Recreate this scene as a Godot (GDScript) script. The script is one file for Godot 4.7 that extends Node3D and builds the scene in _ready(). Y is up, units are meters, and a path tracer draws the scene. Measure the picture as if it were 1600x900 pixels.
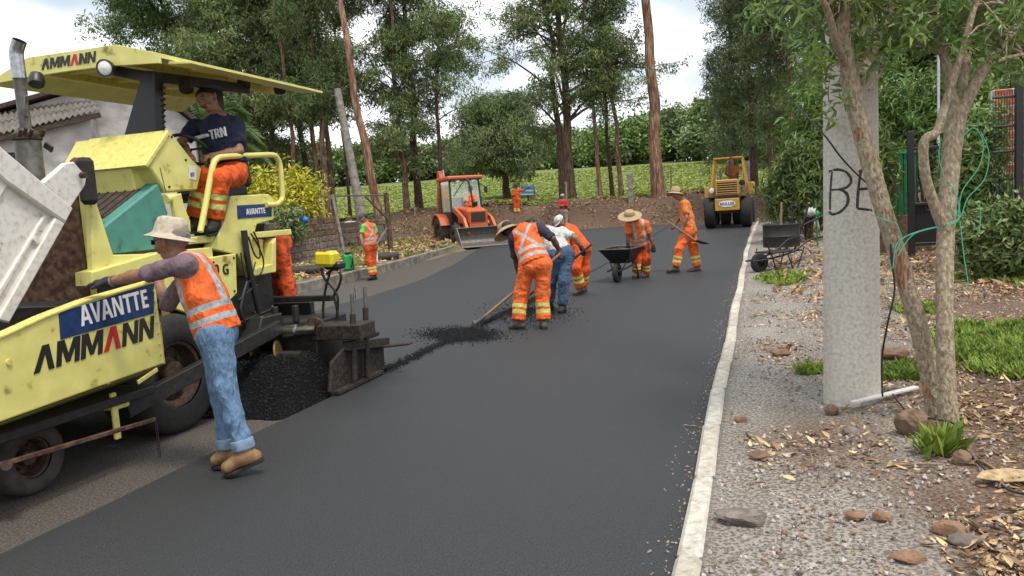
extends Node3D
# A street being paved: helpers first, then light, setting, trees, machines, people, small things.
const DEBUG := false
const FL := 1200.0
const EYE := Vector3(0, 1.6, 0)
const CR := Vector3(0.95069154, -0.06451551, -0.30335351)
const CU := Vector3(0.02963675, 0.99254632, -0.11820938)
const CF := Vector3(-0.30871875, -0.10339024, -0.94551742)
var rng := RandomNumberGenerator.new()
var mats := {}
var texs := {}
var taken := {}
var NZ := FastNoiseLite.new()

func ray(px: float, py: float) -> Vector3: return CR * ((px - 800.0) / FL) + CU * ((450.0 - py) / FL) + CF
func atd(px: float, py: float, d: float) -> Vector3: return EYE + ray(px, py) * d
func gp(px: float, py: float, y := 0.0) -> Vector3:
	var d := ray(px, py)
	return EYE + d * ((y - EYE.y) / d.y)
func onx(px: float, py: float, x: float) -> Vector3:
	var d := ray(px, py)
	return EYE + d * (x / d.x)
func onz(px: float, py: float, z: float) -> Vector3:
	var d := ray(px, py)
	return EYE + d * (z / d.z)
func depth(p: Vector3) -> float: return (p - EYE).dot(CF)
func ontop(px: float, py: float) -> Vector3:          # where a pixel's ray meets the terrain
	var d := ray(px, py)
	var t := 2.0
	while t < 300.0:
		var p := EYE + d * t
		if p.y < hgt(p.x, p.z): return Vector3(p.x, hgt(p.x, p.z), p.z)
		t += 0.02 + t * 0.004
	return EYE + d * 300.0
func onground(px: float, d: float) -> Vector3:        # at camera depth d, on the terrain, in the column of a pixel
	var p := atd(px, 320.0, d)
	for i in 3:
		var y := hgt(p.x, p.z)
		p = p + CU * ((y - p.y) / CU.y)
	return Vector3(p.x, hgt(p.x, p.z), p.z)

# ---------------------------------------------------------------- mesh builder
class MB:
	var v := PackedVector3Array()
	var n := PackedVector3Array()
	var c := PackedColorArray()
	var uv := PackedVector2Array()
	func tri(a: Vector3, b: Vector3, d: Vector3, na: Vector3, nb: Vector3, nd: Vector3) -> void:
		if (b - a).cross(d - a).dot(na + nb + nd) > 0.0:
			v.append(a); v.append(d); v.append(b); n.append(na); n.append(nd); n.append(nb)
		else:
			v.append(a); v.append(b); v.append(d); n.append(na); n.append(nb); n.append(nd)
	func flat(a: Vector3, b: Vector3, d: Vector3, out: Vector3) -> void:
		var m := (b - a).cross(d - a).normalized()
		if m.dot(out) < 0.0: m = -m
		tri(a, b, d, m, m, m)
	func quad(a: Vector3, b: Vector3, d: Vector3, e: Vector3, out: Vector3) -> void:
		flat(a, b, d, out); flat(a, d, e, out)
	func box(ctr: Vector3, size: Vector3, bs := Basis(), bev := 0.008) -> MB:
		var h := size * 0.5
		bev = minf(bev, minf(h.x, minf(h.y, h.z)) * 0.6)
		var P := {}
		for sx in [-1, 1]:
			for sy in [-1, 1]:
				for sz in [-1, 1]:
					P[[sx, sy, sz, 0]] = ctr + bs * Vector3(sx * h.x, sy * (h.y - bev), sz * (h.z - bev))
					P[[sx, sy, sz, 1]] = ctr + bs * Vector3(sx * (h.x - bev), sy * h.y, sz * (h.z - bev))
					P[[sx, sy, sz, 2]] = ctr + bs * Vector3(sx * (h.x - bev), sy * (h.y - bev), sz * h.z)
		for s in [-1, 1]:
			quad(P[[s, -1, -1, 0]], P[[s, 1, -1, 0]], P[[s, 1, 1, 0]], P[[s, -1, 1, 0]], bs.x * s)
			quad(P[[-1, s, -1, 1]], P[[1, s, -1, 1]], P[[1, s, 1, 1]], P[[-1, s, 1, 1]], bs.y * s)
			quad(P[[-1, -1, s, 2]], P[[1, -1, s, 2]], P[[1, 1, s, 2]], P[[-1, 1, s, 2]], bs.z * s)
			for r in [-1, 1]:
				quad(P[[s, r, -1, 0]], P[[s, r, 1, 0]], P[[s, r, 1, 1]], P[[s, r, -1, 1]], bs.x * s + bs.y * r)
				quad(P[[s, -1, r, 0]], P[[s, 1, r, 0]], P[[s, 1, r, 2]], P[[s, -1, r, 2]], bs.x * s + bs.z * r)
				quad(P[[-1, s, r, 1]], P[[1, s, r, 1]], P[[1, s, r, 2]], P[[-1, s, r, 2]], bs.y * s + bs.z * r)
				for q in [-1, 1]: flat(P[[s, r, q, 0]], P[[s, r, q, 1]], P[[s, r, q, 2]], bs * Vector3(s, r, q))
		return self
	func span(a: Vector3, b: Vector3, w: float, h: float, up := Vector3.UP, bev := 0.006) -> MB:      # a bar from a to b
		var z := (b - a).normalized()
		if absf(z.dot(up)) > 0.98: up = Vector3.RIGHT
		var x := up.cross(z).normalized()
		return box((a + b) * 0.5, Vector3(w, h, a.distance_to(b)), Basis(x, z.cross(x), z), bev)
	func prism(poly: PackedVector2Array, o: Vector3, ax: Vector3, ay: Vector3, depth: Vector3, bev := 0.006) -> MB:   # polygon in the plane (ax, ay) pushed along depth
		if Geometry2D.is_polygon_clockwise(poly): poly.reverse()
		var k := poly.size()
		var inner := PackedVector2Array()
		for i in k:
			var e0 := (poly[i] - poly[(i + k - 1) % k]).normalized()
			var e1 := (poly[(i + 1) % k] - poly[i]).normalized()
			var n0 := Vector2(-e0.y, e0.x)
			var m := (n0 + Vector2(-e1.y, e1.x)).normalized()
			inner.append(poly[i] + m * (bev / maxf(0.35, m.dot(n0))))
		var dn := depth.normalized()
		var idx := Geometry2D.triangulate_polygon(inner)
		if idx.is_empty():
			inner = poly
			idx = Geometry2D.triangulate_polygon(poly)
		var f := func(p: Vector2) -> Vector3: return o + ax * p.x + ay * p.y
		for i in range(0, idx.size(), 3):
			flat(f.call(inner[idx[i]]), f.call(inner[idx[i + 1]]), f.call(inner[idx[i + 2]]), -dn)
			flat(f.call(inner[idx[i]]) + depth, f.call(inner[idx[i + 1]]) + depth, f.call(inner[idx[i + 2]]) + depth, dn)
		for i in k:
			var j := (i + 1) % k
			var e := (poly[j] - poly[i]).normalized()
			var out := ax * e.y - ay * e.x
			var a: Vector3 = f.call(poly[i]); var b: Vector3 = f.call(poly[j])
			var c0 := dn * minf(bev, depth.length() * 0.4)
			quad(a + c0, b + c0, b + depth - c0, a + depth - c0, out)
			if bev > 0.0:
				quad(f.call(inner[i]), f.call(inner[j]), b + c0, a + c0, out - dn)
				quad(f.call(inner[i]) + depth, f.call(inner[j]) + depth, b + depth - c0, a + depth - c0, out + dn)
		return self
	func tube(path: PackedVector3Array, rad, sides := 10, caps := true) -> MB:
		var k := path.size()
		var fr := Vector3.ZERO
		var rings := []
		for i in k:
			var t := (path[mini(i + 1, k - 1)] - path[maxi(i - 1, 0)]).normalized()
			if fr == Vector3.ZERO: fr = (Vector3.UP if absf(t.y) < 0.9 else Vector3.RIGHT)
			fr = (fr - t * fr.dot(t)).normalized()
			var g := t.cross(fr)
			var r: float = rad[i] if rad is Array or rad is PackedFloat32Array else rad
			var ring := []
			for s in sides + 1:
				var a := TAU * s / sides
				var nn := fr * cos(a) + g * sin(a)
				ring.append([path[i] + nn * r, nn])
			rings.append(ring)
		for i in k - 1:
			for s in sides:
				var a = rings[i][s]; var b = rings[i][s + 1]; var d = rings[i + 1][s + 1]; var e = rings[i + 1][s]
				tri(a[0], b[0], d[0], a[1], b[1], d[1]); tri(a[0], d[0], e[0], a[1], d[1], e[1])
		if caps:
			for q in [0, k - 1]:
				var t := (path[1] - path[0]).normalized() * -1.0 if q == 0 else (path[k - 1] - path[k - 2]).normalized()
				for s in sides: tri(path[q], rings[q][s][0], rings[q][s + 1][0], t, t, t)
		return self
	func rod(a: Vector3, b: Vector3, r: float, sides := 10) -> MB: return tube(PackedVector3Array([a, b]), r, sides)
	func lathe(prof: Array, o: Vector3, ax: Vector3, sides := 20, sq := 1.0, sharp := 0.7) -> MB:       # prof: Vector2(radius, height along ax)
		ax = ax.normalized()
		var x := (Vector3.UP if absf(ax.y) < 0.9 else Vector3.RIGHT).cross(ax).normalized()
		var z := ax.cross(x)
		for i in prof.size() - 1:
			var p: Vector2 = prof[i]; var q: Vector2 = prof[i + 1]
			var e := (q - p).normalized()
			if e.length() < 0.5: continue
			var en := Vector2(e.y, -e.x)
			var n0 := en; var n1 := en
			if i > 0:
				var e0: Vector2 = (p - prof[i - 1]).normalized()
				if e0.dot(e) > sharp: n0 = (en + Vector2(e0.y, -e0.x)).normalized()
			if i + 2 < prof.size():
				var e2: Vector2 = (prof[i + 2] - q).normalized()
				if e2.dot(e) > sharp: n1 = (en + Vector2(e2.y, -e2.x)).normalized()
			for s in sides:
				var a := TAU * s / sides; var b := TAU * (s + 1) / sides
				var da := x * cos(a) + z * sin(a) * sq; var db := x * cos(b) + z * sin(b) * sq
				var A := o + da * p.x + ax * p.y; var B := o + db * p.x + ax * p.y; var C := o + db * q.x + ax * q.y; var D := o + da * q.x + ax * q.y
				if p.x > 0.0: tri(A, B, C, da * n0.x + ax * n0.y, db * n0.x + ax * n0.y, db * n1.x + ax * n1.y)
				if q.x > 0.0: tri(A, C, D, da * n0.x + ax * n0.y, db * n1.x + ax * n1.y, da * n1.x + ax * n1.y)
		return self
	func ball(o: Vector3, r: float, sides := 10, sc := Vector3.ONE) -> MB:
		var f := func(i: int, j: int) -> Vector3:
			var a := PI * i / (sides / 2.0) - PI / 2; var b := TAU * j / sides
			return Vector3(cos(a) * cos(b), sin(a), cos(a) * sin(b))
		for i in sides / 2:
			for j in sides:
				var A: Vector3 = f.call(i, j); var B: Vector3 = f.call(i, j + 1); var C: Vector3 = f.call(i + 1, j + 1); var D: Vector3 = f.call(i + 1, j)
				if i > 0: tri(o + A * sc * r, o + B * sc * r, o + C * sc * r, A, B, C)
				if i < sides / 2 - 1: tri(o + A * sc * r, o + C * sc * r, o + D * sc * r, A, C, D)
		return self
	func commit(off := Vector3.ZERO) -> ArrayMesh:
		var arr := []
		arr.resize(Mesh.ARRAY_MAX)
		if off != Vector3.ZERO:
			for i in v.size(): v[i] -= off
		arr[Mesh.ARRAY_VERTEX] = v
		arr[Mesh.ARRAY_NORMAL] = n
		if c.size() == v.size() and c.size() > 0: arr[Mesh.ARRAY_COLOR] = c
		if uv.size() == v.size() and uv.size() > 0: arr[Mesh.ARRAY_TEX_UV] = uv
		var m := ArrayMesh.new()
		m.add_surface_from_arrays(Mesh.PRIMITIVE_TRIANGLES, arr)
		return m

func V2(a: Array) -> PackedVector2Array:
	var p := PackedVector2Array()
	for i in range(0, a.size(), 2): p.append(Vector2(a[i], a[i + 1]))
	return p
func V3(a: Array) -> PackedVector3Array:
	var p := PackedVector3Array()
	for q in a: p.append(q)
	return p
func curve(pts: Array, per := 5) -> PackedVector3Array:      # a smooth line through points
	var out := PackedVector3Array()
	for i in pts.size() - 1:
		var p0: Vector3 = pts[maxi(i - 1, 0)]; var p1: Vector3 = pts[i]; var p2: Vector3 = pts[i + 1]; var p3: Vector3 = pts[mini(i + 2, pts.size() - 1)]
		for s in per: out.append(p1.cubic_interpolate(p2, p0, p3, float(s) / per))
	out.append(pts[-1])
	return out

# ---------------------------------------------------------------- things, parts
func numbered(called: String) -> String:
	var k: int = taken.get(called, 0)
	taken[called] = k + 1
	return called if k == 0 else "%s_%03d" % [called, k]
func tag(o: Node, label: String, category: String, group := "", kind := "") -> Node:
	if label: o.set_meta("label", label)
	if category: o.set_meta("category", category)
	if group: o.set_meta("group", group)
	if kind: o.set_meta("kind", kind)
	return o
func thing(called: String, label: String, category: String, at: Vector3, group := "") -> Node3D:
	var o := Node3D.new()
	o.name = numbered(called)
	add_child(o)
	o.position = at
	return tag(o, label, category, group)
func base_of(p: Node) -> Vector3:
	var s := Vector3.ZERO
	while p != self and p != null:
		s += p.position
		p = p.get_parent()
	return s
func obj(called: String, m, material: Material, parent: Node = self, at := Vector3.INF) -> MeshInstance3D:   # shapes are given in the scene's own metres
	var o := MeshInstance3D.new()
	var b := base_of(parent)
	if parent == self:
		o.name = numbered(called)
		if at != Vector3.INF:
			o.position = at
			b = at
	else: o.name = called
	o.mesh = m.commit(b) if m is MB else m
	o.material_override = material
	parent.add_child(o, true)
	return o
func struct(called: String, m: MB, material: Material) -> MeshInstance3D:
	var o := obj(called, m, material)
	o.set_meta("kind", "structure")
	return o
func copy(o: Node3D, at: Vector3, label := "") -> Node3D:
	var c: Node3D = o.duplicate()
	c.name = numbered(String(o.name).rstrip("0123456789").rstrip("_"))
	add_child(c)
	c.position = at
	if label: c.set_meta("label", label)
	return c
func scatter(called: String, mesh: Mesh, material: Material, tf: Array, parent: Node = self, cols: Array = []) -> MultiMeshInstance3D:
	var mm := MultiMesh.new()
	mm.transform_format = MultiMesh.TRANSFORM_3D
	mm.use_colors = cols.size() > 0
	mm.mesh = mesh
	mm.instance_count = tf.size()
	var b := base_of(parent)
	for i in tf.size():
		var t: Transform3D = tf[i]
		t.origin -= b
		mm.set_instance_transform(i, t)
		if cols.size() > 0: mm.set_instance_color(i, cols[i])
	var o := MultiMeshInstance3D.new()
	o.name = numbered(called) if parent == self else called
	o.multimesh = mm
	o.material_override = material
	parent.add_child(o, true)
	return o
func words(s: String, size: float, thick: float, at: Vector3, ax: Vector3, ay: Vector3, material: Material, parent: Node, weight := 700, called := "lettering", squeeze := 1.0) -> MeshInstance3D:
	var t := TextMesh.new()
	var f := SystemFont.new()
	f.font_names = PackedStringArray(["Droid Sans"])
	f.font_weight = weight
	t.font = f
	t.text = s
	t.font_size = 64
	t.pixel_size = size / 46.0
	t.depth = thick
	var o := MeshInstance3D.new()
	o.name = called
	o.mesh = t
	o.material_override = material
	parent.add_child(o, true)
	var x := ax.normalized()
	var z := x.cross(ay).normalized()
	o.transform = Transform3D(Basis(x * squeeze, z.cross(x), z), at - base_of(parent))
	return o

# ---------------------------------------------------------------- materials
func ntex(called: String, freq: float, stops: Array, kind := FastNoiseLite.TYPE_SIMPLEX_SMOOTH, octaves := 4, size := 512, normal := 0.0, ridged := false) -> NoiseTexture2D:
	if texs.has(called): return texs[called]
	var t := NoiseTexture2D.new()
	var f := FastNoiseLite.new()
	f.seed = called.hash() % 1000
	f.noise_type = kind
	f.frequency = freq
	f.fractal_octaves = octaves
	if ridged: f.fractal_type = FastNoiseLite.FRACTAL_RIDGED
	t.noise = f
	t.width = size
	t.height = size
	t.seamless = true
	if normal > 0.0:
		t.as_normal_map = true
		t.bump_strength = normal
	else:
		var g := Gradient.new()
		g.offsets = PackedFloat32Array()
		var off := PackedFloat32Array(); var col := PackedColorArray()
		for s in stops:
			off.append(s[0]); col.append(s[1] if s[1] is Color else Color(s[1], s[1], s[1]))
		g.offsets = off
		g.colors = col
		t.color_ramp = g
	texs[called] = t
	return t
func mt(called: String, c: Color, rough := 0.8, o := {}) -> StandardMaterial3D:      # c is the linear base colour
	if mats.has(called): return mats[called]
	var m := StandardMaterial3D.new()
	m.resource_name = called
	m.albedo_color = c.linear_to_srgb()
	m.roughness = rough
	m.metallic = o.get("metal", 0.0)
	m.metallic_specular = o.get("spec", 0.5)
	if o.has("tex"):
		m.albedo_texture = texs[o.tex]
		m.uv1_triplanar = not o.get("uv", false)
		m.uv1_world_triplanar = o.get("world", true)
		m.uv1_scale = o.scale if o.get("scale") is Vector3 else Vector3.ONE * float(o.get("scale", 1.0))
	if o.has("bump"):
		m.normal_enabled = true
		m.normal_texture = texs[o.bump]
		m.normal_scale = o.get("bs", 1.0)
		m.uv1_triplanar = not o.get("uv", false)
		m.uv1_world_triplanar = o.get("world", true)
		if not o.has("tex"): m.uv1_scale = o.scale if o.get("scale") is Vector3 else Vector3.ONE * float(o.get("scale", 1.0))
	if o.has("rtex"):
		m.roughness_texture = texs[o.rtex]
	if o.has("vc"): m.vertex_color_use_as_albedo = true
	if o.has("back"):
		m.backlight_enabled = true
		m.backlight = o.back
	mats[called] = m
	return m

# ---------------------------------------------------------------- terrain
func smooth(a: float, b: float, x: float) -> float:
	var t := clampf((x - a) / (b - a), 0.0, 1.0)
	return t * t * (3.0 - 2.0 * t)
func along(x: float, z: float) -> float: return -0.3104 * x - 0.9506 * z
func across(x: float, z: float) -> float: return 0.9506 * x - 0.3104 * z
func road_y(x: float, z: float) -> float: return 0.36 * smooth(16.0, 36.0, along(x, z))
func hgt(x: float, z: float) -> float:                 # the ground as one sheet
	var u := along(x, z)
	var w := across(x, z)
	var y := road_y(x, z)
	if x < -10.2 and z > -34.0: y += 0.17 * smooth(-10.2, -10.4, x)
	elif x > -0.31: y += 0.055 + 0.05 * smooth(0.0, 2.0, x) + 0.35 * smooth(3.0, 9.0, x) * smooth(-2.0, -10.0, z)
	else: y -= 0.09
	var n := NZ.get_noise_2d(x * 3.0, z * 3.0)
	if x > -0.31 and u < 34.0: y += (0.035 * n + 0.02 * NZ.get_noise_2d(x * 14.0, z * 14.0)) * smooth(-0.31, 0.1, x)
	# the bank at the end of the road, then the field rising behind it
	var left := smooth(-4.0, -14.0, w)
	var start := lerpf(36.3, 33.0, left) + 0.7 * NZ.get_noise_2d(x * 1.2, z * 1.2)
	var b := smooth(start, start + lerpf(2.6, 7.0, left), u)
	if b > 0.0:
		y = lerpf(y, lerpf(1.75, 1.25, left) + 0.18 * n, b)
		y += 0.22 * NZ.get_noise_2d(x * 4.0, z * 4.0) * b * (1.0 - smooth(39.0, 43.0, u))
		y += smooth(40.0, 150.0, u) * 6.4 + maxf(0.0, u - 150.0) * 0.03
	return y

# ---------------------------------------------------------------- sky, light, textures
func make_sky() -> PanoramaSkyMaterial:
	var im := Image.create(720, 360, false, Image.FORMAT_RGBF)
	var f := FastNoiseLite.new()
	f.seed = 5
	f.frequency = 1.5
	f.fractal_octaves = 5
	for j in 360:
		var el := (0.5 - (j + 0.5) / 360.0) * PI
		for i in 720:
			var az := (i + 0.5) / 720.0 * TAU
			var d := Vector3(cos(el) * cos(az), sin(el), cos(el) * sin(az))
			var q := d / (absf(d.y) + 0.25) * 0.8
			var c := smooth(-0.3, 0.3, f.get_noise_3d(q.x, q.y * 1.4, q.z))
			var col := Color(0.31, 0.375, 0.44).lerp(Color(0.95, 0.96, 0.98), c)
			col = col.lerp(Color(0.86, 0.88, 0.91), 0.4 * (1.0 - smooth(0.0, 0.34, absf(d.y))))
			im.set_pixel(i, j, col)
	var m := PanoramaSkyMaterial.new()
	m.panorama = ImageTexture.create_from_image(im)
	return m

func light() -> void:
	var cam := Camera3D.new()
	cam.name = "camera"
	cam.fov = rad_to_deg(2.0 * atan(450.0 / FL))
	cam.far = 900.0
	cam.near = 0.05
	cam.transform = Transform3D(Basis(CR, CU, -CF).orthonormalized(), EYE)
	add_child(cam)
	cam.current = true
	var e := Environment.new()
	e.background_mode = Environment.BG_SKY
	e.sky = Sky.new()
	e.sky.sky_material = make_sky()
	e.background_energy_multiplier = 1.0
	e.tonemap_mode = Environment.TONE_MAPPER_LINEAR
	e.tonemap_exposure = 1.85
	e.sdfgi_enabled = true
	e.ssao_enabled = true
	e.ssil_enabled = true
	var w := WorldEnvironment.new()
	w.name = "world_environment"
	w.environment = e
	add_child(w)
	var sun := DirectionalLight3D.new()
	sun.name = "sun"
	sun.light_energy = 0.5
	sun.light_angular_distance = 12.0
	sun.light_color = Color(1.0, 0.96, 0.9)
	sun.shadow_enabled = true
	add_child(sun)
	sun.look_at_from_position(Vector3.ZERO, Vector3(-0.35, -1.0, -0.25), Vector3.FORWARD)

func make_textures() -> void:
	ntex("mottle", 0.012, [[0.0, 0.62], [0.5, 0.86], [1.0, 1.0]])
	ntex("grain", 0.16, [[0.0, 0.45], [0.5, 0.8], [1.0, 1.0]], FastNoiseLite.TYPE_SIMPLEX_SMOOTH, 3)
	ntex("dirty", 0.014, [[0.0, Color(0.5, 0.44, 0.36)], [0.12, Color(0.72, 0.67, 0.6)], [0.25, Color(0.93, 0.91, 0.88)], [1.0, Color(1, 1, 1)]], FastNoiseLite.TYPE_SIMPLEX_SMOOTH, 6)
	ntex("grimy", 0.01, [[0.0, Color(0.2, 0.17, 0.16)], [0.3, Color(0.5, 0.45, 0.42)], [0.48, Color(0.92, 0.9, 0.88)], [1.0, Color(1, 1, 1)]], FastNoiseLite.TYPE_SIMPLEX_SMOOTH, 6)
	ntex("chipped", 0.035, [[0.0, Color(0.2, 0.11, 0.06)], [0.12, Color(0.3, 0.18, 0.1)], [0.15, Color(0.86, 0.84, 0.8)], [0.5, Color(0.97, 0.96, 0.94)], [1.0, Color(1, 1, 1)]], FastNoiseLite.TYPE_SIMPLEX_SMOOTH, 4)
	ntex("rusty", 0.02, [[0.0, Color(0.4, 0.27, 0.2)], [0.4, Color(0.66, 0.52, 0.42)], [0.6, Color(0.84, 0.75, 0.68)], [1.0, Color(1, 0.97, 0.94)]], FastNoiseLite.TYPE_SIMPLEX_SMOOTH, 6)
	ntex("speckle", 0.3, [[0.0, 0.2], [0.36, 0.45], [0.5, 0.78], [0.7, 0.95], [1.0, 1.0]], FastNoiseLite.TYPE_SIMPLEX_SMOOTH, 2)
	ntex("stones", 0.09, [[0.0, Color(0.46, 0.42, 0.38)], [0.3, Color(0.64, 0.61, 0.58)], [0.6, Color(0.95, 0.94, 0.92)], [1.0, Color(0.74, 0.72, 0.7)]], FastNoiseLite.TYPE_CELLULAR, 3)
	ntex("bark", 0.03, [[0.0, Color(0.42, 0.34, 0.3)], [0.45, Color(0.72, 0.64, 0.58)], [0.6, Color(0.95, 0.9, 0.85)], [1.0, Color(1, 1, 1)]], FastNoiseLite.TYPE_SIMPLEX_SMOOTH, 5)
	ntex("streak", 0.03, [[0.0, Color(0.4, 0.34, 0.3)], [0.35, Color(0.68, 0.55, 0.47)], [0.52, Color(0.85, 0.7, 0.6)], [0.62, Color(0.95, 0.86, 0.78)], [0.7, Color(1, 1, 0.98)], [1.0, Color(0.75, 0.74, 0.72)]], FastNoiseLite.TYPE_SIMPLEX_SMOOTH, 5)
	ntex("lichen", 0.035, [[0.0, Color(0.55, 0.48, 0.41)], [0.4, Color(0.78, 0.72, 0.65)], [0.6, Color(0.87, 0.83, 0.76)], [0.72, Color(0.98, 0.97, 0.93)], [1.0, Color(0.85, 0.9, 0.8)]], FastNoiseLite.TYPE_SIMPLEX_SMOOTH, 7)
	ntex("stain", 0.009, [[0.0, Color(0.6, 0.57, 0.53)], [0.5, Color(0.86, 0.85, 0.83)], [1.0, Color(1, 1, 1)]], FastNoiseLite.TYPE_SIMPLEX_SMOOTH, 6)
	ntex("pits", 0.06, [[0.0, 0.5], [0.16, 0.6], [0.24, 0.93], [1.0, 1.0]], FastNoiseLite.TYPE_SIMPLEX_SMOOTH, 3)
	ntex("cement", 0.018, [[0.0, Color(0.66, 0.63, 0.58)], [0.22, Color(0.82, 0.8, 0.77)], [0.5, Color(0.92, 0.91, 0.89)], [1.0, Color(1, 1, 1)]], FastNoiseLite.TYPE_SIMPLEX_SMOOTH, 7)
	ntex("n_fine", 0.12, [], FastNoiseLite.TYPE_SIMPLEX_SMOOTH, 3, 512, 4.0)
	ntex("n_soft", 0.02, [], FastNoiseLite.TYPE_SIMPLEX_SMOOTH, 4, 512, 6.0)
	ntex("n_fold", 0.008, [], FastNoiseLite.TYPE_SIMPLEX_SMOOTH, 3, 512, 14.0, true)
	ntex("n_bark", 0.03, [], FastNoiseLite.TYPE_SIMPLEX_SMOOTH, 5, 512, 8.0)
	ntex("n_stone", 0.07, [], FastNoiseLite.TYPE_CELLULAR, 3, 512, 6.0)

func make_materials() -> void:
	mt("asphalt_new", Color(0.047, 0.05, 0.058), 0.62, {"tex": "speckle", "scale": 0.85, "bump": "n_fine", "bs": 0.8, "spec": 0.55})
	mt("asphalt_loose", Color(0.009, 0.009, 0.01), 0.9, {"spec": 0.25, "tex": "grain", "scale": 3.0, "bump": "n_stone", "bs": 1.4})
	mt("crumb", Color(0.012, 0.012, 0.013), 0.75, {"spec": 0.35})
	mt("road_old", Color(0.125, 0.115, 0.107), 0.9, {"tex": "stones", "scale": 1.3, "bump": "n_stone", "bs": 0.8})
	mt("ground", Color(1, 1, 1), 0.95, {"tex": "stones", "scale": 0.9, "bump": "n_stone", "bs": 1.0, "vc": true})
	for i in 3: mt("kerb_pale_%d" % i, [Color(0.56, 0.53, 0.47), Color(0.49, 0.46, 0.4), Color(0.6, 0.58, 0.53)][i], 0.92, {"tex": "cement", "scale": 1.1, "bump": "n_stone", "bs": 0.8})
	mt("kerb_grey", Color(0.3, 0.28, 0.25), 0.9, {"tex": "stain", "scale": 0.6, "bump": "n_fine", "bs": 0.6})
	mt("yellow", Color(0.72, 0.69, 0.225), 0.42, {"tex": "dirty", "scale": 0.55})
	mt("yellow_worn", Color(0.7, 0.64, 0.19), 0.5, {"tex": "chipped", "scale": 0.9})
	mt("teal", Color(0.07, 0.27, 0.23), 0.5, {"tex": "dirty", "scale": 0.8})
	mt("black_steel", Color(0.02, 0.019, 0.018), 0.55, {"tex": "mottle", "scale": 1.5, "bump": "n_soft", "bs": 0.4})
	mt("soot_steel", Color(0.035, 0.033, 0.032), 0.5, {"tex": "mottle", "scale": 2.5, "bump": "n_soft", "bs": 0.6})
	mt("black_paint", Color(0.012, 0.012, 0.013), 0.4, {})
	mt("rubber", Color(0.026, 0.024, 0.022), 0.85, {"tex": "mottle", "scale": 2.0})
	mt("rubber_dusty", Color(0.07, 0.06, 0.05), 0.9, {"tex": "mottle", "scale": 1.2})
	mt("steel", Color(0.55, 0.55, 0.56), 0.3, {"metal": 1.0, "tex": "mottle", "scale": 3.0})
	mt("steel_dull", Color(0.2, 0.19, 0.18), 0.55, {"metal": 0.5, "tex": "stain", "scale": 2.0})
	mt("rust", Color(0.15, 0.1, 0.075), 0.8, {"tex": "rusty", "scale": 1.0, "bump": "n_soft", "bs": 0.4})
	mt("rust_dark", Color(0.085, 0.068, 0.055), 0.8, {"tex": "rusty", "scale": 1.6})
	mt("plate_dark", Color(0.042, 0.038, 0.034), 0.7, {"tex": "rusty", "scale": 1.6, "bump": "n_soft", "bs": 0.4})
	mt("brass", Color(0.45, 0.33, 0.12), 0.4, {"metal": 0.8, "tex": "dirty", "scale": 3.0})
	mt("truck_white", Color(0.66, 0.645, 0.62), 0.5, {"tex": "chipped", "scale": 0.8})
	mt("blue_sign", Color(0.01, 0.045, 0.16), 0.45, {"tex": "mottle", "scale": 2.0})
	mt("white_sign", Color(0.72, 0.72, 0.72), 0.5, {})
	mt("black_sign", Color(0.014, 0.013, 0.013), 0.45, {})
	mt("red_sign", Color(0.5, 0.015, 0.02), 0.45, {})
	mt("glass", Color(0.7, 0.8, 0.78, 0.16), 0.05, {}).transparency = BaseMaterial3D.TRANSPARENCY_ALPHA
	mt("lamp_glass", Color(0.75, 0.76, 0.74), 0.12, {"spec": 0.8})
	mt("orange_machine", Color(0.56, 0.12, 0.035), 0.5, {"tex": "dirty", "scale": 0.8})
	mt("roller_yellow", Color(0.55, 0.3, 0.045), 0.5, {"tex": "dirty", "scale": 0.9})
	mt("seat", Color(0.016, 0.016, 0.017), 0.5, {"bump": "n_soft", "bs": 0.5, "scale": 3.0})
	mt("skin_tan", Color(0.34, 0.17, 0.1), 0.55, {"tex": "mottle", "scale": 4.0})
	mt("skin_brown", Color(0.15, 0.07, 0.042), 0.55, {"tex": "mottle", "scale": 4.0})
	mt("hair", Color(0.01, 0.009, 0.008), 0.7, {"bump": "n_fine", "bs": 1.0, "scale": 4.0})
	var cl := {"tex": "mottle", "scale": Vector3(2.0, 1.1, 2.0), "bump": "n_fold", "bs": 1.0}
	mt("orange_cloth", Color(0.83, 0.115, 0.012), 0.85, cl)
	mt("orange_faded", Color(0.8, 0.155, 0.03), 0.88, {"tex": "dirty", "scale": 1.3, "bump": "n_fold", "bs": 1.0})
	mt("orange_grimy", Color(0.72, 0.1, 0.014), 0.88, {"tex": "grimy", "scale": 1.0, "bump": "n_fold", "bs": 1.0})
	mt("orange_pale", Color(0.86, 0.24, 0.06), 0.85, cl)
	mt("vest", Color(0.95, 0.15, 0.016), 0.7, cl)
	mt("vest_trim", Color(0.9, 0.19, 0.03), 0.8, cl)
	mt("band_silver", Color(0.46, 0.47, 0.48), 0.5, {"tex": "mottle", "scale": 4.0})
	mt("band_lime", Color(0.72, 0.78, 0.22), 0.6, {"tex": "mottle", "scale": 4.0})
	mt("denim", Color(0.135, 0.24, 0.41), 0.9, {"tex": "cement", "scale": Vector3(3.0, 1.0, 3.0), "bump": "n_fold", "bs": 0.9})
	mt("denim_pale", Color(0.3, 0.42, 0.58), 0.9, {"tex": "mottle", "scale": 2.2})
	mt("denim_dark", Color(0.07, 0.13, 0.23), 0.9, {"tex": "mottle", "scale": 2.2, "bump": "n_fold", "bs": 1.2})
	mt("mauve", Color(0.2, 0.135, 0.165), 0.9, cl)
	mt("navy", Color(0.012, 0.017, 0.05), 0.85, cl)
	mt("navy_soft", Color(0.04, 0.038, 0.075), 0.9, cl)
	mt("white_cloth", Color(0.7, 0.7, 0.68), 0.9, cl)
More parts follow.
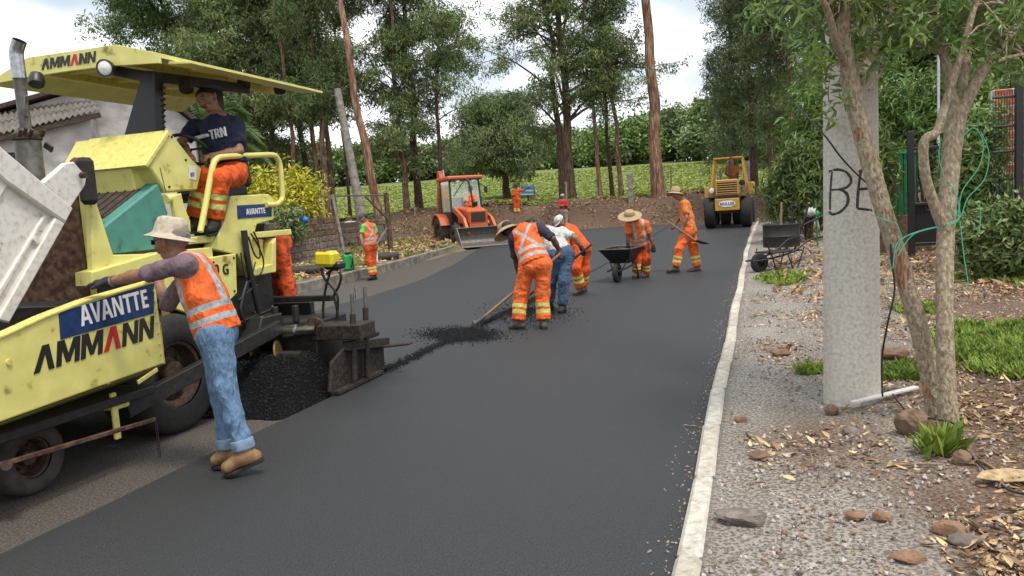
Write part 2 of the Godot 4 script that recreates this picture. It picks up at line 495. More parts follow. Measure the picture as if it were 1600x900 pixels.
	mt("lime_cloth", Color(0.26, 0.62, 0.13), 0.9, cl)
	mt("red_cloth", Color(0.6, 0.02, 0.035), 0.85, cl)
	mt("khaki", Color(0.45, 0.36, 0.26), 0.9, cl)
	mt("glove", Color(0.022, 0.022, 0.022), 0.85, {"bump": "n_fine", "bs": 0.6, "scale": 4.0})
	mt("boot_tan", Color(0.36, 0.22, 0.11), 0.85, {"tex": "stain", "scale": 3.0, "bump": "n_soft", "bs": 0.6})
	mt("boot_grey", Color(0.12, 0.1, 0.085), 0.9, {"tex": "stain", "scale": 3.0})
	mt("boot_black", Color(0.02, 0.02, 0.02), 0.7, {"tex": "stain", "scale": 3.0})
	mt("straw", Color(0.64, 0.48, 0.27), 0.9, {"tex": "grain", "scale": 5.0, "bump": "n_fine", "bs": 1.0})
	mt("felt", Color(0.62, 0.53, 0.42), 0.9, {"tex": "mottle", "scale": 3.0, "bump": "n_fine", "bs": 0.4})
	mt("cap_grey", Color(0.06, 0.06, 0.065), 0.9, {})
	mt("concrete", Color(0.62, 0.595, 0.545), 0.9, {"tex": "cement", "scale": 3.0, "bump": "n_stone", "bs": 0.3})
	mt("post_grey", Color(0.33, 0.31, 0.28), 0.9, {"tex": "stain", "scale": 1.0})
	mt("bark_euc", Color(0.33, 0.27, 0.225), 0.92, {"tex": "streak", "scale": Vector3(0.8, 0.09, 0.8), "bump": "n_bark", "bs": 1.0})
	mt("bark_dark", Color(0.14, 0.1, 0.078), 0.95, {"tex": "bark", "scale": Vector3(1.2, 0.2, 1.2), "bump": "n_bark", "bs": 1.3})
	mt("bark_red", Color(0.36, 0.265, 0.215), 0.9, {"tex": "streak", "scale": Vector3(0.6, 0.06, 0.6), "bump": "n_bark", "bs": 0.8})
	mt("bark_near", Color(0.47, 0.425, 0.355), 0.95, {"tex": "lichen", "scale": Vector3(2.4, 0.9, 2.4), "bump": "n_bark", "bs": 1.1})
	mt("wood_bare", Color(0.46, 0.31, 0.2), 0.9, {"tex": "bark", "scale": Vector3(3, 0.7, 3)})
	mt("wood", Color(0.42, 0.3, 0.19), 0.9, {"tex": "bark", "scale": Vector3(1.5, 1.5, 0.5)})
	mt("wood_handle", Color(0.36, 0.23, 0.13), 0.7, {"tex": "mottle", "scale": 4.0})
	var lf := {"vc": true, "back": Color(0.35, 0.4, 0.2)}
	mt("leaf_euc", Color(0.16, 0.23, 0.085), 0.5, lf)
	mt("leaf_dark", Color(0.14, 0.2, 0.085), 0.5, lf)
	mt("leaf_wood", Color(0.135, 0.225, 0.06), 0.6, lf)
	mt("leaf_near", Color(0.15, 0.25, 0.07), 0.42, lf)
	mt("leaf_olive", Color(0.13, 0.19, 0.06), 0.5, lf)
	mt("leaf_gold", Color(0.42, 0.42, 0.035), 0.55, lf)
	mt("leaf_palm", Color(0.1, 0.17, 0.05), 0.5, lf)
	mt("grass", Color(0.2, 0.3, 0.05), 0.7, lf)
	mt("field_grass", Color(0.29, 0.37, 0.095), 0.8, lf)
	mt("dry_leaf", Color(0.43, 0.335, 0.22), 0.85, {"vc": true})
	mt("pebble", Color(0.33, 0.3, 0.28), 0.9, {"vc": true, "bump": "n_fine", "scale": 6.0})
	mt("rock_brown", Color(0.25, 0.165, 0.115), 0.92, {"tex": "stain", "scale": 2.5, "bump": "n_stone", "bs": 0.6})
	mt("rock_grey", Color(0.25, 0.22, 0.2), 0.92, {"tex": "stain", "scale": 2.5, "bump": "n_stone", "bs": 0.6})
	mt("rock_red", Color(0.3, 0.18, 0.115), 0.92, {"tex": "stain", "scale": 2.5, "bump": "n_stone", "bs": 0.6})
	mt("plaster", Color(0.6, 0.57, 0.54), 0.95, {"tex": "mottle", "scale": 0.3, "bump": "n_soft", "bs": 0.4})
	mt("roof_tile", Color(0.24, 0.225, 0.205), 0.95, {"tex": "stain", "scale": 0.8})
	for i in 5: mt("block_%d" % i, [Color(0.3, 0.24, 0.2), Color(0.25, 0.21, 0.18), Color(0.34, 0.29, 0.25), Color(0.22, 0.15, 0.1), Color(0.28, 0.16, 0.09)][i], 0.95, {"tex": "stain", "scale": 1.5, "bump": "n_fine", "bs": 0.7})
	mt("mortar", Color(0.16, 0.14, 0.12), 0.98, {"tex": "grain", "scale": 1.0})
	for i in 3: mt("brick_%d" % i, [Color(0.46, 0.14, 0.06), Color(0.4, 0.115, 0.05), Color(0.5, 0.18, 0.085)][i], 0.9, {"tex": "mottle", "scale": 2.0})
	mt("mortar_pale", Color(0.6, 0.57, 0.54), 0.95, {})
	mt("iron", Color(0.014, 0.014, 0.016), 0.5, {})
	mt("green_paint", Color(0.012, 0.2, 0.055), 0.5, {"tex": "mottle", "scale": 1.0})
	mt("green_plastic", Color(0.01, 0.33, 0.07), 0.4, {})
	mt("twine", Color(0.06, 0.38, 0.23), 0.6, {})
	mt("cable", Color(0.012, 0.012, 0.013), 0.6, {})
	mt("cardboard", Color(0.58, 0.43, 0.24), 0.9, {"tex": "stain", "scale": 3.0})
	mt("white_worn", Color(0.66, 0.64, 0.62), 0.8, {"tex": "chipped", "scale": 2.0})
	mt("blue_plastic", Color(0.02, 0.17, 0.5), 0.5, {})
	mt("yellow_plastic", Color(0.72, 0.62, 0.03), 0.4, {"tex": "dirty", "scale": 1.5})
	mt("sign_blue", Color(0.03, 0.27, 0.55), 0.6, {})

# ---------------------------------------------------------------- ground, roads, kerbs
func steps(segs: Array) -> PackedFloat32Array:
	var out := PackedFloat32Array()
	for s in segs:
		var k := int(round(absf(s[1] - s[0]) / s[2]))
		for i in k: out.append(s[0] + (s[1] - s[0]) * i / k)
	out.append(segs[-1][1])
	return out
func grassy(x: float, z: float) -> float:      # where grass grows on the right verge
	var g := 0.0
	for e in [[2.35, -7.5, 1.25, 1.75, 1.0], [1.75, -9.9, 1.0, 0.9, 0.62], [0.35, -14.2, 0.8, 2.4, 0.7], [3.7, -12.9, 1.7, 1.5, 0.8], [0.4, -6.85, 0.4, 0.35, 0.6], [1.0, -6.6, 0.45, 0.5, 0.7], [5.0, -17.0, 1.8, 3.5, 0.8], [5.6, -10.0, 2.6, 2.2, 0.8]]:
		g = maxf(g, e[4] - Vector2((x - e[0]) / e[2], (z - e[1]) / e[3]).length())
	return g + 0.3 * NZ.get_noise_2d(x * 9.0, z * 9.0)
func gcol(x: float, z: float) -> Color:
	var u := along(x, z)
	var a := NZ.get_noise_2d(x * 5.0 + 40.0, z * 5.0)
	var b := NZ.get_noise_2d(x * 22.0, z * 22.0 + 9.0)
	var soil := Color(0.25, 0.165, 0.115).lerp(Color(0.17, 0.115, 0.08), clampf(0.5 + b, 0, 1))
	var grit := Color(0.44, 0.425, 0.405).lerp(Color(0.31, 0.29, 0.27), clampf(0.5 + b, 0, 1))
	if u > 33.0:
		var bank := Color(0.25, 0.17, 0.125).lerp(Color(0.15, 0.1, 0.075), clampf(0.5 + 1.2 * a, 0, 1))
		var turf := Color(0.28, 0.35, 0.1).lerp(Color(0.23, 0.29, 0.085), clampf(0.5 + a + b, 0, 1))
		return bank.lerp(turf, smooth(39.0, 41.5, u + 2.0 * a))
	if x < -10.1:
		return soil.lerp(Color(0.2, 0.2, 0.07), smooth(0.05, 0.4, a)).lerp(grit, smooth(0.0, 0.4, b))
	# grit along the kerb and in a worn strip, reddish soil with litter beyond
	var edge := 0.5 + 1.1 * smooth(-5.2, -8.0, z) + 1.0 * smooth(-9.0, -13.0, z)
	var g := 1.0 - smooth(edge - 0.45, edge + 0.35, x + 1.1 * a + 0.4 * b)
	var c := soil.lerp(grit, g)
	return c.lerp(Color(0.12, 0.12, 0.05), 0.8 * smooth(0.1, 0.35, grassy(x, z)))
func ground() -> void:
	var xs := steps([[-300, -60, 20], [-60, -12, 1.5], [-12, -10.45, 0.3], [-10.45, -9.8, 0.15], [-9.8, -0.5, 1.5], [-0.5, 4, 0.07], [4, 12, 0.35], [12, 60, 3], [60, 300, 20]])
	var zs := steps([[30, 0, 5], [0, -2, 0.5], [-2, -12, 0.08], [-12, -26, 0.25], [-26, -48, 0.5], [-48, -160, 3], [-160, -400, 20]])
	var v := PackedVector3Array(); var n := PackedVector3Array(); var c := PackedColorArray(); var ix := PackedInt32Array()
	var nx := xs.size()
	for j in zs.size():
		for i in nx:
			v.append(Vector3(xs[i], hgt(xs[i], zs[j]), zs[j]))
			c.append(gcol(xs[i], zs[j]))
	for j in zs.size():
		for i in nx:
			var l := v[j * nx + maxi(i - 1, 0)]; var r := v[j * nx + mini(i + 1, nx - 1)]
			var f := v[maxi(j - 1, 0) * nx + i]; var b := v[mini(j + 1, zs.size() - 1) * nx + i]
			n.append((f - b).cross(r - l).normalized())
			if i + 1 < nx and j + 1 < zs.size():
				var q := j * nx + i
				ix.append_array([q, q + 1, q + nx + 1, q, q + nx + 1, q + nx])
	if n[nx * 40 + 40].y < 0:
		for i in n.size(): n[i] = -n[i]
	var arr := []
	arr.resize(Mesh.ARRAY_MAX)
	arr[Mesh.ARRAY_VERTEX] = v; arr[Mesh.ARRAY_NORMAL] = n; arr[Mesh.ARRAY_COLOR] = c
	if (v[1] - v[0]).cross(v[nx + 1] - v[0]).y > 0:
		for i in range(0, ix.size(), 3):
			var t := ix[i + 1]; ix[i + 1] = ix[i + 2]; ix[i + 2] = t
	arr[Mesh.ARRAY_INDEX] = ix
	var m := ArrayMesh.new()
	m.add_surface_from_arrays(Mesh.PRIMITIVE_TRIANGLES, arr)
	obj("ground", m, mats.ground).set_meta("kind", "structure")
func sheet(z0: float, z1: float, xl: Callable, xr: Callable, dy: float, rough := 0.0, side := false, thick := 0.05) -> MB:
	var mb := MB.new()
	var nz := int(absf(z1 - z0) / 0.5)
	var k := 10
	var P := func(i: int, j: int) -> Vector3:
		var z := lerpf(z0, z1, float(j) / nz)
		var x := lerpf(xl.call(z), xr.call(z), float(i) / k)
		return Vector3(x, road_y(x, z) + dy + rough * NZ.get_noise_2d(x * 6.0, z * 6.0), z)
	for j in nz:
		for i in k:
			var a: Vector3 = P.call(i, j); var b: Vector3 = P.call(i + 1, j); var c: Vector3 = P.call(i + 1, j + 1); var d: Vector3 = P.call(i, j + 1)
			mb.tri(a, b, c, Vector3.UP, Vector3.UP, Vector3.UP); mb.tri(a, c, d, Vector3.UP, Vector3.UP, Vector3.UP)
		if side:
			var a: Vector3 = P.call(0, j); var d: Vector3 = P.call(0, j + 1)
			mb.quad(a, d, d - Vector3(0.03, thick, 0), a - Vector3(0.03, thick, 0), Vector3.LEFT)
	return mb
func rough_edge(z: float) -> float: return 0.035 * NZ.get_noise_1d(z * 26.0) + 0.02 * NZ.get_noise_1d(z * 90.0)
func kerb_x(z: float) -> float: return -0.4 + 0.3 * smooth(-20.0, -38.0, z) + 0.012 * sin(z * 1.3)
func lane_left(z: float) -> float: return -7.55 - 3.2 * smooth(-13.0, -35.0, z) - 8.0 * smooth(-28.0, -37.0, z) + 0.1 * NZ.get_noise_1d(z * 8.0)
func roads() -> void:
	struct("old_road", sheet(4.0, -33.0, func(z): return -10.3 - 6.0 * smooth(-25.5, -32.0, z), func(z): return -3.6, -0.045, 0.012), mats.road_old)
	struct("road", sheet(3.0, -36.2, func(z): return -3.76 + rough_edge(z), func(z): return kerb_x(z) + 0.01, 0.0, 0.0, true, 0.06), mats.asphalt_new)
	struct("freshly_laid_lane", sheet(-6.95, -36.4, lane_left, func(z): return -3.74 + 0.5 * rough_edge(z), 0.014, 0.004, true, 0.06), mats.asphalt_new)
	var k := Node3D.new()
	k.name = "kerb_right"
	add_child(k)
	k.set_meta("kind", "structure")
	var z := 1.0
	while z > -36.0:
		var l := 1.0 if z < -1.5 else 0.8
		var x0 := kerb_x(z) + 0.06; var x1 := kerb_x(z - l) + 0.06
		var jig := 0.008 * NZ.get_noise_1d(z * 70.0)
		var a := Vector3(x0 + jig, road_y(x0, z) + 0.005 + jig, z - 0.006); var b := Vector3(x1 - jig, road_y(x1, z - l) + 0.005, z - l + 0.006)
		var ti := Vector3(0.04 * NZ.get_noise_1d(z * 130.0), 1, 0).normalized()
		a.y += 0.012 * NZ.get_noise_1d(z * 210.0); b.y += 0.012 * NZ.get_noise_1d(z * 170.0)
		obj("kerb_stone", MB.new().span(a, b, 0.112, 0.13, ti, 0.018), mats["kerb_pale_%d" % (absi(int(z * 7.3)) % 3)], k)
		z -= l + 0.004
	var q := Node3D.new()
	q.name = "kerb_left"
	add_child(q)
	q.set_meta("kind", "structure")
	var pts := curve([Vector3(-10.25, 0, -6), Vector3(-10.25, 0, -12), Vector3(-10.15, 0, -18), Vector3(-10.3, 0, -23), Vector3(-10.6, 0, -26), Vector3(-12.2, 0, -28.6), Vector3(-15, 0, -30)], 60)
	var last := pts[0]
	for p in pts:
		if p.distance_to(last) > 0.85:
			var a := last.lerp(p, 0.006); var b := p.lerp(last, 0.006)
			a.y = road_y(a.x, a.z) + 0.05; b.y = road_y(b.x, b.z) + 0.05
			obj("kerb_stone", MB.new().span(a, b, 0.17, 0.3, Vector3.UP, 0.02), mats.kerb_grey, q)
			last = p

# ---------------------------------------------------------------- leaves and trees
func leaf(mb: MB, a: Vector3, dir: Vector3, side: Vector3, l: float, w: float, droop := 0.12) -> void:
	var up := side.cross(dir).normalized()
	var m := a + dir * (l * 0.45) + up * (l * 0.05)
	var t := a + dir * l - up * (l * droop)
	mb.flat(a, m + side * w * 0.5, t, up); mb.flat(a, t, m - side * w * 0.5, up)
func sprig(kind: String, sd: int) -> ArrayMesh:
	var r := RandomNumberGenerator.new()
	r.seed = sd
	var mb := MB.new()
	if kind == "euc":              # narrow leaves hanging from a thin shoot
		for i in 11:
			var p := Vector3(r.randf_range(-0.2, 0.2), r.randf_range(-0.12, 0.16), r.randf_range(-0.2, 0.2))
			var d := (Vector3(r.randf_range(-0.7, 0.7), -1.0, r.randf_range(-0.7, 0.7)) + Vector3.UP * r.randf() * 0.8).normalized()
			leaf(mb, p, d, d.cross(Vector3(r.randfn(), r.randfn(), r.randfn())).normalized(), r.randf_range(0.16, 0.3), r.randf_range(0.035, 0.06))
	elif kind == "broad":
		for i in 10:
			var p := Vector3(r.randfn() * 0.16, r.randfn() * 0.12, r.randfn() * 0.16)
			var d := Vector3(r.randfn(), r.randfn() * 0.6 + 0.2, r.randfn()).normalized()
			leaf(mb, p, d, d.cross(Vector3(r.randfn(), r.randfn(), r.randfn())).normalized(), r.randf_range(0.14, 0.24), r.randf_range(0.08, 0.13))
	elif kind == "small":          # a tight shoot of short leaves
		for i in 12:
			var p := Vector3(r.randfn() * 0.06, r.randf_range(-0.1, 0.12), r.randfn() * 0.06)
			var d := Vector3(r.randfn(), r.randfn() * 0.5 + 0.5, r.randfn()).normalized()
			leaf(mb, p, d, d.cross(Vector3(r.randfn(), r.randfn(), r.randfn())).normalized(), r.randf_range(0.06, 0.1), r.randf_range(0.03, 0.045))
	elif kind == "shoot":          # a rosette of lance-shaped leaves round a twig, as on the near tree and shrubs
		mb.tube(V3([Vector3.ZERO, Vector3(0.01, 0.12, 0), Vector3(0, 0.25, 0.01)]), [0.004, 0.003, 0.002], 4)
		for i in 9:
			var a := i * 2.4 + r.randf() * 0.5
			var d := Vector3(cos(a), r.randf_range(-0.5, 0.7), sin(a)).normalized()
			leaf(mb, Vector3(0, 0.04 + i * 0.024, 0), d, d.cross(Vector3.UP).normalized(), r.randf_range(0.1, 0.17), r.randf_range(0.028, 0.04), 0.3)
	elif kind == "tuft":           # blades of grass from one root
		for i in 9:
			var a := r.randf() * TAU
			var d := Vector3(cos(a) * r.randf_range(0.2, 0.9), 1.0, sin(a) * r.randf_range(0.2, 0.9)).normalized()
			var s := d.cross(Vector3(cos(a + 1.2), 0.1, sin(a + 1.2))).normalized()
			leaf(mb, Vector3(r.randfn() * 0.03, -0.005, r.randfn() * 0.03), d, s, r.randf_range(0.07, 0.15), 0.009, 0.5)
	elif kind == "litter":         # one curled dry leaf
		var w := r.randf_range(0.018, 0.03)
		var l := r.randf_range(0.09, 0.15)
		var pr := Vector3.ZERO; var pw := 0.003
		for i in 4:
			var t := (i + 1) / 4.0
			var q := Vector3(l * t, 0.012 * sin(t * 3.0 + sd), 0.02 * sin(t * 2.0 + sd * 2.0))
			var qw := w * sin(PI * minf(0.97, t * 0.9 + 0.08))
			var up := Vector3.UP
			mb.quad(pr + Vector3(0, 0.006, pw), q + Vector3(0, 0.006, qw), q, pr, up)
			mb.quad(pr, q, q + Vector3(0, 0.006, -qw), pr + Vector3(0, 0.006, -pw), up)
			pr = q; pw = qw
	elif kind == "pebble":
		var R := 0.5
		for i in 1:
			var pts := []
			for a in [[1, 0, 0], [-1, 0, 0], [0, 1, 0], [0, -1, 0], [0, 0, 1], [0, 0, -1]]: pts.append(Vector3(a[0], a[1] * 0.7, a[2]) * R * r.randf_range(0.75, 1.15) + Vector3(r.randfn(), r.randfn(), r.randfn()) * 0.07)
			for sx in [0, 1]:
				for sy in [2, 3]:
					for sz in [4, 5]: mb.flat(pts[sx], pts[sy], pts[sz], pts[sx] + pts[sy] + pts[sz])
	return mb.commit()
var sprigs := {}
func get_sprig(kind: String, i: int) -> ArrayMesh:
	var key := "%s%d" % [kind, i]
	if not sprigs.has(key): sprigs[key] = sprig(kind, 17 + i * 31)
	return sprigs[key]
func any_basis(r: RandomNumberGenerator, tilt := 0.5) -> Basis:
	return Basis(Vector3.UP, r.randf() * TAU) * Basis(Vector3(1, 0, 0), r.randfn() * tilt) * Basis(Vector3(0, 0, 1), r.randfn() * tilt)
func tint(r: RandomNumberGenerator, spread := 0.3) -> Color:
	var k := 1.0 + r.randf_range(-spread, spread)
	return Color(k * (1.0 + r.randf_range(-0.12, 0.25)), k, k * (1.0 + r.randf_range(-0.2, 0.1)))
func foliage(called: String, tips: Array, count: int, spread: Vector3, kind: String, material: Material, parent: Node, r: RandomNumberGenerator, sc := 1.0, tilt := 0.5) -> void:
	for variant in 2:
		var tf := []; var cols := []
		for i in count / 2:
			var p: Vector3 = tips[r.randi() % tips.size()]
			var k := sc * r.randf_range(0.7, 1.35)
			tf.append(Transform3D(any_basis(r, tilt).scaled(Vector3.ONE * k), p + Vector3(r.randfn() * spread.x, r.randfn() * spread.y, r.randfn() * spread.z)))
			cols.append(tint(r))
		scatter(called, get_sprig(kind, variant), material, tf, parent, cols).set_meta("kind", "stuff")
# o: h height, r trunk radius, lean (sideways metres per metre), c0 crown start, cr crown radius, nb branches, ns leaf shoots
func tree(called: String, label: String, at: Vector3, o: Dictionary, group := "") -> Node3D:
	var r := RandomNumberGenerator.new()
	r.seed = label.hash() + int(at.x * 100)
	var t := thing(called, label, "tree", at, group)
	var h: float = o.h; var rad: float = o.r; var lean: Vector3 = o.get("lean", Vector3.ZERO)
	var path := []
	for i in 13:
		var s := i / 12.0
		path.append(at + Vector3(0, -0.3, 0) + Vector3.UP * h * s + lean * h * s + Vector3(r.randfn(), 0, r.randfn()) * 0.09 * sin(PI * s))
	var line := curve(path, 3)
	var rr := []
	for i in line.size():
		var s := i / float(line.size() - 1)
		rr.append(rad * (1.0 - 0.72 * s) * (1.0 + 0.55 * exp(-s * h / 0.7)))
	obj("trunk", MB.new().tube(line, rr, 12), mats[o.get("bark", "bark_euc")], t)
	var tips := []
	var br := MB.new()
	for i in int(o.nb):
		var s := lerpf(o.c0, 0.98, pow(r.randf(), 0.9))
		var p: Vector3 = line[int(s * (line.size() - 1))]
		var az := r.randf() * TAU
		var l: float = o.cr * (1.05 - 0.45 * s) * r.randf_range(0.55, 1.15)
		var d := Vector3(cos(az), r.randf_range(0.15, 0.8), sin(az)).normalized()
		var q := p + d * l * 0.5 + Vector3.UP * 0.12 * l
		var e := p + d * l + Vector3(r.randfn(), -0.3 * r.randf(), r.randfn()) * 0.18 * l
		var b0 := rad * (1.0 - 0.72 * s) * 0.42
		br.tube(curve([p, q, e], 3), [b0, b0 * 0.9, b0 * 0.75, b0 * 0.6, b0 * 0.5, b0 * 0.35, b0 * 0.2], 6)
		tips.append(e); tips.append(q.lerp(e, 0.6)); tips.append(q.lerp(e, 0.25))
		for k in 3:
			var f := q.lerp(e, r.randf_range(0.0, 0.8))
			var g := f + Vector3(r.randfn(), r.randfn() * 0.5 - 0.15 * float(o.get("weep", 0.0)), r.randfn()) * l * 0.3
			br.tube(V3([f, f.lerp(g, 0.5) + Vector3.UP * 0.1, g]), [b0 * 0.35, b0 * 0.25, b0 * 0.12], 5)
			tips.append(g); tips.append(f.lerp(g, 0.6))
			if o.get("weep", 0.0) > 0: tips.append(g - Vector3(0, 0.7, 0) * float(o.weep)); tips.append(g - Vector3(0, 1.4, 0) * float(o.weep))
	if o.nb > 0: obj("limbs", br, mats[o.get("bark", "bark_euc")], t)
	if o.get("ns", 0) > 0: foliage("crown", tips, o.ns, Vector3(0.3, 0.26, 0.3) * float(o.get("clump", 1.0)), o.get("leaf", "euc"), mats[o.get("leafmat", "leaf_euc")], t, r, o.get("size", 1.0))
	return t
func bush(called: String, label: String, at: Vector3, size: Vector3, count: int, kind: String, material: Material, sc := 1.0, group := "", category := "shrub") -> Node3D:
	var r := RandomNumberGenerator.new()
	r.seed = label.hash() + int(at.z * 10)
	var t := thing(called, label, category, at, group)
	var st := MB.new()
	var tips := []
	for i in 26:
		var a := r.randf() * TAU; var e := r.randf_range(-0.1, 1.0)
		var d := Vector3(cos(a) * cos(e), sin(e) * 1.0, sin(a) * cos(e)) * r.randf_range(0.6, 1.05)
		var q := at + Vector3(0, size.y * 0.42, 0) + Vector3(d.x * size.x * 0.5, d.y * size.y * 0.55, d.z * size.z * 0.5)
		if i < 14: st.tube(curve([at + Vector3(r.randfn() * 0.05, -0.1, r.randfn() * 0.05), at.lerp(q, 0.5) + Vector3.UP * 0.15 * size.y, q], 3), [0.035, 0.03, 0.025, 0.02, 0.015, 0.01, 0.006], 5)
		tips.append(q)
		tips.append(q.lerp(at + Vector3(0, size.y * 0.4, 0), 0.4))
	obj("stem", st, mats.bark_dark, t)
	foliage("foliage", tips, count, Vector3(size.x, size.y, size.z) * 0.1, kind, material, t, r, sc, 0.7)
	return t
func trees() -> void:
	var g := "eucalyptus trees along the field"
	var L := CR * -1.0
	# base pixel column, camera depth, options
	var rows := [
		[292, 40, {"h": 15.0, "r": 0.18, "c0": 0.22, "cr": 3.8, "nb": 40, "ns": 6345, "leafmat": "leaf_wood", "clump": 1.2}, "broad dense green eucalyptus rising behind the paver canopy"],
		[372, 37, {"h": 15.0, "r": 0.17, "c0": 0.2, "cr": 3.6, "nb": 40, "ns": 6345, "clump": 1.2}, "dense eucalyptus standing behind the palm and the yellow-green bush"],
		[440, 41, {"h": 16.0, "r": 0.16, "c0": 0.2, "cr": 3.2, "nb": 34, "ns": 4082, "clump": 1.1}, "leafy eucalyptus behind the yellow-green bush"],
		[474, 36, {"h": 15.0, "r": 0.12, "c0": 0.36, "cr": 2.6, "nb": 22, "ns": 1846, "lean": L * 0.03}, "slim eucalyptus trunk just right of the yellow-green bush"],
		[502, 38, {"h": 17.0, "r": 0.14, "c0": 0.38, "cr": 2.6, "nb": 22, "ns": 1846, "lean": L * 0.02, "bark": "bark_red"}, "reddish slim eucalyptus behind the block wall"],
		[524, 40, {"h": 17.0, "r": 0.16, "c0": 0.36, "cr": 2.9, "nb": 24, "ns": 2138}, "straight dark eucalyptus behind the gate post"],
		[548, 46, {"h": 17.0, "r": 0.10, "c0": 0.3, "cr": 2.2, "nb": 20, "ns": 1458, "bark": "bark_dark"}, "thin dark trunk seen past the leaning concrete post"],
		[602, 33, {"h": 18.0, "r": 0.20, "c0": 0.6, "cr": 3.0, "nb": 20, "ns": 858, "lean": L * 0.105, "bark": "bark_red"}, "tall bare reddish trunk leaning over the wire gate"],
		[637, 39, {"h": 16.0, "r": 0.16, "c0": 0.16, "cr": 2.5, "nb": 38, "ns": 2402, "lean": L * 0.01}, "bushy eucalyptus, first of a close pair in the field"],
		[655, 40, {"h": 16.0, "r": 0.20, "c0": 0.2, "cr": 2.4, "nb": 34, "ns": 2059, "bark": "bark_dark"}, "dark eucalyptus, thicker trunk of a close pair in the field"],
		[692, 38, {"h": 17.0, "r": 0.11, "c0": 0.2, "cr": 2.9, "nb": 34, "ns": 1487, "lean": CR * 0.025, "bark": "bark_dark"}, "slender straight tree behind the backhoe loader"],
		[893, 42, {"h": 18.0, "r": 0.27, "c0": 0.2, "cr": 5.6, "nb": 46, "ns": 3432, "bark": "bark_euc", "lean": L * 0.01}, "big spreading eucalyptus with thick pale trunk behind the man in red"],
		[881, 41, {"h": 17.0, "r": 0.2, "c0": 0.26, "cr": 4.4, "nb": 26, "ns": 1560, "lean": L * 0.03, "bark": "bark_dark"}, "grey second stem close beside the big spreading eucalyptus"],
		[489, 39, {"h": 16.0, "r": 0.17, "c0": 0.36, "cr": 2.2, "nb": 20, "ns": 1755, "lean": L * 0.04, "bark": "bark_dark"}, "dark slim trunk between the yellow-green bush and the reddish trunk"],
		[517, 37, {"h": 17.0, "r": 0.16, "c0": 0.4, "cr": 2.2, "nb": 18, "ns": 1620, "lean": L * 0.015, "bark": "bark_euc"}, "pale slim trunk close beside the straight dark eucalyptus"],
		[940, 41, {"h": 16.0, "r": 0.12, "c0": 0.34, "cr": 2.6, "nb": 22, "ns": 858, "lean": L * 0.05, "bark": "bark_red"}, "leaning slender trunk, first of three close together"],
		[958, 42, {"h": 16.0, "r": 0.12, "c0": 0.36, "cr": 2.2, "nb": 20, "ns": 743, "lean": L * 0.03, "bark": "bark_dark"}, "dark slender trunk in the middle of three close together"],
		[972, 41, {"h": 17.0, "r": 0.13, "c0": 0.36, "cr": 2.2, "nb": 20, "ns": 743, "lean": L * 0.045, "bark": "bark_euc"}, "straighter slender trunk, last of three close together"],
		[1030, 39, {"h": 20.0, "r": 0.33, "c0": 0.62, "cr": 3.4, "nb": 14, "ns": 693, "lean": L * 0.03, "bark": "bark_red"}, "huge bare red-barked eucalyptus trunk on the bank"],
		[1150, 45, {"h": 17.0, "r": 0.16, "c0": 0.16, "cr": 2.6, "nb": 30, "ns": 1925, "weep": 1.0, "leafmat": "leaf_dark", "bark": "bark_dark"}, "weeping dark eucalyptus behind the roller, outermost by the open sky"],
		[1178, 41, {"h": 17.0, "r": 0.22, "c0": 0.2, "cr": 2.3, "nb": 30, "ns": 1925, "weep": 1.0, "leafmat": "leaf_dark", "bark": "bark_dark"}, "thick dark eucalyptus trunk directly behind the roller"],
		[1205, 42, {"h": 17.0, "r": 0.16, "c0": 0.2, "cr": 2.5, "nb": 30, "ns": 1925, "weep": 1.0, "leafmat": "leaf_dark", "bark": "bark_euc"}, "weeping eucalyptus between the roller and the roadside shrub"],
		[1240, 38, {"h": 17.0, "r": 0.14, "c0": 0.22, "cr": 2.7, "nb": 30, "ns": 1925, "weep": 0.8, "leafmat": "leaf_dark", "bark": "bark_red"}, "weeping eucalyptus rising behind the roadside shrub"],
		[1300, 34, {"h": 15.0, "r": 0.15, "c0": 0.3, "cr": 3.2, "nb": 30, "ns": 1760, "leafmat": "leaf_near"}, "tree crown showing behind the concrete utility pole"],
		[1420, 30, {"h": 13.0, "r": 0.13, "c0": 0.2, "cr": 3.4, "nb": 36, "ns": 2618, "leafmat": "leaf_near", "leaf": "broad"}, "leafy tree behind the black gate"],
		[1545, 27, {"h": 11.0, "r": 0.13, "c0": 0.2, "cr": 3.4, "nb": 36, "ns": 2618, "leafmat": "leaf_near", "leaf": "broad"}, "leafy tree behind the orange brick wall"]]
	for a in rows: tree("eucalyptus_tree" if a[2].get("leaf", "euc") == "euc" else "leafy_tree", a[3], onground(a[0], a[1]), a[2], g if a[2].get("leaf", "euc") == "euc" else "trees behind the gate")
	# dark low-crowned tree in the field behind the sign
	tree("field_tree", "low dark round tree in the field behind the sign worker", onground(792, 60), {"h": 7.2, "r": 0.3, "c0": 0.25, "cr": 4.4, "nb": 40, "ns": 4200, "leafmat": "leaf_dark", "bark": "bark_dark", "size": 1.5, "clump": 1.3})
	# the wood at the far edge of the field
	var r := RandomNumberGenerator.new()
	r.seed = 77
	var k := 0
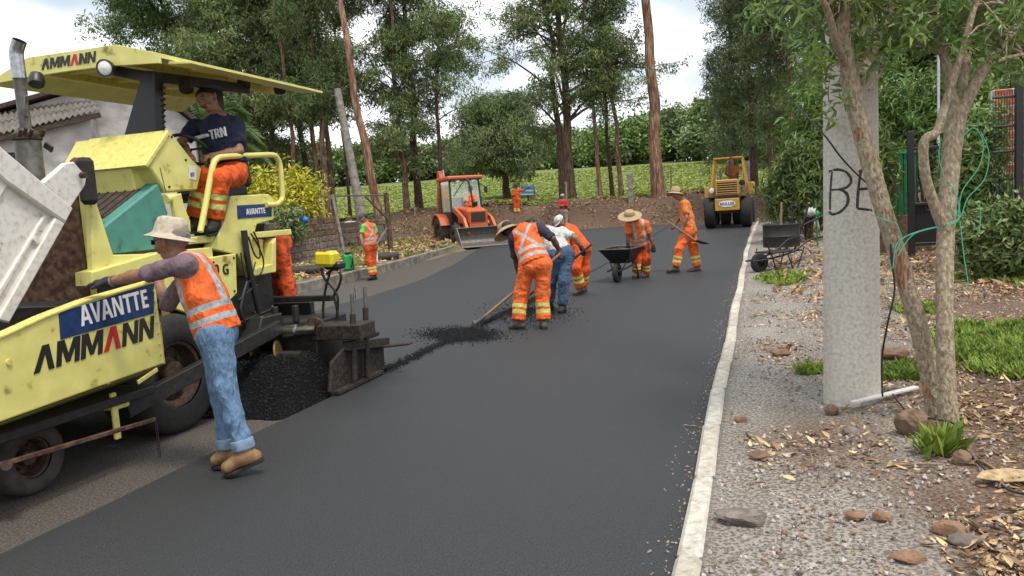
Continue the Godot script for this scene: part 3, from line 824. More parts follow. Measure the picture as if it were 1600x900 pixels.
	for row in 2:
		for i in 30:
			var px := 380.0 + i * 31.0 + r.randf_range(-10, 10) + row * 15.0
			var d := 128.0 + row * 12.0 + r.randf_range(-6, 6)
			if px > 1050: d -= 45.0 * smooth(1050, 1250, px)
			var h := r.randf_range(3.2, 8.0) + row * 1.2 + 3.5 * smooth(980, 1100, px)
			var dark := r.randf() < 0.4
			tree("wood_tree", ("dark" if dark else "bright") + (" green round tree in the front row" if row == 0 else " green round tree in the back row") + " of the far wood", onground(px, d), {"h": h * 0.8, "r": 0.3, "c0": 0.1, "cr": 4.0, "nb": 22, "ns": 700, "leafmat": "leaf_dark" if dark else "leaf_wood", "bark": "bark_dark", "leaf": "broad", "size": 3.4, "clump": 2.2}, "trees of the far wood")
			k += 1

func hedges() -> void:
	bush("golden_bush", "round yellow-green bush behind the paver's rear rail", onground(425, 26), Vector3(3.4, 3.0, 3.0), 2600, "small", mats.leaf_gold, 1.9)
	bush("roadside_shrub", "long-leaved grey-green shrub on the bank beside the concrete pole", onground(1262, 21.5) , Vector3(1.5, 2.5, 1.5), 1300, "shoot", mats.leaf_olive, 1.6, "shrubs along the fence")
	bush("roadside_shrub", "fresh green shrub behind the concrete pole above the long-leaved shrub", onground(1286, 24), Vector3(1.9, 4.0, 1.8), 1300, "shoot", mats.leaf_near, 1.8, "shrubs along the fence")
	bush("roadside_shrub", "variegated shrub between the concrete pole and the green fence panel", onground(1362, 16.0), Vector3(0.7, 2.4, 0.8), 700, "shoot", mats.leaf_olive, 1.3, "shrubs along the fence")
	bush("roadside_shrub", "tall shrub overhanging the green fence panel", onground(1450, 23), Vector3(3.0, 5.0, 2.0), 1700, "shoot", mats.leaf_near, 1.7, "shrubs along the fence")
	bush("ivy_hedge", "dark ivy hedge between the black gate and the brick wall", onground(1520, 12.6), Vector3(0.7, 2.6, 0.7), 1900, "small", mats.leaf_wood, 1.5, "hedges by the gate", "hedge")
	bush("ivy_hedge", "clipped leafy hedge in front of the iron railing", onground(1566, 11.2), Vector3(0.95, 1.0, 0.6), 1900, "small", mats.leaf_olive, 1.3, "hedges by the gate", "hedge")
	bush("grey_shrub", "low grey-green shrub on top of the block wall", onground(440, 24) + Vector3(0, 0.5, 0), Vector3(1.6, 1.2, 1.0), 500, "small", mats.leaf_dark, 1.6)
	# palm behind the house
	var at := onground(322, 27)
	var p := thing("palm_tree", "palm with feathery fronds behind the paver operator", "tree", at)
	obj("trunk", MB.new().tube(V3([at - Vector3(0, 0.3, 0), at + Vector3(0.1, 2.5, 0), at + Vector3(0, 4.4, 0)]), [0.2, 0.15, 0.14], 10), mats.bark_dark, p)
	for i in 22:
		var a := i * 2.399; var e := 1.1 - 1.4 * (i / 22.0)
		var d := Vector3(cos(a) * cos(e), sin(e), sin(a) * cos(e))
		var c := at + Vector3(0, 4.4, 0)
		var line := curve([c, c + d * 1.0, c + d * 1.9 - Vector3(0, 0.35, 0), c + d * 2.5 - Vector3(0, 1.0, 0)], 5)
		var mb := MB.new().tube(line, 0.018, 4)
		for j in range(2, line.size()):
			var t := (line[j] - line[j - 1]).normalized()
			var s := t.cross(Vector3.UP).normalized()
			for q in [-1, 1]:
				for m in 2:
					var dd: Vector3 = (s * q + t * 0.7 - Vector3.UP * 0.35).normalized()
					leaf(mb, line[j].lerp(line[j - 1], m * 0.5), dd, t, 0.55, 0.045, 0.3)
		mb.c.resize(mb.v.size()); mb.c.fill(Color(1, 1, 1))
		obj("frond", mb, mats.leaf_palm, p)

# ---------------------------------------------------------------- house, walls, posts
func block_wall(called: String, label: String, a: Vector3, b: Vector3, rows: int, bl: float, bh: float, cols: Array, top_rows: int, depth_: float, piece := "block") -> Node3D:
	var r := RandomNumberGenerator.new()
	r.seed = label.hash()
	var t := thing(called, label, "wall", a)
	var d := (b - a); d.y = 0
	var len := d.length(); d = d.normalized()
	var up := Vector3.UP
	var nrm := d.cross(up).normalized()
	if nrm.dot(EYE - a) < 0: nrm = -nrm
	var slope := (b.y - a.y) / len
	obj("mortar_core", MB.new().span(a + up * (rows * bh * 0.5 - 0.1) - nrm * 0.02, b + up * (rows * bh * 0.5 - 0.1) - nrm * 0.02, depth_ - 0.03, rows * bh + 0.18), mats.mortar, t)
	for j in rows:
		var x := -0.5 * bl * (j % 2)
		while x < len:
			var l := bl * r.randf_range(0.93, 1.0)
			var x0 := maxf(x, 0.0); var x1 := minf(x + l, len)
			if x1 - x0 > 0.08 and not (j == rows - 1 and r.randf() < 0.12):
				var base := a + d * ((x0 + x1) * 0.5) + up * (slope * (x0 + x1) * 0.5 + bh * (j + 0.5)) + nrm * r.randf_range(0.0, 0.012)
				var ci: String = cols[r.randi() % cols.size()] if j < rows - top_rows else ["block_3", "block_4", "block_1"][r.randi() % 3]
				obj(piece, MB.new().box(base, Vector3(x1 - x0 - 0.014, bh - 0.016, depth_), Basis(d, up, d.cross(up)), 0.01), mats[ci], t)
			x += bl
	return t
func post(called: String, label: String, cat: String, p: Vector3, q: Vector3, r0: float, r1: float, m: Material, group := "", square := false) -> Node3D:
	var mb := MB.new()
	if square: mb.span(p - (q - p).normalized() * 0.2, q, r0 * 2, r0 * 2, Vector3.BACK, 0.012)
	else:
		var d := (q - p).normalized()
		mb.tube(V3([p - d * 0.2, p.lerp(q, 0.5) + Vector3(0.01, 0, 0), q - d * 0.01, q]), [r0, (r0 + r1) * 0.5, r1, r1 * 0.8], 9)
	var o := obj(called, mb, m, self, p)
	tag(o, label, cat, group)
	return o
func built() -> void:
	# ---- house behind the paver
	# its front turns towards the street corner, so that the side runs back along the sight line
	var hf := Vector3(ray(318, 200).x, 0, ray(318, 200).z).normalized()
	var hx := hf.cross(Vector3.UP).normalized()
	var ho := onz(150, 380, -16.0)
	ho.y = -0.2
	var HP := func(px: float, py: float, dd := 0.0) -> Vector2:       # a pixel on the house front, as (along, up)
		var d := ray(px, py)
		var p := EYE + d * ((ho + hf * dd - EYE).dot(hf) / d.dot(hf))
		return Vector2((p - ho).dot(hx), p.y - ho.y)
	var H3 := func(v: Vector2, dd := 0.0) -> Vector3: return ho + hx * v.x + Vector3.UP * v.y + hf * dd
	var h := thing("house", "pale plastered house with grey corrugated roof behind the paver", "house", ho)
	var A: Vector2 = HP.call(-60, 235); var Pk: Vector2 = HP.call(205, 118); var B: Vector2 = HP.call(302, 193)
	obj("wall", MB.new().prism(PackedVector2Array([Vector2(A.x - 3, 0), Vector2(B.x, 0), B, Pk, Vector2(A.x - 3, A.y - 0.3)]), ho, hx, Vector3.UP, hf * 6.0, 0.02), mats.plaster, h)
	var up := Vector2(0, 0.15)
	var rf := obj("roof", MB.new().prism(PackedVector2Array([Pk + Vector2(0, 0.04), B + Vector2(0.2, -0.12), B + Vector2(0.2, 0.02), Pk + up]), ho - hf * 0.3, hx, Vector3.UP, hf * 6.4, 0.01), mats.rust_dark, h)
	obj("rake_board", MB.new().prism(PackedVector2Array([Pk + Vector2(0, 0.04), Vector2(A.x - 3.4, A.y - 0.35), Vector2(A.x - 3.4, A.y - 0.22), Pk + up]), ho - hf * 0.3, hx, Vector3.UP, hf * 6.4, 0.01), mats.rust_dark, rf)
	# lean-to with a corrugated roof facing the road
	var e0: Vector3 = H3.call(HP.call(-70, 224, -1.5), -1.5); var e1: Vector3 = H3.call(HP.call(156, 171, -1.5), -1.5)
	var u0: Vector3 = H3.call(HP.call(-70, 186, -0.05), -0.05); var u1: Vector3 = H3.call(HP.call(150, 158, -0.05), -0.05)
	for row in 2:
		var mb := MB.new()
		var n := 96
		for i in n:
			var s0 := i / float(n); var s1 := (i + 1) / float(n)
			var w0 := 0.035 * sin(s0 * TAU * 24); var w1 := 0.035 * sin(s1 * TAU * 24)
			var t0 := row * 0.5; var t1 := row * 0.5 + 0.52
			var dy := Vector3(0, 0.03 * row, 0)
			var a := e0.lerp(e1, s0).lerp(u0.lerp(u1, s0), t0) + Vector3(0, w0, 0) + dy; var b := e0.lerp(e1, s1).lerp(u0.lerp(u1, s1), t0) + Vector3(0, w1, 0) + dy
			var c := e0.lerp(e1, s1).lerp(u0.lerp(u1, s1), t1) + Vector3(0, w1, 0) + dy; var d := e0.lerp(e1, s0).lerp(u0.lerp(u1, s0), t1) + Vector3(0, w0, 0) + dy
			mb.quad(a, b, c, d, Vector3.UP)
			mb.quad(a - Vector3(0, 0.02, 0), b - Vector3(0, 0.02, 0), c - Vector3(0, 0.02, 0), d - Vector3(0, 0.02, 0), Vector3.DOWN)
			mb.quad(a, b, b - Vector3(0, 0.02, 0), a - Vector3(0, 0.02, 0), -hf)
		obj("corrugated_sheet", mb, mats.roof_tile, rf)
	obj("rafter", MB.new().span(e0 - Vector3(0, 0.12, 0) + hf * 0.05, e1 - Vector3(0, 0.12, 0) + hf * 0.05, 0.06, 0.12), mats.rust_dark, rf)
	var q0: Vector2 = HP.call(-70, 228, -1.2); var q1: Vector2 = HP.call(140, 180, -1.2)
	obj("lean_to_wall", MB.new().prism(PackedVector2Array([Vector2(q0.x, 0), Vector2(q1.x, 0), q1, q0]), ho - hf * 1.2, hx, Vector3.UP, hf * 1.18, 0.01), mats.plaster, h)
	var hb := Basis(hx, Vector3.UP, -hf)
	var w := obj("window", MB.new().box(H3.call(HP.call(23, 252, -1.2), -1.205), Vector3(0.42, 0.42, 0.06), hb), mats.rust_dark, h)
	obj("pane", MB.new().box(H3.call(HP.call(23, 252, -1.2), -1.22), Vector3(0.34, 0.34, 0.06), hb), mats.black_paint, w)
	# ---- block wall and gate on the far verge
	var wa := gp(415, 424, 0.2); var wb := gp(527, 402, 0.3)
	block_wall("block_wall", "weathered grey block wall with brown upper courses beside the wire gate", wa, wb, 7, 0.4, 0.2, ["block_0", "block_1", "block_2", "block_0"], 3, 0.16)
	var wc := gp(531, 391, 0.35); var wd := gp(612, 384, 0.4)
	block_wall("block_wall", "low brown block wall behind the worker in green sleeves", wc, wd, 5, 0.55, 0.22, ["block_1", "block_3", "block_0"], 1, 0.2)
	var gt := thing("wire_gate", "rusty wire gate frame with diagonal braces beside the block wall", "gate", gp(540, 407, 0.25))
	var dg := depth(gp(540, 407, 0.25))
	var P := func(x: float, y: float, dd := 0.0) -> Vector3: return atd(x, y, dg + dd)
	obj("post", MB.new().rod(P.call(519, 304), P.call(541, 410), 0.05), mats.post_grey, gt)
	obj("post", MB.new().rod(P.call(603, 302, 1.5), P.call(611, 396, 1.5), 0.09), mats.bark_dark, gt)
	obj("top_rail", MB.new().rod(P.call(519, 306), P.call(604, 305, 1.5), 0.025), mats.steel_dull, gt)
	obj("brace", MB.new().rod(P.call(570, 306, 0.7), P.call(608, 345, 1.5), 0.035), mats.steel_dull, gt)
	obj("brace", MB.new().rod(P.call(590, 380, 1.3), P.call(609, 349, 1.5), 0.035), mats.post_grey, gt)
	obj("brace", MB.new().rod(P.call(524, 358, 0), P.call(556, 385, 0.5), 0.02), mats.steel_dull, gt)
	for i in 4: obj("wire", MB.new().rod(P.call(522 + i * 3.2, 322 + i * 19), P.call(605 + i * 1.5, 320 + i * 16, 1.5), 0.008, 4), mats.steel_dull, gt)
	for i in 3: post("wall_post", "thin grey post standing at the block wall", "post", gp([455, 487, 497][i], [402, 404, 402][i], 0.25), atd([451, 478, 489][i], [304, 318, 316][i], depth(gp([455, 487, 497][i], [402, 404, 402][i], 0.25))), 0.05, 0.045, mats.post_grey, "posts at the block wall")
	# ---- leaning concrete post and fence posts of the field
	var lp := onground(574, 29)
	post("concrete_post", "pale round concrete post leaning beside the wire gate", "post", lp, atd(527, 139, 29), 0.2, 0.13, mats.post_grey)
	for a in [[728, 307, 40, 0.05, "thin fence post behind the backhoe cab"], [750, 304, 39, 0.05, "thin fence post behind the backhoe hood"], [932, 280, 40, 0.05, "thin post between the big spreading tree and three slender trunks"], [1049, 262, 44, 0.05, "thin fence post just behind the huge bare trunk"], [1126, 263, 41, 0.06, "pale thin post behind the roller canopy"], [885, 284, 40, 0.06, "pale thin post at the foot of the big spreading tree"], [648, 318, 38, 0.05, "thin fence post in front of the close pair of trees"]]:
		var p := onground(a[0], a[2])
		post("fence_post", a[4], "post", p, atd(a[0] - 1, a[1], a[2]), a[3], a[3] * 0.85, mats.post_grey, "fence posts of the field")
	var fp := onground(986, 38)
	post("fence_post", "thick square concrete fence post beside the three slender trunks", "post", fp, atd(984, 271, 38), 0.11, 0.11, mats.post_grey, "fence posts of the field", true)
	var rp := onground(1168, 36)
	post("fence_post", "pale weathered slab post behind the roller", "post", rp, atd(1166, 252, 36), 0.16, 0.14, mats.post_grey, "fence posts of the field", true)
	# ---- sign in the field
	var sp := onground(833, 42)
	var sg := thing("sign_board", "blue and white notice board on a stout post in the field", "sign", sp)
	obj("post", MB.new().span(sp - Vector3(0, 0.2, 0), atd(831, 290, 42), 0.24, 0.24, Vector3.BACK), mats.post_grey, sg)
	obj("thin_post", MB.new().rod(onground(826, 42.2) - Vector3(0, 0.1, 0), atd(824, 294, 42.0), 0.05), mats.bark_dark, sg)
	var bx := CR; var by := (CU + CR * 0.04).normalized(); var bz := -CF
	var bs := Basis(bx, by, bz).orthonormalized()
	var bd := obj("board", MB.new().box(atd(823.5, 297.5, 41.7), Vector3(0.68, 0.5, 0.03), bs), mats.white_sign, sg)
	obj("print_band", MB.new().box(atd(823.5, 293.6, 41.68), Vector3(0.66, 0.2, 0.01), bs, 0.001), mats.sign_blue, bd)
	obj("print_band", MB.new().box(atd(823.5, 300.6, 41.68), Vector3(0.66, 0.12, 0.01), bs, 0.001), mats.sign_blue, bd)
	# ---- concrete utility pole
	var b0 := gp(1331, 622, 0.07)
	var dd := depth(b0)
	var rb := 41.5 / FL * dd; 
	var top := atd(1328.0, 60, dd + 0.05)
	var dir := (top - b0).normalized()
	var pl := thing("utility_pole", "tapered concrete utility pole with black painted letters on the verge", "pole", b0)
	var prof := []
	for i in 25: prof.append(Vector2(rb * (1.0 - 0.0165 * i * 8.6 / 24.0), -0.3 + i * 8.6 / 24.0))
	prof.append(Vector2(0, 8.3))
	obj("shaft", MB.new().lathe(prof, b0, dir, 40, 1.0, 0.5), mats.concrete, pl)
	# painted strokes lie on the curved face
	var stroke := func(pts: Array) -> void:
		var mb := MB.new()
		var line := []
		for p in pts:
			# the point of the pole's surface under that pixel
			var rr := ray(p[0], p[1])
			var t := dd - rb * 1.3
			for i in 400:
				var q := EYE + rr * t
				var hgt_ := (q - b0).dot(dir)
				var rad := rb * (1.0 - 0.0165 * (hgt_ + 0.3)) - 0.0105
				if (q - b0 - dir * hgt_).length() < rad: break
				t += 0.001
			line.append(EYE + rr * t)
		var c := curve(line, 7)
		var wob := []
		for i in c.size(): wob.append(0.0155 + 0.0022 * NZ.get_noise_1d(i * 40.0 + pts[0][0]))
		mb.tube(c, wob, 6)
		obj("painted_letter", mb, mats.black_sign, pl)
	stroke.call([[1302, 268], [1300, 290], [1299, 312], [1299, 328]])
	stroke.call([[1297, 268], [1310, 265], [1324, 270], [1330, 282], [1325, 292], [1314, 296], [1301, 297]])
	stroke.call([[1301, 297], [1316, 297], [1325, 306], [1324, 320], [1314, 331], [1303, 335], [1297, 331]])
	stroke.call([[1345, 265], [1342, 285], [1340, 305], [1339, 326]])
	stroke.call([[1339, 326], [1350, 327], [1361, 329]])
	stroke.call([[1342, 296], [1352, 295], [1362, 296]])
	stroke.call([[1341, 270], [1347, 266], [1352, 270]])
	obj("stay_wire", MB.new().tube(curve([atd(1240, 160, dd + 0.6), atd(1287, 210, dd - 0.15), atd(1316, 248, dd - rb - 0.02), atd(1352, 284, dd - rb - 0.02), atd(1378, 300, dd - 0.1)], 6), 0.006, 6), mats.cable, pl)
	# ---- fence of the property on the right
	var zf := -18.5
	var gf := thing("metal_fence", "green sheet metal fence panel behind the shrubs", "fence", onz(1400, 345, zf))
	for i in 6:
		var c := onz(1378 + i * 9.5, 235, zf)
		obj("sheet", MB.new().box(Vector3(c.x, 1.55, zf), Vector3(0.148, 1.5, 0.03)), mats.green_paint, gf)
	obj("rail", MB.new().box(onz(1402, 240, zf) + Vector3(0, 0, 0.03), Vector3(0.9, 0.05, 0.03)), mats.green_paint, gf)
	obj("plinth", MB.new().box(Vector3(onz(1402, 300, zf).x, 0.45, zf), Vector3(1.3, 0.9, 0.2)), mats.block_3, gf)
	var zg := -17.2
	var bg := thing("black_gate", "black barred metal gate behind the foreground trees", "gate", onz(1450, 370, zg))
	var g0 := onz(1424, 350, zg).x; var g1 := onz(1482, 350, zg).x
	for s in 2: obj("post", MB.new().box(Vector3([g0, g1][s], 1.35, zg), Vector3(0.12, 2.5, 0.12)), mats.iron, bg)
	for y in [0.35, 1.15, 2.25]: obj("rail", MB.new().box(Vector3((g0 + g1) * 0.5, y, zg), Vector3(g1 - g0 - 0.1, 0.06, 0.05)), mats.iron, bg)
	obj("lower_sheet", MB.new().box(Vector3((g0 + g1) * 0.5, 0.75, zg - 0.02), Vector3(g1 - g0 - 0.12, 0.8, 0.015)), mats.iron, bg)
	for i in 9: obj("bar", MB.new().box(Vector3(lerpf(g0, g1, (i + 0.5) / 9.0), 1.65, zg), Vector3(0.025, 1.35, 0.025)), mats.iron, bg)
	post("grey_mast", "thin pale metal mast rising behind the black gate", "post", onground(1465, 19), atd(1466, -40, 19), 0.035, 0.035, mats.steel, "")
	# brick wall with iron railing
	var zb := -14.5
	var wl := thing("brick_wall", "orange hollow-brick wall with pale mortar at the property's corner", "wall", Vector3(onz(1580, 300, zb).x, 0.4, zb))
	var x0 := onz(1553, 200, zb).x
	var yb := onz(1570, 245, zb).y; var yt := onz(1570, 138, zb).y
	obj("mortar_core", MB.new().box(Vector3(x0 + 1.48, (0.3 + yt) * 0.5, zb - 0.1), Vector3(2.97, yt - 0.32, 0.16)), mats.mortar_pale, wl)
	var nr := int((yt - 0.4) / 0.135)
	for j in nr:
		for i in 11:
			var xx := x0 + 0.14 + i * 0.275 - (0.13 if j % 2 else 0.0)
			var l := 0.255 if not (i == 0 and j % 2) else 0.13
			if i == 0 and j % 2: xx += 0.065
			obj("brick", MB.new().box(Vector3(xx, yt - 0.07 - j * 0.135, zb - 0.1 + 0.004 * (i % 3)), Vector3(l, 0.112, 0.19), Basis(), 0.008), mats["brick_%d" % ((i * 7 + j * 5) % 3)], wl)
	var zr := -13.4
	var rl := thing("iron_railing", "black iron railing with tall end post in front of the brick wall", "fence", onz(1590, 385, zr))
	var rx := onz(1592, 300, zr).x
	obj("end_post", MB.new().box(Vector3(rx, onz(1592, 250, zr).y, zr), Vector3(0.1, onz(1592, 120, zr).y - onz(1592, 390, zr).y, 0.1)), mats.iron, rl)
	var ya := onz(1580, 140, zr).y; var yc := onz(1580, 252, zr).y
	for i in 9: obj("bar", MB.new().box(Vector3(rx - 0.05 - i * 0.036, (ya + yc) * 0.5 - 0.3, zr), Vector3(0.01, ya - yc + 0.6, 0.01)), mats.iron, rl)
	for y in [ya - 0.1, yc + 0.15, (ya + yc) * 0.5]: obj("rail", MB.new().box(Vector3(rx - 0.19, y, zr), Vector3(0.32, 0.035, 0.03)), mats.iron, rl)
	for i in 12: obj("bar", MB.new().box(Vector3(rx + 0.12 + i * 0.09, 1.4, zr), Vector3(0.018, 2.6, 0.018)), mats.iron, rl)
	for y in [0.35, 2.5]: obj("rail", MB.new().box(Vector3(rx + 0.65, y, zr), Vector3(1.2, 0.035, 0.03)), mats.iron, rl)

# ---------------------------------------------------------------- the two near trees
func foreground_trees() -> void:
	var r := RandomNumberGenerator.new()
	r.seed = 21
	var specs := [
		["leaning rough-barked tree with torn bark in front of the concrete pole", 4.95,
			[[1470, 655, 0.0], [1448, 560, 0.0], [1415, 440, -0.05], [1375, 310, -0.1], [1345, 200, -0.1], [1327, 120, -0.1]], [0.125, 0.105, 0.098, 0.095, 0.1, 0.105],
			[[[1330, 130, -0.1], [1318, 60, -0.2], [1322, -20, -0.3], [1318, -130, -0.4]], [[1340, 130, -0.1], [1366, 75, 0.1], [1392, 20, 0.2], [1420, -60, 0.3]], [[1326, 110, -0.1], [1308, 70, -0.3], [1290, 10, -0.5], [1250, -60, -0.7]], [[1372, 70, 0.1], [1340, 62, 0.3], [1300, 50, 0.5]], [[1358, 140, 0.0], [1378, 110, 0.2], [1372, 82, 0.3]], [[1322, 0, -0.2], [1280, -30, -0.6], [1220, -20, -0.9]]]],
		["upright rough-barked tree with forked trunk beside the leaning tree", 4.75,
			[[1485, 705, 0.0], [1479, 600, 0.0], [1476, 480, 0.0], [1478, 360, 0.05], [1487, 240, 0.1], [1496, 170, 0.12]], [0.115, 0.095, 0.088, 0.092, 0.1, 0.11],
			[[[1496, 190, 0.1], [1478, 100, 0.2], [1462, 40, 0.2], [1445, -40, 0.1], [1430, -120, 0.1]], [[1500, 180, 0.1], [1530, 120, 0.1], [1572, 60, 0.2], [1640, -10, 0.3]], [[1471, 350, -0.02], [1447, 280, -0.1], [1444, 222, -0.15], [1464, 205, -0.15], [1478, 160, -0.15], [1500, 90, -0.2], [1522, 10, -0.2], [1540, -80, -0.2]], [[1478, 90, 0.2], [1440, 70, 0.4], [1400, 60, 0.6], [1380, 40, 0.7]], [[1545, 100, 0.1], [1600, 85, 0.3], [1660, 90, 0.4]], [[1498, 170, 0.1], [1512, 90, 0.4], [1520, 20, 0.6], [1535, -60, 0.8]], [[1560, 70, 0.2], [1570, 10, -0.2], [1590, -60, -0.5]]]]]
	var crown_pts := [[[1330, -20], [1290, 20], [1260, -20], [1310, 60], [1300, 40], [1318, 100], [1240, 20], [1380, -30], [1400, 10], [1345, 30], [1285, 60], [1262, 30]], [[1420, 20], [1450, -20], [1500, -10], [1560, 20], [1590, 40], [1580, 70], [1540, 20], [1600, 30], [1480, 40], [1420, 60], [1530, 60], [1610, 80], [1440, 50], [1570, 90]]]
	for k in 2:
		var s = specs[k]
		var pts := []
		for p in s[2]: pts.append(atd(p[0], p[1], s[1] + p[2]))
		pts[0].y = hgt(pts[0].x, pts[0].z) - 0.12
		var t := thing("roadside_tree", s[0], "tree", Vector3(pts[0].x, hgt(pts[0].x, pts[0].z), pts[0].z), "near roadside trees")
		var line := curve(pts, 14)
		var rad := []
		for i in line.size():
			var q := float(i) / 14.0
			var i0 := mini(int(q), s[3].size() - 1); var i1 := mini(i0 + 1, s[3].size() - 1)
			rad.append(lerpf(s[3][i0], s[3][i1], q - i0) * 0.6 * (1.0 + 0.07 * NZ.get_noise_1d(i * 12.5 + k * 300)) * 0.93)
		var tk := MB.new().tube(line, rad, 28)
		if k == 0:                   # places where the bark is torn off
			var scars := [[curve([atd(1393, 328, 4.8), atd(1402, 365, 4.8), atd(1412, 398, 4.8)], 6), 0.022], [curve([atd(1408, 402, 4.8), atd(1418, 430, 4.8), atd(1411, 465, 4.8)], 6), 0.05], [curve([atd(1446, 560, 4.8), atd(1454, 590, 4.8), atd(1463, 622, 4.8)], 6), 0.035], [curve([atd(1342, 205, 4.8), atd(1345, 212, 4.8)], 3), 0.03]]
			var parts := split(tk, func(p: Vector3) -> int:
				for sc in scars:
					for q: Vector3 in sc[0]:
						var e := p - q
						e -= CF * e.dot(CF)
						if e.length() < sc[1] * (0.75 + 0.8 * NZ.get_noise_3dv(p * 60.0)) and p.distance_to(q) < 0.16: return 1
				return 0)
			obj("trunk", parts[0], mats.bark_near, t)
			if parts.has(1): obj("bare_wood", parts[1], mats.wood_bare, t)
		else: obj("trunk", tk, mats.bark_near, t)
		var li := 0
		for b in s[4]:
			var bp := []
			for p in b: bp.append(atd(p[0], p[1], s[1] + p[2]))
			var bl := curve(bp, 6)
			var r0: float = 0.58 * [0.085, 0.06, 0.05, 0.02, 0.014, 0.04][li] if k == 0 else 0.58 * [0.06, 0.07, 0.058, 0.02, 0.025, 0.05, 0.022][li]
			var br := []
			for i in bl.size(): br.append(r0 * (1.0 - 0.55 * i / bl.size()) * (1.0 + 0.08 * NZ.get_noise_1d(i * 30.0 + li * 77)))
			obj("limb", MB.new().tube(bl, br, 10), mats.bark_near, t)
			li += 1
		var tips := []
		for c in crown_pts[k]:
			for q in 3: tips.append(atd(c[0] + r.randf_range(-25, 25), c[1] + r.randf_range(-25, 15), s[1] + r.randf_range(-0.5, 0.9)))
		var tw := MB.new()
		for q in tips:
			var bp = specs[k][4][r.randi() % specs[k][4].size()]
			var e = bp[bp.size() - 2]
			tw.tube(curve([atd(e[0], e[1], s[1] + e[2]), q.lerp(atd(e[0], e[1], s[1] + e[2]), 0.4) + Vector3(0, 0.08, 0), q], 3), [0.011, 0.01, 0.008, 0.007, 0.006, 0.005, 0.004], 5)
		obj("twigs", tw, mats.bark_near, t)
		# the crown goes on above the frame
		for q in 22: tips.append(atd(r.randf_range(1180, 1420) if k == 0 else r.randf_range(1380, 1720), r.randf_range(-420, -40), s[1] + r.randf_range(-1.2, 1.2)))
		foliage("crown", tips, 330, Vector3(0.13, 0.1, 0.13), "shoot", mats.leaf_near, t, r, 0.62, 0.9)

# ---------------------------------------------------------------- what lies on the verge
func rock(called: String, label: String, at: Vector3, size: Vector3, m: Material, sd: int, group := "stones on the verge") -> void:
	var r := RandomNumberGenerator.new()
	r.seed = sd
	var f := FastNoiseLite.new()
	f.seed = sd
	f.frequency = 0.9
	var mb := MB.new()
	var n := 12
	var cuts := []
	for i in 7: cuts.append([Vector3(r.randfn(), r.randfn(), r.randfn()).normalized(), r.randf_range(0.6, 0.85)])
	var F := func(i: int, j: int) -> Vector3:
		var a := PI * i / n - PI / 2; var b := TAU * (j % (2 * n)) / (2 * n)
		var d := Vector3(cos(a) * cos(b), sin(a), cos(a) * sin(b))
		var l := 1.0 + 0.25 * f.get_noise_3dv(d * 1.4)
		for c in cuts:
			var q: float = d.dot(c[0])
			if q * l > c[1]: l = c[1] / q
		return at + Vector3(0, size.y * 0.3, 0) + d * l * size * 0.5
	for i in n:
		for j in 2 * n:
			var a: Vector3 = F.call(i, j); var b: Vector3 = F.call(i, j + 1); var c: Vector3 = F.call(i + 1, j + 1); var d: Vector3 = F.call(i + 1, j)
			var o := (a + b + c + d) * 0.25 - at
			if i > 0: mb.flat(a, b, c, o)
			if i < n - 1: mb.flat(a, c, d, o)
	tag(obj(called, mb, m, self, at), label, "stone", group)
func lying(r: RandomNumberGenerator, x: float, z: float, k: float, lift := 0.004, tilt := 0.25) -> Transform3D:
	return Transform3D(any_basis(r, tilt).scaled(Vector3.ONE * k), Vector3(x, hgt(x, z) + lift, z))
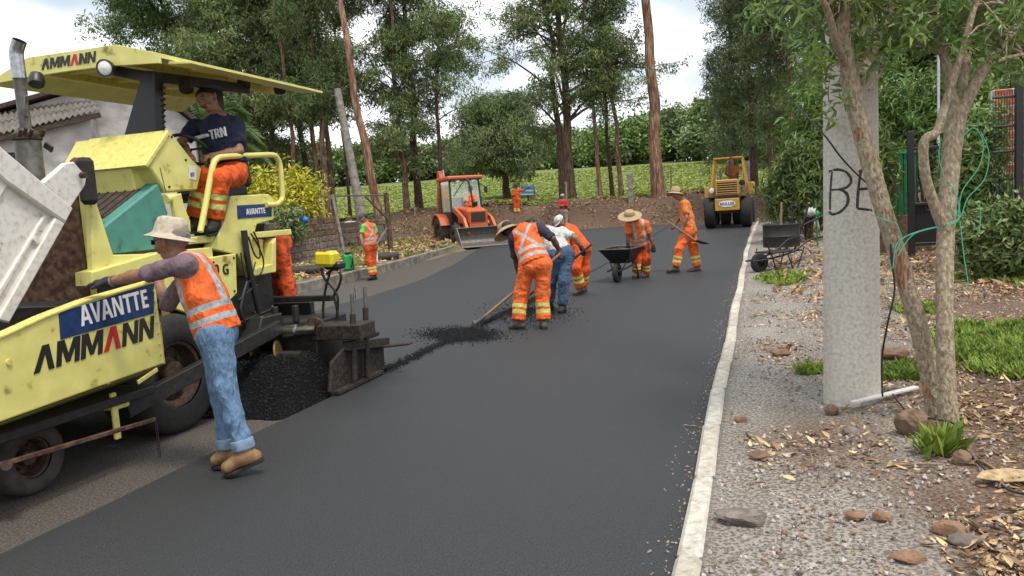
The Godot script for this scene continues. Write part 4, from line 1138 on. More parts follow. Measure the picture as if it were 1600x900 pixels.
func verge() -> void:
	var r := RandomNumberGenerator.new()
	r.seed = 4
	# gravel
	for v in 3:
		var tf := []; var cols := []
		for i in 9000:
			var z := -2.2 - 15.0 * pow(r.randf(), 1.7)
			var x := -0.27 + (3.2 + 0.12 * -z) * r.randf()
			var k := 0.012 + 0.03 * pow(r.randf(), 3.0)
			if NZ.get_noise_2d(x * 7.0, z * 7.0) < -0.12 and r.randf() < 0.75: continue
			tf.append(lying(r, x, z, k, k * 0.15, 1.5))
			var w := r.randf()
			cols.append((Color(1.25, 1.22, 1.2) if w < 0.5 else Color(1.0, 0.75, 0.55) if w < 0.75 else Color(0.6, 0.55, 0.5)) * r.randf_range(0.7, 1.3))
		tag(scatter("gravel", get_sprig("pebble", v), mats.pebble, tf, self, cols), "loose grey and reddish gravel spread over the verge beside the kerb", "gravel", "", "stuff")
	# dry leaves on the verge and on the bank
	for v in 3:
		var tf := []; var cols := []
		for i in 15000:
			var z := -2.2 - 13.0 * pow(r.randf(), 1.8)
			var x := -0.1 + (3.2 + 0.25 * -z) * r.randf()
			var dens := NZ.get_noise_2d(x * 4.0 + 90.0, z * 4.0) + 0.35 * smooth(0.1, 1.0, x) - 0.16
			if r.randf() > 0.25 + 1.6 * dens: continue
			tf.append(lying(r, x, z, r.randf_range(0.22, 0.62), 0.01, 0.35))
			var w := r.randf()
			cols.append((Color(1.3, 1.25, 1.1) if w < 0.3 else Color(0.85, 0.75, 0.62) if w < 0.65 else Color(0.42, 0.34, 0.3)) * r.randf_range(0.75, 1.25))
		for i in 8000:
			var p := onground(r.randf_range(590, 1300), r.randf_range(33.5, 40.5))
			if NZ.get_noise_2d(p.x * 3.0, p.z * 3.0) < -0.1 and r.randf() < 0.6: continue
			if along(p.x, p.z) < 36.3 and p.x > -11.5 and p.x < 0.1: continue
			tf.append(lying(r, p.x, p.z, r.randf_range(0.6, 1.25), 0.03, 0.6))
			cols.append(Color(0.95, 0.85, 0.72) * r.randf_range(0.45, 1.2))
		for i in 1200:
			var z := r.randf_range(-13.0, -29.0); var x := r.randf_range(-14.0, -10.5)
			tf.append(lying(r, x, z, r.randf_range(0.8, 1.8), 0.02, 0.4))
			cols.append(Color(1.1, 0.95, 0.8) * r.randf_range(0.6, 1.3))
			x = r.randf_range(0.2, 6.0); z = r.randf_range(-11.0, -30.0)
			tf.append(lying(r, x, z, r.randf_range(0.8, 1.6), 0.02, 0.4))
			cols.append(Color(1.0, 0.8, 0.6) * r.randf_range(0.6, 1.3))
		tag(scatter("leaf_litter", get_sprig("litter", v), mats.dry_leaf, tf, self, cols), "dry curled eucalyptus leaves littering verge and bank", "leaves", "", "stuff")
	# grass of the verge
	var tf := []; var cols := []
	for i in 62000:
		var z := -4.0 - 16.0 * r.randf() * r.randf(); var x := -0.1 + 8.0 * r.randf()
		if grassy(x, z) < 0.2 + 0.15 * r.randf(): continue
		tf.append(lying(r, x, z, r.randf_range(0.4, 0.95), 0.0, 0.2)); cols.append(tint(r, 0.35))
	for i in 4000:
		var z := r.randf_range(-13.0, -30.0); var x := r.randf_range(-17.0, -10.5)
		if NZ.get_noise_2d(x * 5.0 + 40.0, z * 5.0) < 0.12: continue
		tf.append(lying(r, x, z, r.randf_range(0.7, 1.3), 0.0, 0.15)); cols.append(tint(r, 0.35))
	for i in 260:
		var p := gp(1468 + r.randfn() * 5.0, 700 + r.randfn() * 4.0, 0.1)
		tf.append(lying(r, p.x, p.z, r.randf_range(1.1, 1.9) * 0.9, 0.0, 0.2)); cols.append(tint(r, 0.2))
		if i > 18: break
	tag(scatter("grass", get_sprig("tuft", 0), mats.grass, tf, self, cols), "short green grass growing in patches on the verge", "grass", "", "stuff")
	tf = []; cols = []
	for i in 36000:
		var d := 39.0 + 70.0 * pow(r.randf(), 1.6)
		var p := onground(r.randf_range(400, 1330), d)
		tf.append(Transform3D(any_basis(r, 0.15).scaled(Vector3(1.5, 0.6, 1.5) * r.randf_range(0.7, 1.3) * (0.6 + d / 80.0)), p)); cols.append(tint(r, 0.3))
	tag(scatter("field_grass", get_sprig("tuft", 1), mats.field_grass, tf, self, cols), "bright yellow-green pasture grass covering the rising field", "grass", "", "stuff")
	tf = []; cols = []
	for i in 900:                # grit carried over the kerb on to the new asphalt
		var z := -2.2 - 26.0 * pow(r.randf(), 1.5)
		var x := kerb_x(z) - absf(r.randfn()) * 0.07
		tf.append(Transform3D(any_basis(r, 1.5).scaled(Vector3.ONE * r.randf_range(0.006, 0.02)), Vector3(x, road_y(x, z) + 0.004, z)))
		cols.append(Color(1.1, 1.0, 0.9) * r.randf_range(0.6, 1.2))
	tag(scatter("kerbside_grit", get_sprig("pebble", 1), mats.pebble, tf, self, cols), "fine pale grit spilled along the kerb on the new asphalt", "grit", "", "stuff")
	# stones one can pick out
	var st := [[1428, 678, 0.24, 0.17, 0.16, "rock_brown", "large brown stone leaning against the near tree"], [1160, 808, 0.27, 0.08, 0.15, "rock_grey", "flat grey stone lying on the gravel beside the kerb"],
		[1301, 641, 0.1, 0.09, 0.09, "rock_brown", "round brown stone at the foot of the pole"], [1157, 653, 0.09, 0.05, 0.07, "rock_red", "small orange stone beside the kerb"], [1218, 552, 0.2, 0.08, 0.12, "rock_red", "flat reddish stone on the gravel up the verge"],
		[1395, 565, 0.27, 0.13, 0.18, "rock_red", "brown boulder lying behind the pole"], [1328, 672, 0.14, 0.06, 0.1, "rock_grey", "low grey stone in front of the pole"], [1188, 710, 0.12, 0.05, 0.09, "rock_brown", "half-buried brown stone among the gravel"],
		[1487, 832, 0.15, 0.06, 0.11, "rock_red", "orange stone among the dry leaves"], [1510, 849, 0.14, 0.06, 0.1, "rock_grey", "grey stone beside an orange one among the leaves"], [1418, 872, 0.15, 0.05, 0.1, "rock_red", "flat orange stone half hidden by dry leaves"], [1504, 725, 0.1, 0.08, 0.07, "rock_brown", "upright brown stone near the tree's grass tuft"], [1378, 808, 0.09, 0.05, 0.07, "rock_red", "small orange stone in bare soil"], [1338, 805, 0.1, 0.04, 0.08, "rock_red", "small flat orange stone in bare soil"], [1560, 385, 0.5, 0.25, 0.35, "rock_grey", "grey boulder below the hedge"]]
	for a in st:
		var p := gp(a[0], a[1], 0.08)
		p.y = hgt(p.x, p.z)
		rock("stone", a[6], p, Vector3(a[2], a[3] * 1.15, a[4]), mats[a[5]], a[0])
	# a white board, a piece of cardboard, a branch, cables
	var b0 := gp(1332, 629, 0.12); var b1 := gp(1432, 605, 0.12)
	tag(obj("white_batten", MB.new().span(b0, b1, 0.045, 0.018, Vector3.UP, 0.003), mats.white_worn, self, b0), "white-painted broken batten lying between pole and tree", "batten")
	var cb := gp(1572, 752, 0.1)
	cb.y = hgt(cb.x, cb.z) + 0.03
	tag(obj("cardboard_piece", MB.new().prism(V2([-0.14, -0.04, -0.02, -0.07, 0.16, -0.03, 0.17, 0.05, 0.02, 0.07, -0.1, 0.03]), cb, Vector3.RIGHT, Vector3(0, 0.15, -1).normalized(), Vector3(0, 0.006, 0), 0.001), mats.cardboard, self, cb), "tan scrap of cardboard lying among dry leaves", "cardboard")
	for a in [[[1385, 720], [1430, 722], [1470, 723], "thin bare stick lying in front of the near trees"], [[1510, 712], [1540, 722], [1560, 738], "short bent stick near the cardboard scrap"]]:
		var pp := []
		for q in 3:
			var p := gp(a[q][0], a[q][1], 0.1)
			pp.append(Vector3(p.x, hgt(p.x, p.z) + 0.012, p.z))
		tag(obj("stick", MB.new().tube(curve(pp, 4), 0.008, 6), mats.wood_handle, self, pp[0]), a[3], "stick", "sticks on the verge")
	var cp := []
	for a in [[1395, 612, 0.2], [1420, 640, 0.12], [1460, 652, 0.3], [1490, 660, 0.22], [1500, 690, 0.02], [1540, 735, 0.02], [1575, 765, 0.02], [1600, 772, 0.02]]:
		var p := gp(a[0], a[1], 0.1 + a[2] * 0.4)
		cp.append(Vector3(p.x, hgt(p.x, p.z) + 0.012 + a[2] * 0.4, p.z))
	tag(obj("ground_cable", MB.new().tube(curve(cp, 6), 0.006, 6), mats.cable, self, cp[0]), "thin black cable trailing over the soil past the near trees", "cable")
	var hc := []
	for a in [[1379, 620, 0], [1378, 560, 0], [1388, 500, -0.1], [1398, 450, -0.12], [1392, 380, -0.14], [1410, 330, -0.05], [1400, 290, 0.1], [1385, 250, 0.1]]: hc.append(atd(a[0], a[1], 4.98 + a[2]))
	tag(obj("hanging_cable", MB.new().tube(curve(hc, 6), 0.006, 6), mats.cable, self, hc[0]), "black cable hanging down along the leaning trunk", "cable")
	# green twine
	var tw := thing("green_twine", "tangled green plastic twine tied between the two near trees", "twine", gp(1405, 640, 0.1))
	for a in [[[1400, 395], [1412, 372], [1440, 360], [1480, 350], [1500, 340], [1512, 310], [1538, 280], [1545, 240], [1532, 205]], [[1403, 400], [1425, 368], [1460, 356], [1490, 349], [1500, 335], [1492, 300], [1480, 282]], [[1395, 420], [1402, 380], [1430, 364], [1478, 352]], [[1500, 345], [1506, 400], [1512, 440], [1508, 452]], [[1497, 345], [1503, 300], [1530, 260], [1536, 222], [1522, 200], [1506, 212]], [[1500, 340], [1488, 330], [1485, 318]], [[1523, 315], [1532, 330], [1530, 362]], [[1360, 335], [1385, 345], [1400, 350], [1410, 372]], [[1392, 420], [1388, 450], [1385, 460]], [[1470, 215], [1467, 245], [1474, 275]]]:
		var pp := []
		for q in a: pp.append(atd(q[0], q[1], 4.72))
		obj("strand", MB.new().tube(curve(pp, 6), 0.0032, 5), mats.twine, tw)

# ---------------------------------------------------------------- the paver
func zy(pts: Array, x: float) -> PackedVector2Array:      # pixels on the plane X = x, as (-z, y)
	var p := PackedVector2Array()
	for q in pts:
		var w := onx(q[0], q[1], x)
		p.append(Vector2(-w.z, w.y))
	return p
func side(mb: MB, poly: PackedVector2Array, x: float, inward: float, bev := 0.008) -> MB:
	return mb.prism(poly, Vector3(x, 0, 0), Vector3(0, 0, -1), Vector3.UP, Vector3(-inward, 0, 0), bev)
const GLYPH := {"A": [0, 0, 0.34, 1, 0.66, 1, 1, 0, 0.72, 0, 0.5, 0.66, 0.28, 0], "M": [0, 0, 0, 1, 0.3, 1, 0.5, 0.42, 0.7, 1, 1, 1, 1, 0, 0.78, 0, 0.78, 0.62, 0.58, 0.08, 0.42, 0.08, 0.22, 0.62, 0.22, 0], "N": [0, 0, 0, 1, 0.3, 1, 0.74, 0.34, 0.74, 1, 1, 1, 1, 0, 0.7, 0, 0.26, 0.66, 0.26, 0]}
func logo(o: Vector3, right: Vector3, up: Vector3, parent: Node) -> void:       # six cut letters, the second A red
	var width := right.length()
	var x := 0.0
	var ws := [0.95, 1.12, 1.12, 0.95, 0.9, 0.9]
	var total := 0.0
	for w in ws: total += w + 0.07
	var nrm := right.cross(up).normalized()
	for i in 6:
		var k := width / total
		obj("lettering", MB.new().prism(V2(GLYPH["AMMANN"[i]]), o + right.normalized() * (x * k) + nrm * 0.002, right.normalized() * (ws[i] * k), up, nrm * 0.0025, 0.0), mats.red_sign if i == 3 else mats.black_sign, parent)
		x += ws[i] + 0.07
func wheel(parent: Node, c: Vector3, r: float, w: float, out: Vector3, tyre: Material, rim: Material, lugs := 0, bolts := 6, rimr := 0.55) -> MeshInstance3D:
	var ax := out.normalized()
	var prof := [Vector2(r * rimr, -w / 2), Vector2(r * 0.86, -w / 2), Vector2(r * 0.97, -w * 0.42), Vector2(r, -w * 0.28), Vector2(r, w * 0.28), Vector2(r * 0.97, w * 0.42), Vector2(r * 0.86, w / 2), Vector2(r * (rimr + 0.06), w * 0.49), Vector2(r * rimr, w * 0.44)]
	var t := obj("wheel", MB.new().lathe(prof, c, ax, 40, 1.0, 0.6), tyre, parent)
	var rm := MB.new().lathe([Vector2(r * rimr, -w * 0.44), Vector2(r * rimr, w * 0.4), Vector2(r * (rimr - 0.06), w * 0.38), Vector2(r * (rimr - 0.1), w * 0.12), Vector2(r * 0.22, w * 0.16), Vector2(r * 0.2, w * 0.34), Vector2(0, w * 0.36)], c, ax, 28)
	var x := (Vector3.UP if absf(ax.y) < 0.9 else Vector3.RIGHT).cross(ax).normalized()
	for i in bolts:
		var a := TAU * i / bolts
		var p := c + (x * cos(a) + ax.cross(x) * sin(a)) * r * 0.32 + ax * w * 0.15
		rm.rod(p, p + ax * w * 0.06, r * 0.035, 6)
	obj("rim", rm, rim, t)
	if lugs > 0:
		var lg := MB.new()
		for i in lugs:
			for s: float in [-1.0, 1.0]:
				var a := TAU * (i + 0.25 * s) / lugs
				var n := x * cos(a) + ax.cross(x) * sin(a)
				var tg := ax.cross(n)
				var b := Basis((ax * s + tg * 0.5).normalized(), n, (tg - ax * s * 0.5).normalized())
				lg.box(c + n * r * 1.0 + ax * s * w * 0.25, Vector3(w * 0.52, r * 0.07, r * 0.085), b, 0.004)
		obj("tread", lg, tyre, t)
	return t
func crumbs(called: String, label: String, pts: Array, k0: float, k1: float, parent: Node = self) -> void:
	var r := RandomNumberGenerator.new()
	r.seed = label.hash()
	var tf := []
	for p in pts: tf.append(Transform3D(any_basis(r, 1.5).scaled(Vector3.ONE * r.randf_range(k0, k1)), p))
	var o := scatter(called, get_sprig("pebble", 0), mats.crumb, tf, parent)
	if parent == self: tag(o, label, "asphalt", "", "stuff")
	else: o.set_meta("kind", "stuff")
func heap(x0: float, x1: float, z0: float, z1: float, f: Callable, nx := 40, nz := 30) -> MB:
	var mb := MB.new()
	var P := func(i: int, j: int) -> Vector3:
		var x := lerpf(x0, x1, float(i) / nx); var z := lerpf(z0, z1, float(j) / nz)
		return Vector3(x, f.call(x, z), z)
	for i in nx:
		for j in nz:
			var a: Vector3 = P.call(i, j); var b: Vector3 = P.call(i + 1, j); var c: Vector3 = P.call(i + 1, j + 1); var d: Vector3 = P.call(i, j + 1)
			mb.quad(a, b, c, d, Vector3.UP)
	return mb
func paver() -> void:
	var t := thing("asphalt_paver", "yellow wheeled asphalt paver with canopy, teal engine cover and open hopper", "paver", Vector3(-5.5, -0.045, -5.2))
	var Y: Material = mats.yellow
	var K: Material = mats.black_steel
	# ---- hopper
	var X := -4.15
	var top := zy([[240, 440], [135, 470], [70, 495], [0, 527]], X)
	var wing := PackedVector2Array([Vector2(4.465, 0.64), top[0] + Vector2(0.02, 0), top[1], top[2], top[3], Vector2(2.35, 0.88), Vector2(2.3, 0.5), Vector2(3.17, 0.575)])
	for s in 2:
		var x := X if s == 0 else -6.85
		var w := side(MB.new(), wing.duplicate(), x, 0.05 if s == 0 else -0.05, 0.01)
		var inn := -0.42 if s == 0 else 0.42
		var hw := obj("hopper_wing", w, Y, t)
		hw.set_meta("label", "yellow hopper side with blue and black lettering" if s == 0 else "plain yellow hopper side")
		# the folded lower flange under the panel
		var fl := MB.new()
		var cr := [Vector3(x, 0.64, -4.465), Vector3(x, 0.575, -3.17), Vector3(x, 0.5, -2.3)]
		for i in 2: fl.quad(cr[i] + Vector3(0, -0.003, 0), cr[i + 1] + Vector3(0, -0.003, 0), cr[i + 1] + Vector3(inn, -0.15, 0), cr[i] + Vector3(inn, -0.15, 0), Vector3(0, -1, 0))
		fl.quad(cr[0] + Vector3(0, -0.003, 0), cr[0] + Vector3(inn, -0.15, 0), cr[0] + Vector3(inn, 0.3, 0), cr[0] + Vector3(0, 0.3, 0), Vector3(0, 0, -1))
		obj("flange", fl, Y, hw)
		var rim := MB.new()
		for i in 3: rim.span(Vector3(x + inn * 0.08, top[i].y, -top[i].x), Vector3(x + inn * 0.08, top[i + 1].y, -top[i + 1].x), 0.09, 0.022)
		rim.span(Vector3(x + inn * 0.08, top[3].y, -top[3].x), Vector3(x + inn * 0.08, 0.88, -2.35), 0.09, 0.022)
		obj("rim", rim, mats.yellow_worn, hw)
		if s == 0:
			var a := onx(91, 489, X); var b := onx(240, 441, X); var c := onx(240, 489.5, X); var d := onx(94, 531, X)
			var pl := MB.new()
			pl.prism(PackedVector2Array([Vector2(-a.z, a.y), Vector2(-b.z, b.y - 0.004), Vector2(-c.z, c.y), Vector2(-d.z, d.y)]), Vector3(X + 0.001, 0, 0), Vector3(0, 0, -1), Vector3.UP, Vector3(0.003, 0, 0), 0.0)
			obj("blue_plate", pl, mats.blue_sign, hw)
			var l0 := onx(127, 509, X); var l1 := onx(234, 478, X)
			words("AVANTTE", 0.128, 0.004, onx(181, 480, X + 0.006), l1 - l0, Vector3.UP, mats.white_sign, hw, 900, "lettering", 0.76)
			logo(onx(52, 585, X), onx(241, 527, X) - onx(52, 585, X), (onx(54, 543, X) - onx(52, 585, X)), hw)
			obj("bolt", MB.new().rod(onx(13, 566, X), onx(13, 566, X) + Vector3(0.012, 0, 0), 0.018, 8), mats.yellow_worn, hw)
	var back := MB.new()
	back.box(Vector3(-5.8, 1.13, -4.5), Vector3(2.0, 1.55, 0.05))
	obj("hopper_back_plate", back, mats.rust, t)
	obj("hopper_floor", MB.new().box(Vector3(-5.5, 0.45, -3.4), Vector3(2.5, 0.06, 2.1)), K, t)
	obj("hopper_corner_post", MB.new().box(Vector3(-4.77, 1.2, -4.53), Vector3(0.07, 1.5, 0.07)), Y, t)
	obj("rubber_flap", MB.new().box(onz(136, 283, -4.42), Vector3(0.1, 0.34, 0.12), Basis(), 0.03), mats.rubber, t)
	obj("rust_flap", MB.new().box(onz(122, 262, -4.48), Vector3(0.12, 0.14, 0.1), Basis(Vector3.BACK, -0.3), 0.03), mats.rust, t)
	var ld := obj("asphalt_load", heap(-6.75, -4.22, -2.5, -4.46, func(x, z): return 0.5 + 0.5 * exp(-pow((x + 5.2) / 0.9, 2)) * exp(-pow((z + 3.3) / 0.8, 2)) + 0.25 * smooth(-4.7, -4.25, x) + 0.02 * NZ.get_noise_2d(x * 60, z * 60)), mats.asphalt_loose, t)
	var cp := []
	for i in 2200:
		var x := rng.randf_range(-6.0, -4.25); var z := rng.randf_range(-2.7, -4.4)
		cp.append(Vector3(x, 0.51 + 0.5 * exp(-pow((x + 5.2) / 0.9, 2)) * exp(-pow((z + 3.3) / 0.8, 2)) + 0.25 * smooth(-4.7, -4.25, x), z))
	crumbs("loose_asphalt", "", cp, 0.012, 0.035, t)
	# bolts and seams of the panels
	for i in 7:
		var q := onx(254 - i * 0.3, 452 + i * 17, X)
		obj("bolt", MB.new().rod(Vector3(X, q.y, -4.43), Vector3(X + 0.008, q.y, -4.43), 0.009, 7), mats.yellow_worn, t)
	for a in [[268, 214], [313, 292], [264, 292], [262, 212], [290, 250]]: obj("bolt", MB.new().rod(onx(a[0], a[1], -4.7), onx(a[0], a[1], -4.7) + Vector3(0.008, 0, 0), 0.011, 7), mats.black_steel, t)
	for a in [[365, 403], [333, 410], [366, 455], [345, 472], [300, 480]]: obj("bolt", MB.new().rod(onx(a[0], a[1], -4.58), onx(a[0], a[1], -4.58) + Vector3(0.008, 0, 0), 0.011, 7), mats.black_steel, t)
	for a in [[370, 311], [415, 308], [423, 314], [398, 352], [385, 392]]: obj("bolt", MB.new().rod(onx(a[0], a[1], -4.6), onx(a[0], a[1], -4.6) + Vector3(0.008, 0, 0), 0.01, 7), mats.yellow_worn, t)
	obj("panel_seam", MB.new().span(onx(259, 299, -4.698), onx(250, 262, -4.698), 0.004, 0.006), mats.black_steel, t)
	obj("edge_angle", MB.new().span(onx(215, 598, X + 0.004), onx(246, 577, X + 0.004), 0.012, 0.03), mats.yellow_worn, t)
	# ---- engine cover
	var cov := zy([[160, 355], [248, 285], [264, 333], [248, 391], [176, 399]], -4.72)
	var ec := obj("engine_cover", side(MB.new(), cov, -4.72, 1.45, 0.015), mats.teal, t)
	var c0_ := onx(160, 355, -4.72); var c1_ := onx(248, 285, -4.72)
	var gn := Vector3(0, c1_.z - c0_.z, c0_.y - c1_.y).normalized()
	if gn.y < 0: gn = -gn
	var g0 := c0_.lerp(c1_, 0.2) + gn * 0.004; var g1 := c0_.lerp(c1_, 0.85) + gn * 0.004
	obj("grille", MB.new().span(Vector3(-5.13, g0.y, g0.z), Vector3(-5.13, g1.y, g1.z), 0.62, 0.014, gn, 0.004), mats.rust_dark, ec)
	for i in 7: obj("grille_slat", MB.new().span(Vector3(-5.4 + i * 0.09, g0.y, g0.z) + gn * 0.01, Vector3(-5.4 + i * 0.09, g1.y, g1.z) + gn * 0.01, 0.012, 0.012, gn, 0.002), mats.black_steel, ec)
	# ---- side frame
	obj("side_beam", side(MB.new(), zy([[143, 425], [250, 394], [332, 386], [334, 404], [250, 417], [144, 446]], -4.6), -4.6, 0.16), Y, t)
	obj("front_strut", side(MB.new(), zy([[142, 318], [152, 318], [178, 398], [250, 396], [250, 408], [146, 432]], -4.66), -4.66, 0.06), Y, t)
	var pan := obj("number_panel", side(MB.new(), zy([[255, 412], [330, 402], [369, 396], [371, 458], [352, 477], [300, 492], [262, 478]], -4.58), -4.58, 0.05), Y, t)
	words("350 G", 0.095, 0.004, onx(338, 422, -4.575), Vector3(0, -0.06, -1), Vector3.UP, mats.black_sign, pan, 700)
	obj("label_sticker", MB.new().box(onx(259, 489, -4.57), Vector3(0.006, 0.17, 0.09)), mats.brass, pan)
	var rb := obj("rear_bracket", side(MB.new(), zy([[362, 306], [420, 303], [428, 311], [428, 343], [402, 350], [392, 386], [398, 420], [425, 412], [426, 380], [432, 372], [432, 425], [395, 432], [372, 398], [330, 388], [352, 345]], -4.6), -4.6, 0.1), Y, t)
	var sp := MB.new().prism(zy([[370, 321], [424, 318], [424, 338], [371, 342]], -4.6), Vector3(-4.599, 0, 0), Vector3(0, 0, -1), Vector3.UP, Vector3(0.004, 0, 0), 0.0)
	var bp := obj("blue_plate", sp, mats.blue_sign, rb)
	words("AVANTTE", 0.055, 0.003, onx(400, 330, -4.592), Vector3(0, 0.03, -1), Vector3.UP, mats.white_sign, bp, 900, "lettering", 0.9)
	obj("deck", MB.new().box(Vector3(-5.5, 1.5, -6.05), Vector3(1.75, 0.06, 1.75)), Y, t)
	obj("rear_box", MB.new().box(Vector3(-5.45, 1.28, -6.38), Vector3(1.5, 0.36, 0.3)), mats.yellow_worn, t)
	obj("chassis", MB.new().box(Vector3(-5.5, 0.82, -5.4), Vector3(1.55, 0.6, 2.5)), K, t)
	obj("engine_body", MB.new().box(Vector3(-5.5, 1.3, -5.1), Vector3(1.55, 0.4, 1.2)), K, t)
	obj("grey_tank", MB.new().box(onx(414, 362, -4.75), Vector3(0.12, 0.16, 0.16)), mats.steel_dull, t)
	# ---- console
	var cs := obj("console", side(MB.new(), zy([[262, 205], [273, 213], [300, 248], [316, 264], [309, 297], [259, 299], [250, 285], [235, 262]], -4.7), -4.7, 1.0, 0.012), Y, t)
	var hd := PackedVector2Array()
	hd = zy([[263, 203], [267, 208], [232, 262], [226, 258]], -4.68)
	obj("hood", side(MB.new(), hd, -4.68, 0.85, 0.006), mats.yellow_worn, cs)
	obj("front_box", side(MB.new(), zy([[204, 263], [250, 258], [259, 299], [212, 300]], -4.85), -4.85, 0.6), Y, cs)
	obj("paper_label", MB.new().box(onx(301, 270, -4.697), Vector3(0.004, 0.12, 0.09), Basis(Vector3.RIGHT, -0.15), 0.001), mats.white_sign, cs)
	words("07", 0.035, 0.002, onx(301, 273, -4.692), Vector3(0, 0.1, -1), Vector3.UP, mats.black_sign, cs, 700)
	# struts under the console
	obj("console_strut", side(MB.new(), zy([[270, 306], [284, 302], [288, 320], [298, 345], [299, 362], [280, 365]], -4.66), -4.66, 0.05), Y, t)
	obj("console_foot", MB.new().rod(onx(258, 311, -4.7), onx(275, 309, -4.7), 0.04), Y, t)
	obj("ladder_rail", MB.new().rod(onx(316, 310, -4.75), onx(322, 352, -4.75), 0.018), Y, t)
	# ---- steering wheel, seats, rails
	var sc := onx(296, 234, -4.98)
	var sn := Vector3(0.0, 0.75, -0.65).normalized()
	var ring := []
	var sx := Vector3.RIGHT; var sy := sn.cross(sx)
	for i in 29: ring.append(sc + (sx * cos(TAU * i / 28) + sy * sin(TAU * i / 28)) * 0.19)
	var sw := obj("steering_wheel", MB.new().tube(V3(ring), 0.016, 8, false), mats.black_paint, t)
	obj("column", MB.new().rod(sc, sc - sn * 0.3, 0.025), mats.black_paint, sw)
	for i in 3: obj("spoke", MB.new().rod(sc, sc + (sx * cos(TAU * i / 3) + sy * sin(TAU * i / 3)) * 0.19, 0.01, 6), mats.black_paint, sw)
	for s in 2:
		var so := Vector3(-5.1, 1.53, -6.35) if s == 0 else Vector3(-5.72, 1.36, -5.5)
		var st := obj("seat", MB.new().box(so + Vector3(0, 0.4, 0), Vector3(0.5, 0.13, 0.5), Basis(Vector3.RIGHT, 0.08), 0.04), mats.seat, t)
		obj("backrest", MB.new().box(so + Vector3(0, 0.76, -0.26), Vector3(0.46, 0.62, 0.11), Basis(Vector3.RIGHT, 0.16), 0.045), mats.seat, st)
		for i in 3: obj("rib", MB.new().box(so + Vector3(-0.12 + i * 0.12, 0.72, -0.19), Vector3(0.045, 0.42, 0.05), Basis(Vector3.RIGHT, 0.16), 0.02), mats.seat, st)
		obj("pedestal", MB.new().box(so + Vector3(0, 0.17, 0), Vector3(0.3, 0.34, 0.3)), mats.black_paint, st)
		obj("armrest", MB.new().box(so + Vector3(0.27, 0.55, -0.05), Vector3(0.05, 0.05, 0.3), Basis(), 0.015), mats.seat, st)
	var rp := []
	for a in [[313, 362], [322, 315], [332, 262], [338, 249], [350, 245], [390, 243], [424, 242], [433, 247], [438, 262], [441, 300], [440, 312], [432, 319], [416, 320]]: rp.append(onx(a[0], a[1], -4.58))
	obj("guard_rail", MB.new().tube(curve(rp, 4), 0.027, 12), Y, t)
	# ---- canopy
	var zf := -5.25
	var prof := [[-6.4, 3.0], [-5.98, 3.165], [-5.02, 3.155], [-4.6, 3.035]]
	var cn := obj("canopy", MB.new().prism(V2([-6.4, 2.985, -6.4, 3.03, -5.98, 3.165, -5.02, 3.155, -4.6, 3.035, -4.6, 2.955, -5.1, 2.99, -5.5, 3.0, -6.0, 3.0]), Vector3(0, 0, zf), Vector3.RIGHT, Vector3.UP, Vector3(0, 0, -0.03), 0.003), Y, t)
	var rf := MB.new()
	for i in 3:
		var a: Vector2 = Vector2(prof[i][0], prof[i][1]); var b: Vector2 = Vector2(prof[i + 1][0], prof[i + 1][1])
		rf.prism(PackedVector2Array([a, b, b - Vector2(0, 0.035), a - Vector2(0, 0.035)]), Vector3(0, 0, zf - 0.03), Vector3.RIGHT, Vector3.UP, Vector3(0, 0, -2.3), 0.004)
	obj("roof_panel", rf, Y, cn)
	var fl := MB.new()
	fl.prism(V2([-4.62, 2.99, -4.38, 2.965, -4.38, 2.945, -4.62, 2.965]), Vector3(0, 0, zf - 0.12), Vector3.RIGHT, Vector3.UP, Vector3(0, 0, -2.0), 0.003)
	obj("side_flap", fl, Y, cn)
	for i in 4: obj("roof_rib", MB.new().box(Vector3(-5.5, 3.085, zf - 0.35 - i * 0.55), Vector3(0.94, 0.06, 0.05)), mats.yellow_worn, cn)
	for i in 2: obj("roof_bearer", MB.new().box(Vector3(-5.93 + i * 0.85, 3.05, zf - 1.15), Vector3(0.06, 0.07, 2.2)), mats.yellow_worn, cn)
	logo(onz(65, 109.5, zf), onz(150, 97, zf) - onz(65, 109.5, zf), onz(66, 92.5, zf) - onz(65, 109.5, zf), cn)
	var lamp := onz(165, 106, zf + 0.06)
	var lm := obj("work_lamp", MB.new().lathe([Vector2(0, -0.09), Vector2(0.045, -0.08), Vector2(0.066, -0.02), Vector2(0.07, 0.02), Vector2(0.062, 0.022)], lamp, Vector3(0.3, -0.15, 1), 20), mats.black_paint, cn)
	obj("lens", MB.new().lathe([Vector2(0.062, 0.012), Vector2(0.04, 0.026), Vector2(0, 0.03)], lamp, Vector3(0.3, -0.15, 1), 20), mats.lamp_glass, lm)
	for a in [[57, 126, -5.3], [291, 135, -6.1], [381, 129, -6.9], [437, 138, -7.2]]:
		var lp := onx(a[0], a[1], -4.75 if a[0] > 200 else -5.75)
		obj("work_lamp", MB.new().lathe([Vector2(0, -0.07), Vector2(0.05, -0.06), Vector2(0.065, 0.0), Vector2(0.06, 0.04), Vector2(0, 0.045)], lp, Vector3(0.2, -0.7, 0.3), 16), mats.black_paint, cn)
	var c0 := onz(199, 214, -5.55); var c1 := onz(250, 205, -5.55); var c2 := onz(246, 112, -5.55); var c3 := onz(229, 112, -5.55)
	obj("canopy_column", MB.new().prism(PackedVector2Array([Vector2(c0.x, c0.y - 0.25), Vector2(c1.x, c1.y - 0.25), Vector2(c1.x, c1.y), Vector2(c2.x, c2.y), Vector2(c3.x, c3.y), Vector2(c0.x, c0.y)]), Vector3(0, 0, -5.5), Vector3.RIGHT, Vector3.UP, Vector3(0, 0, -0.12), 0.01), mats.black_paint, t)
	obj("canopy_arm", MB.new().span(onz(237, 122, -5.55), onz(175, 110, -5.4), 0.06, 0.09), mats.black_paint, t)
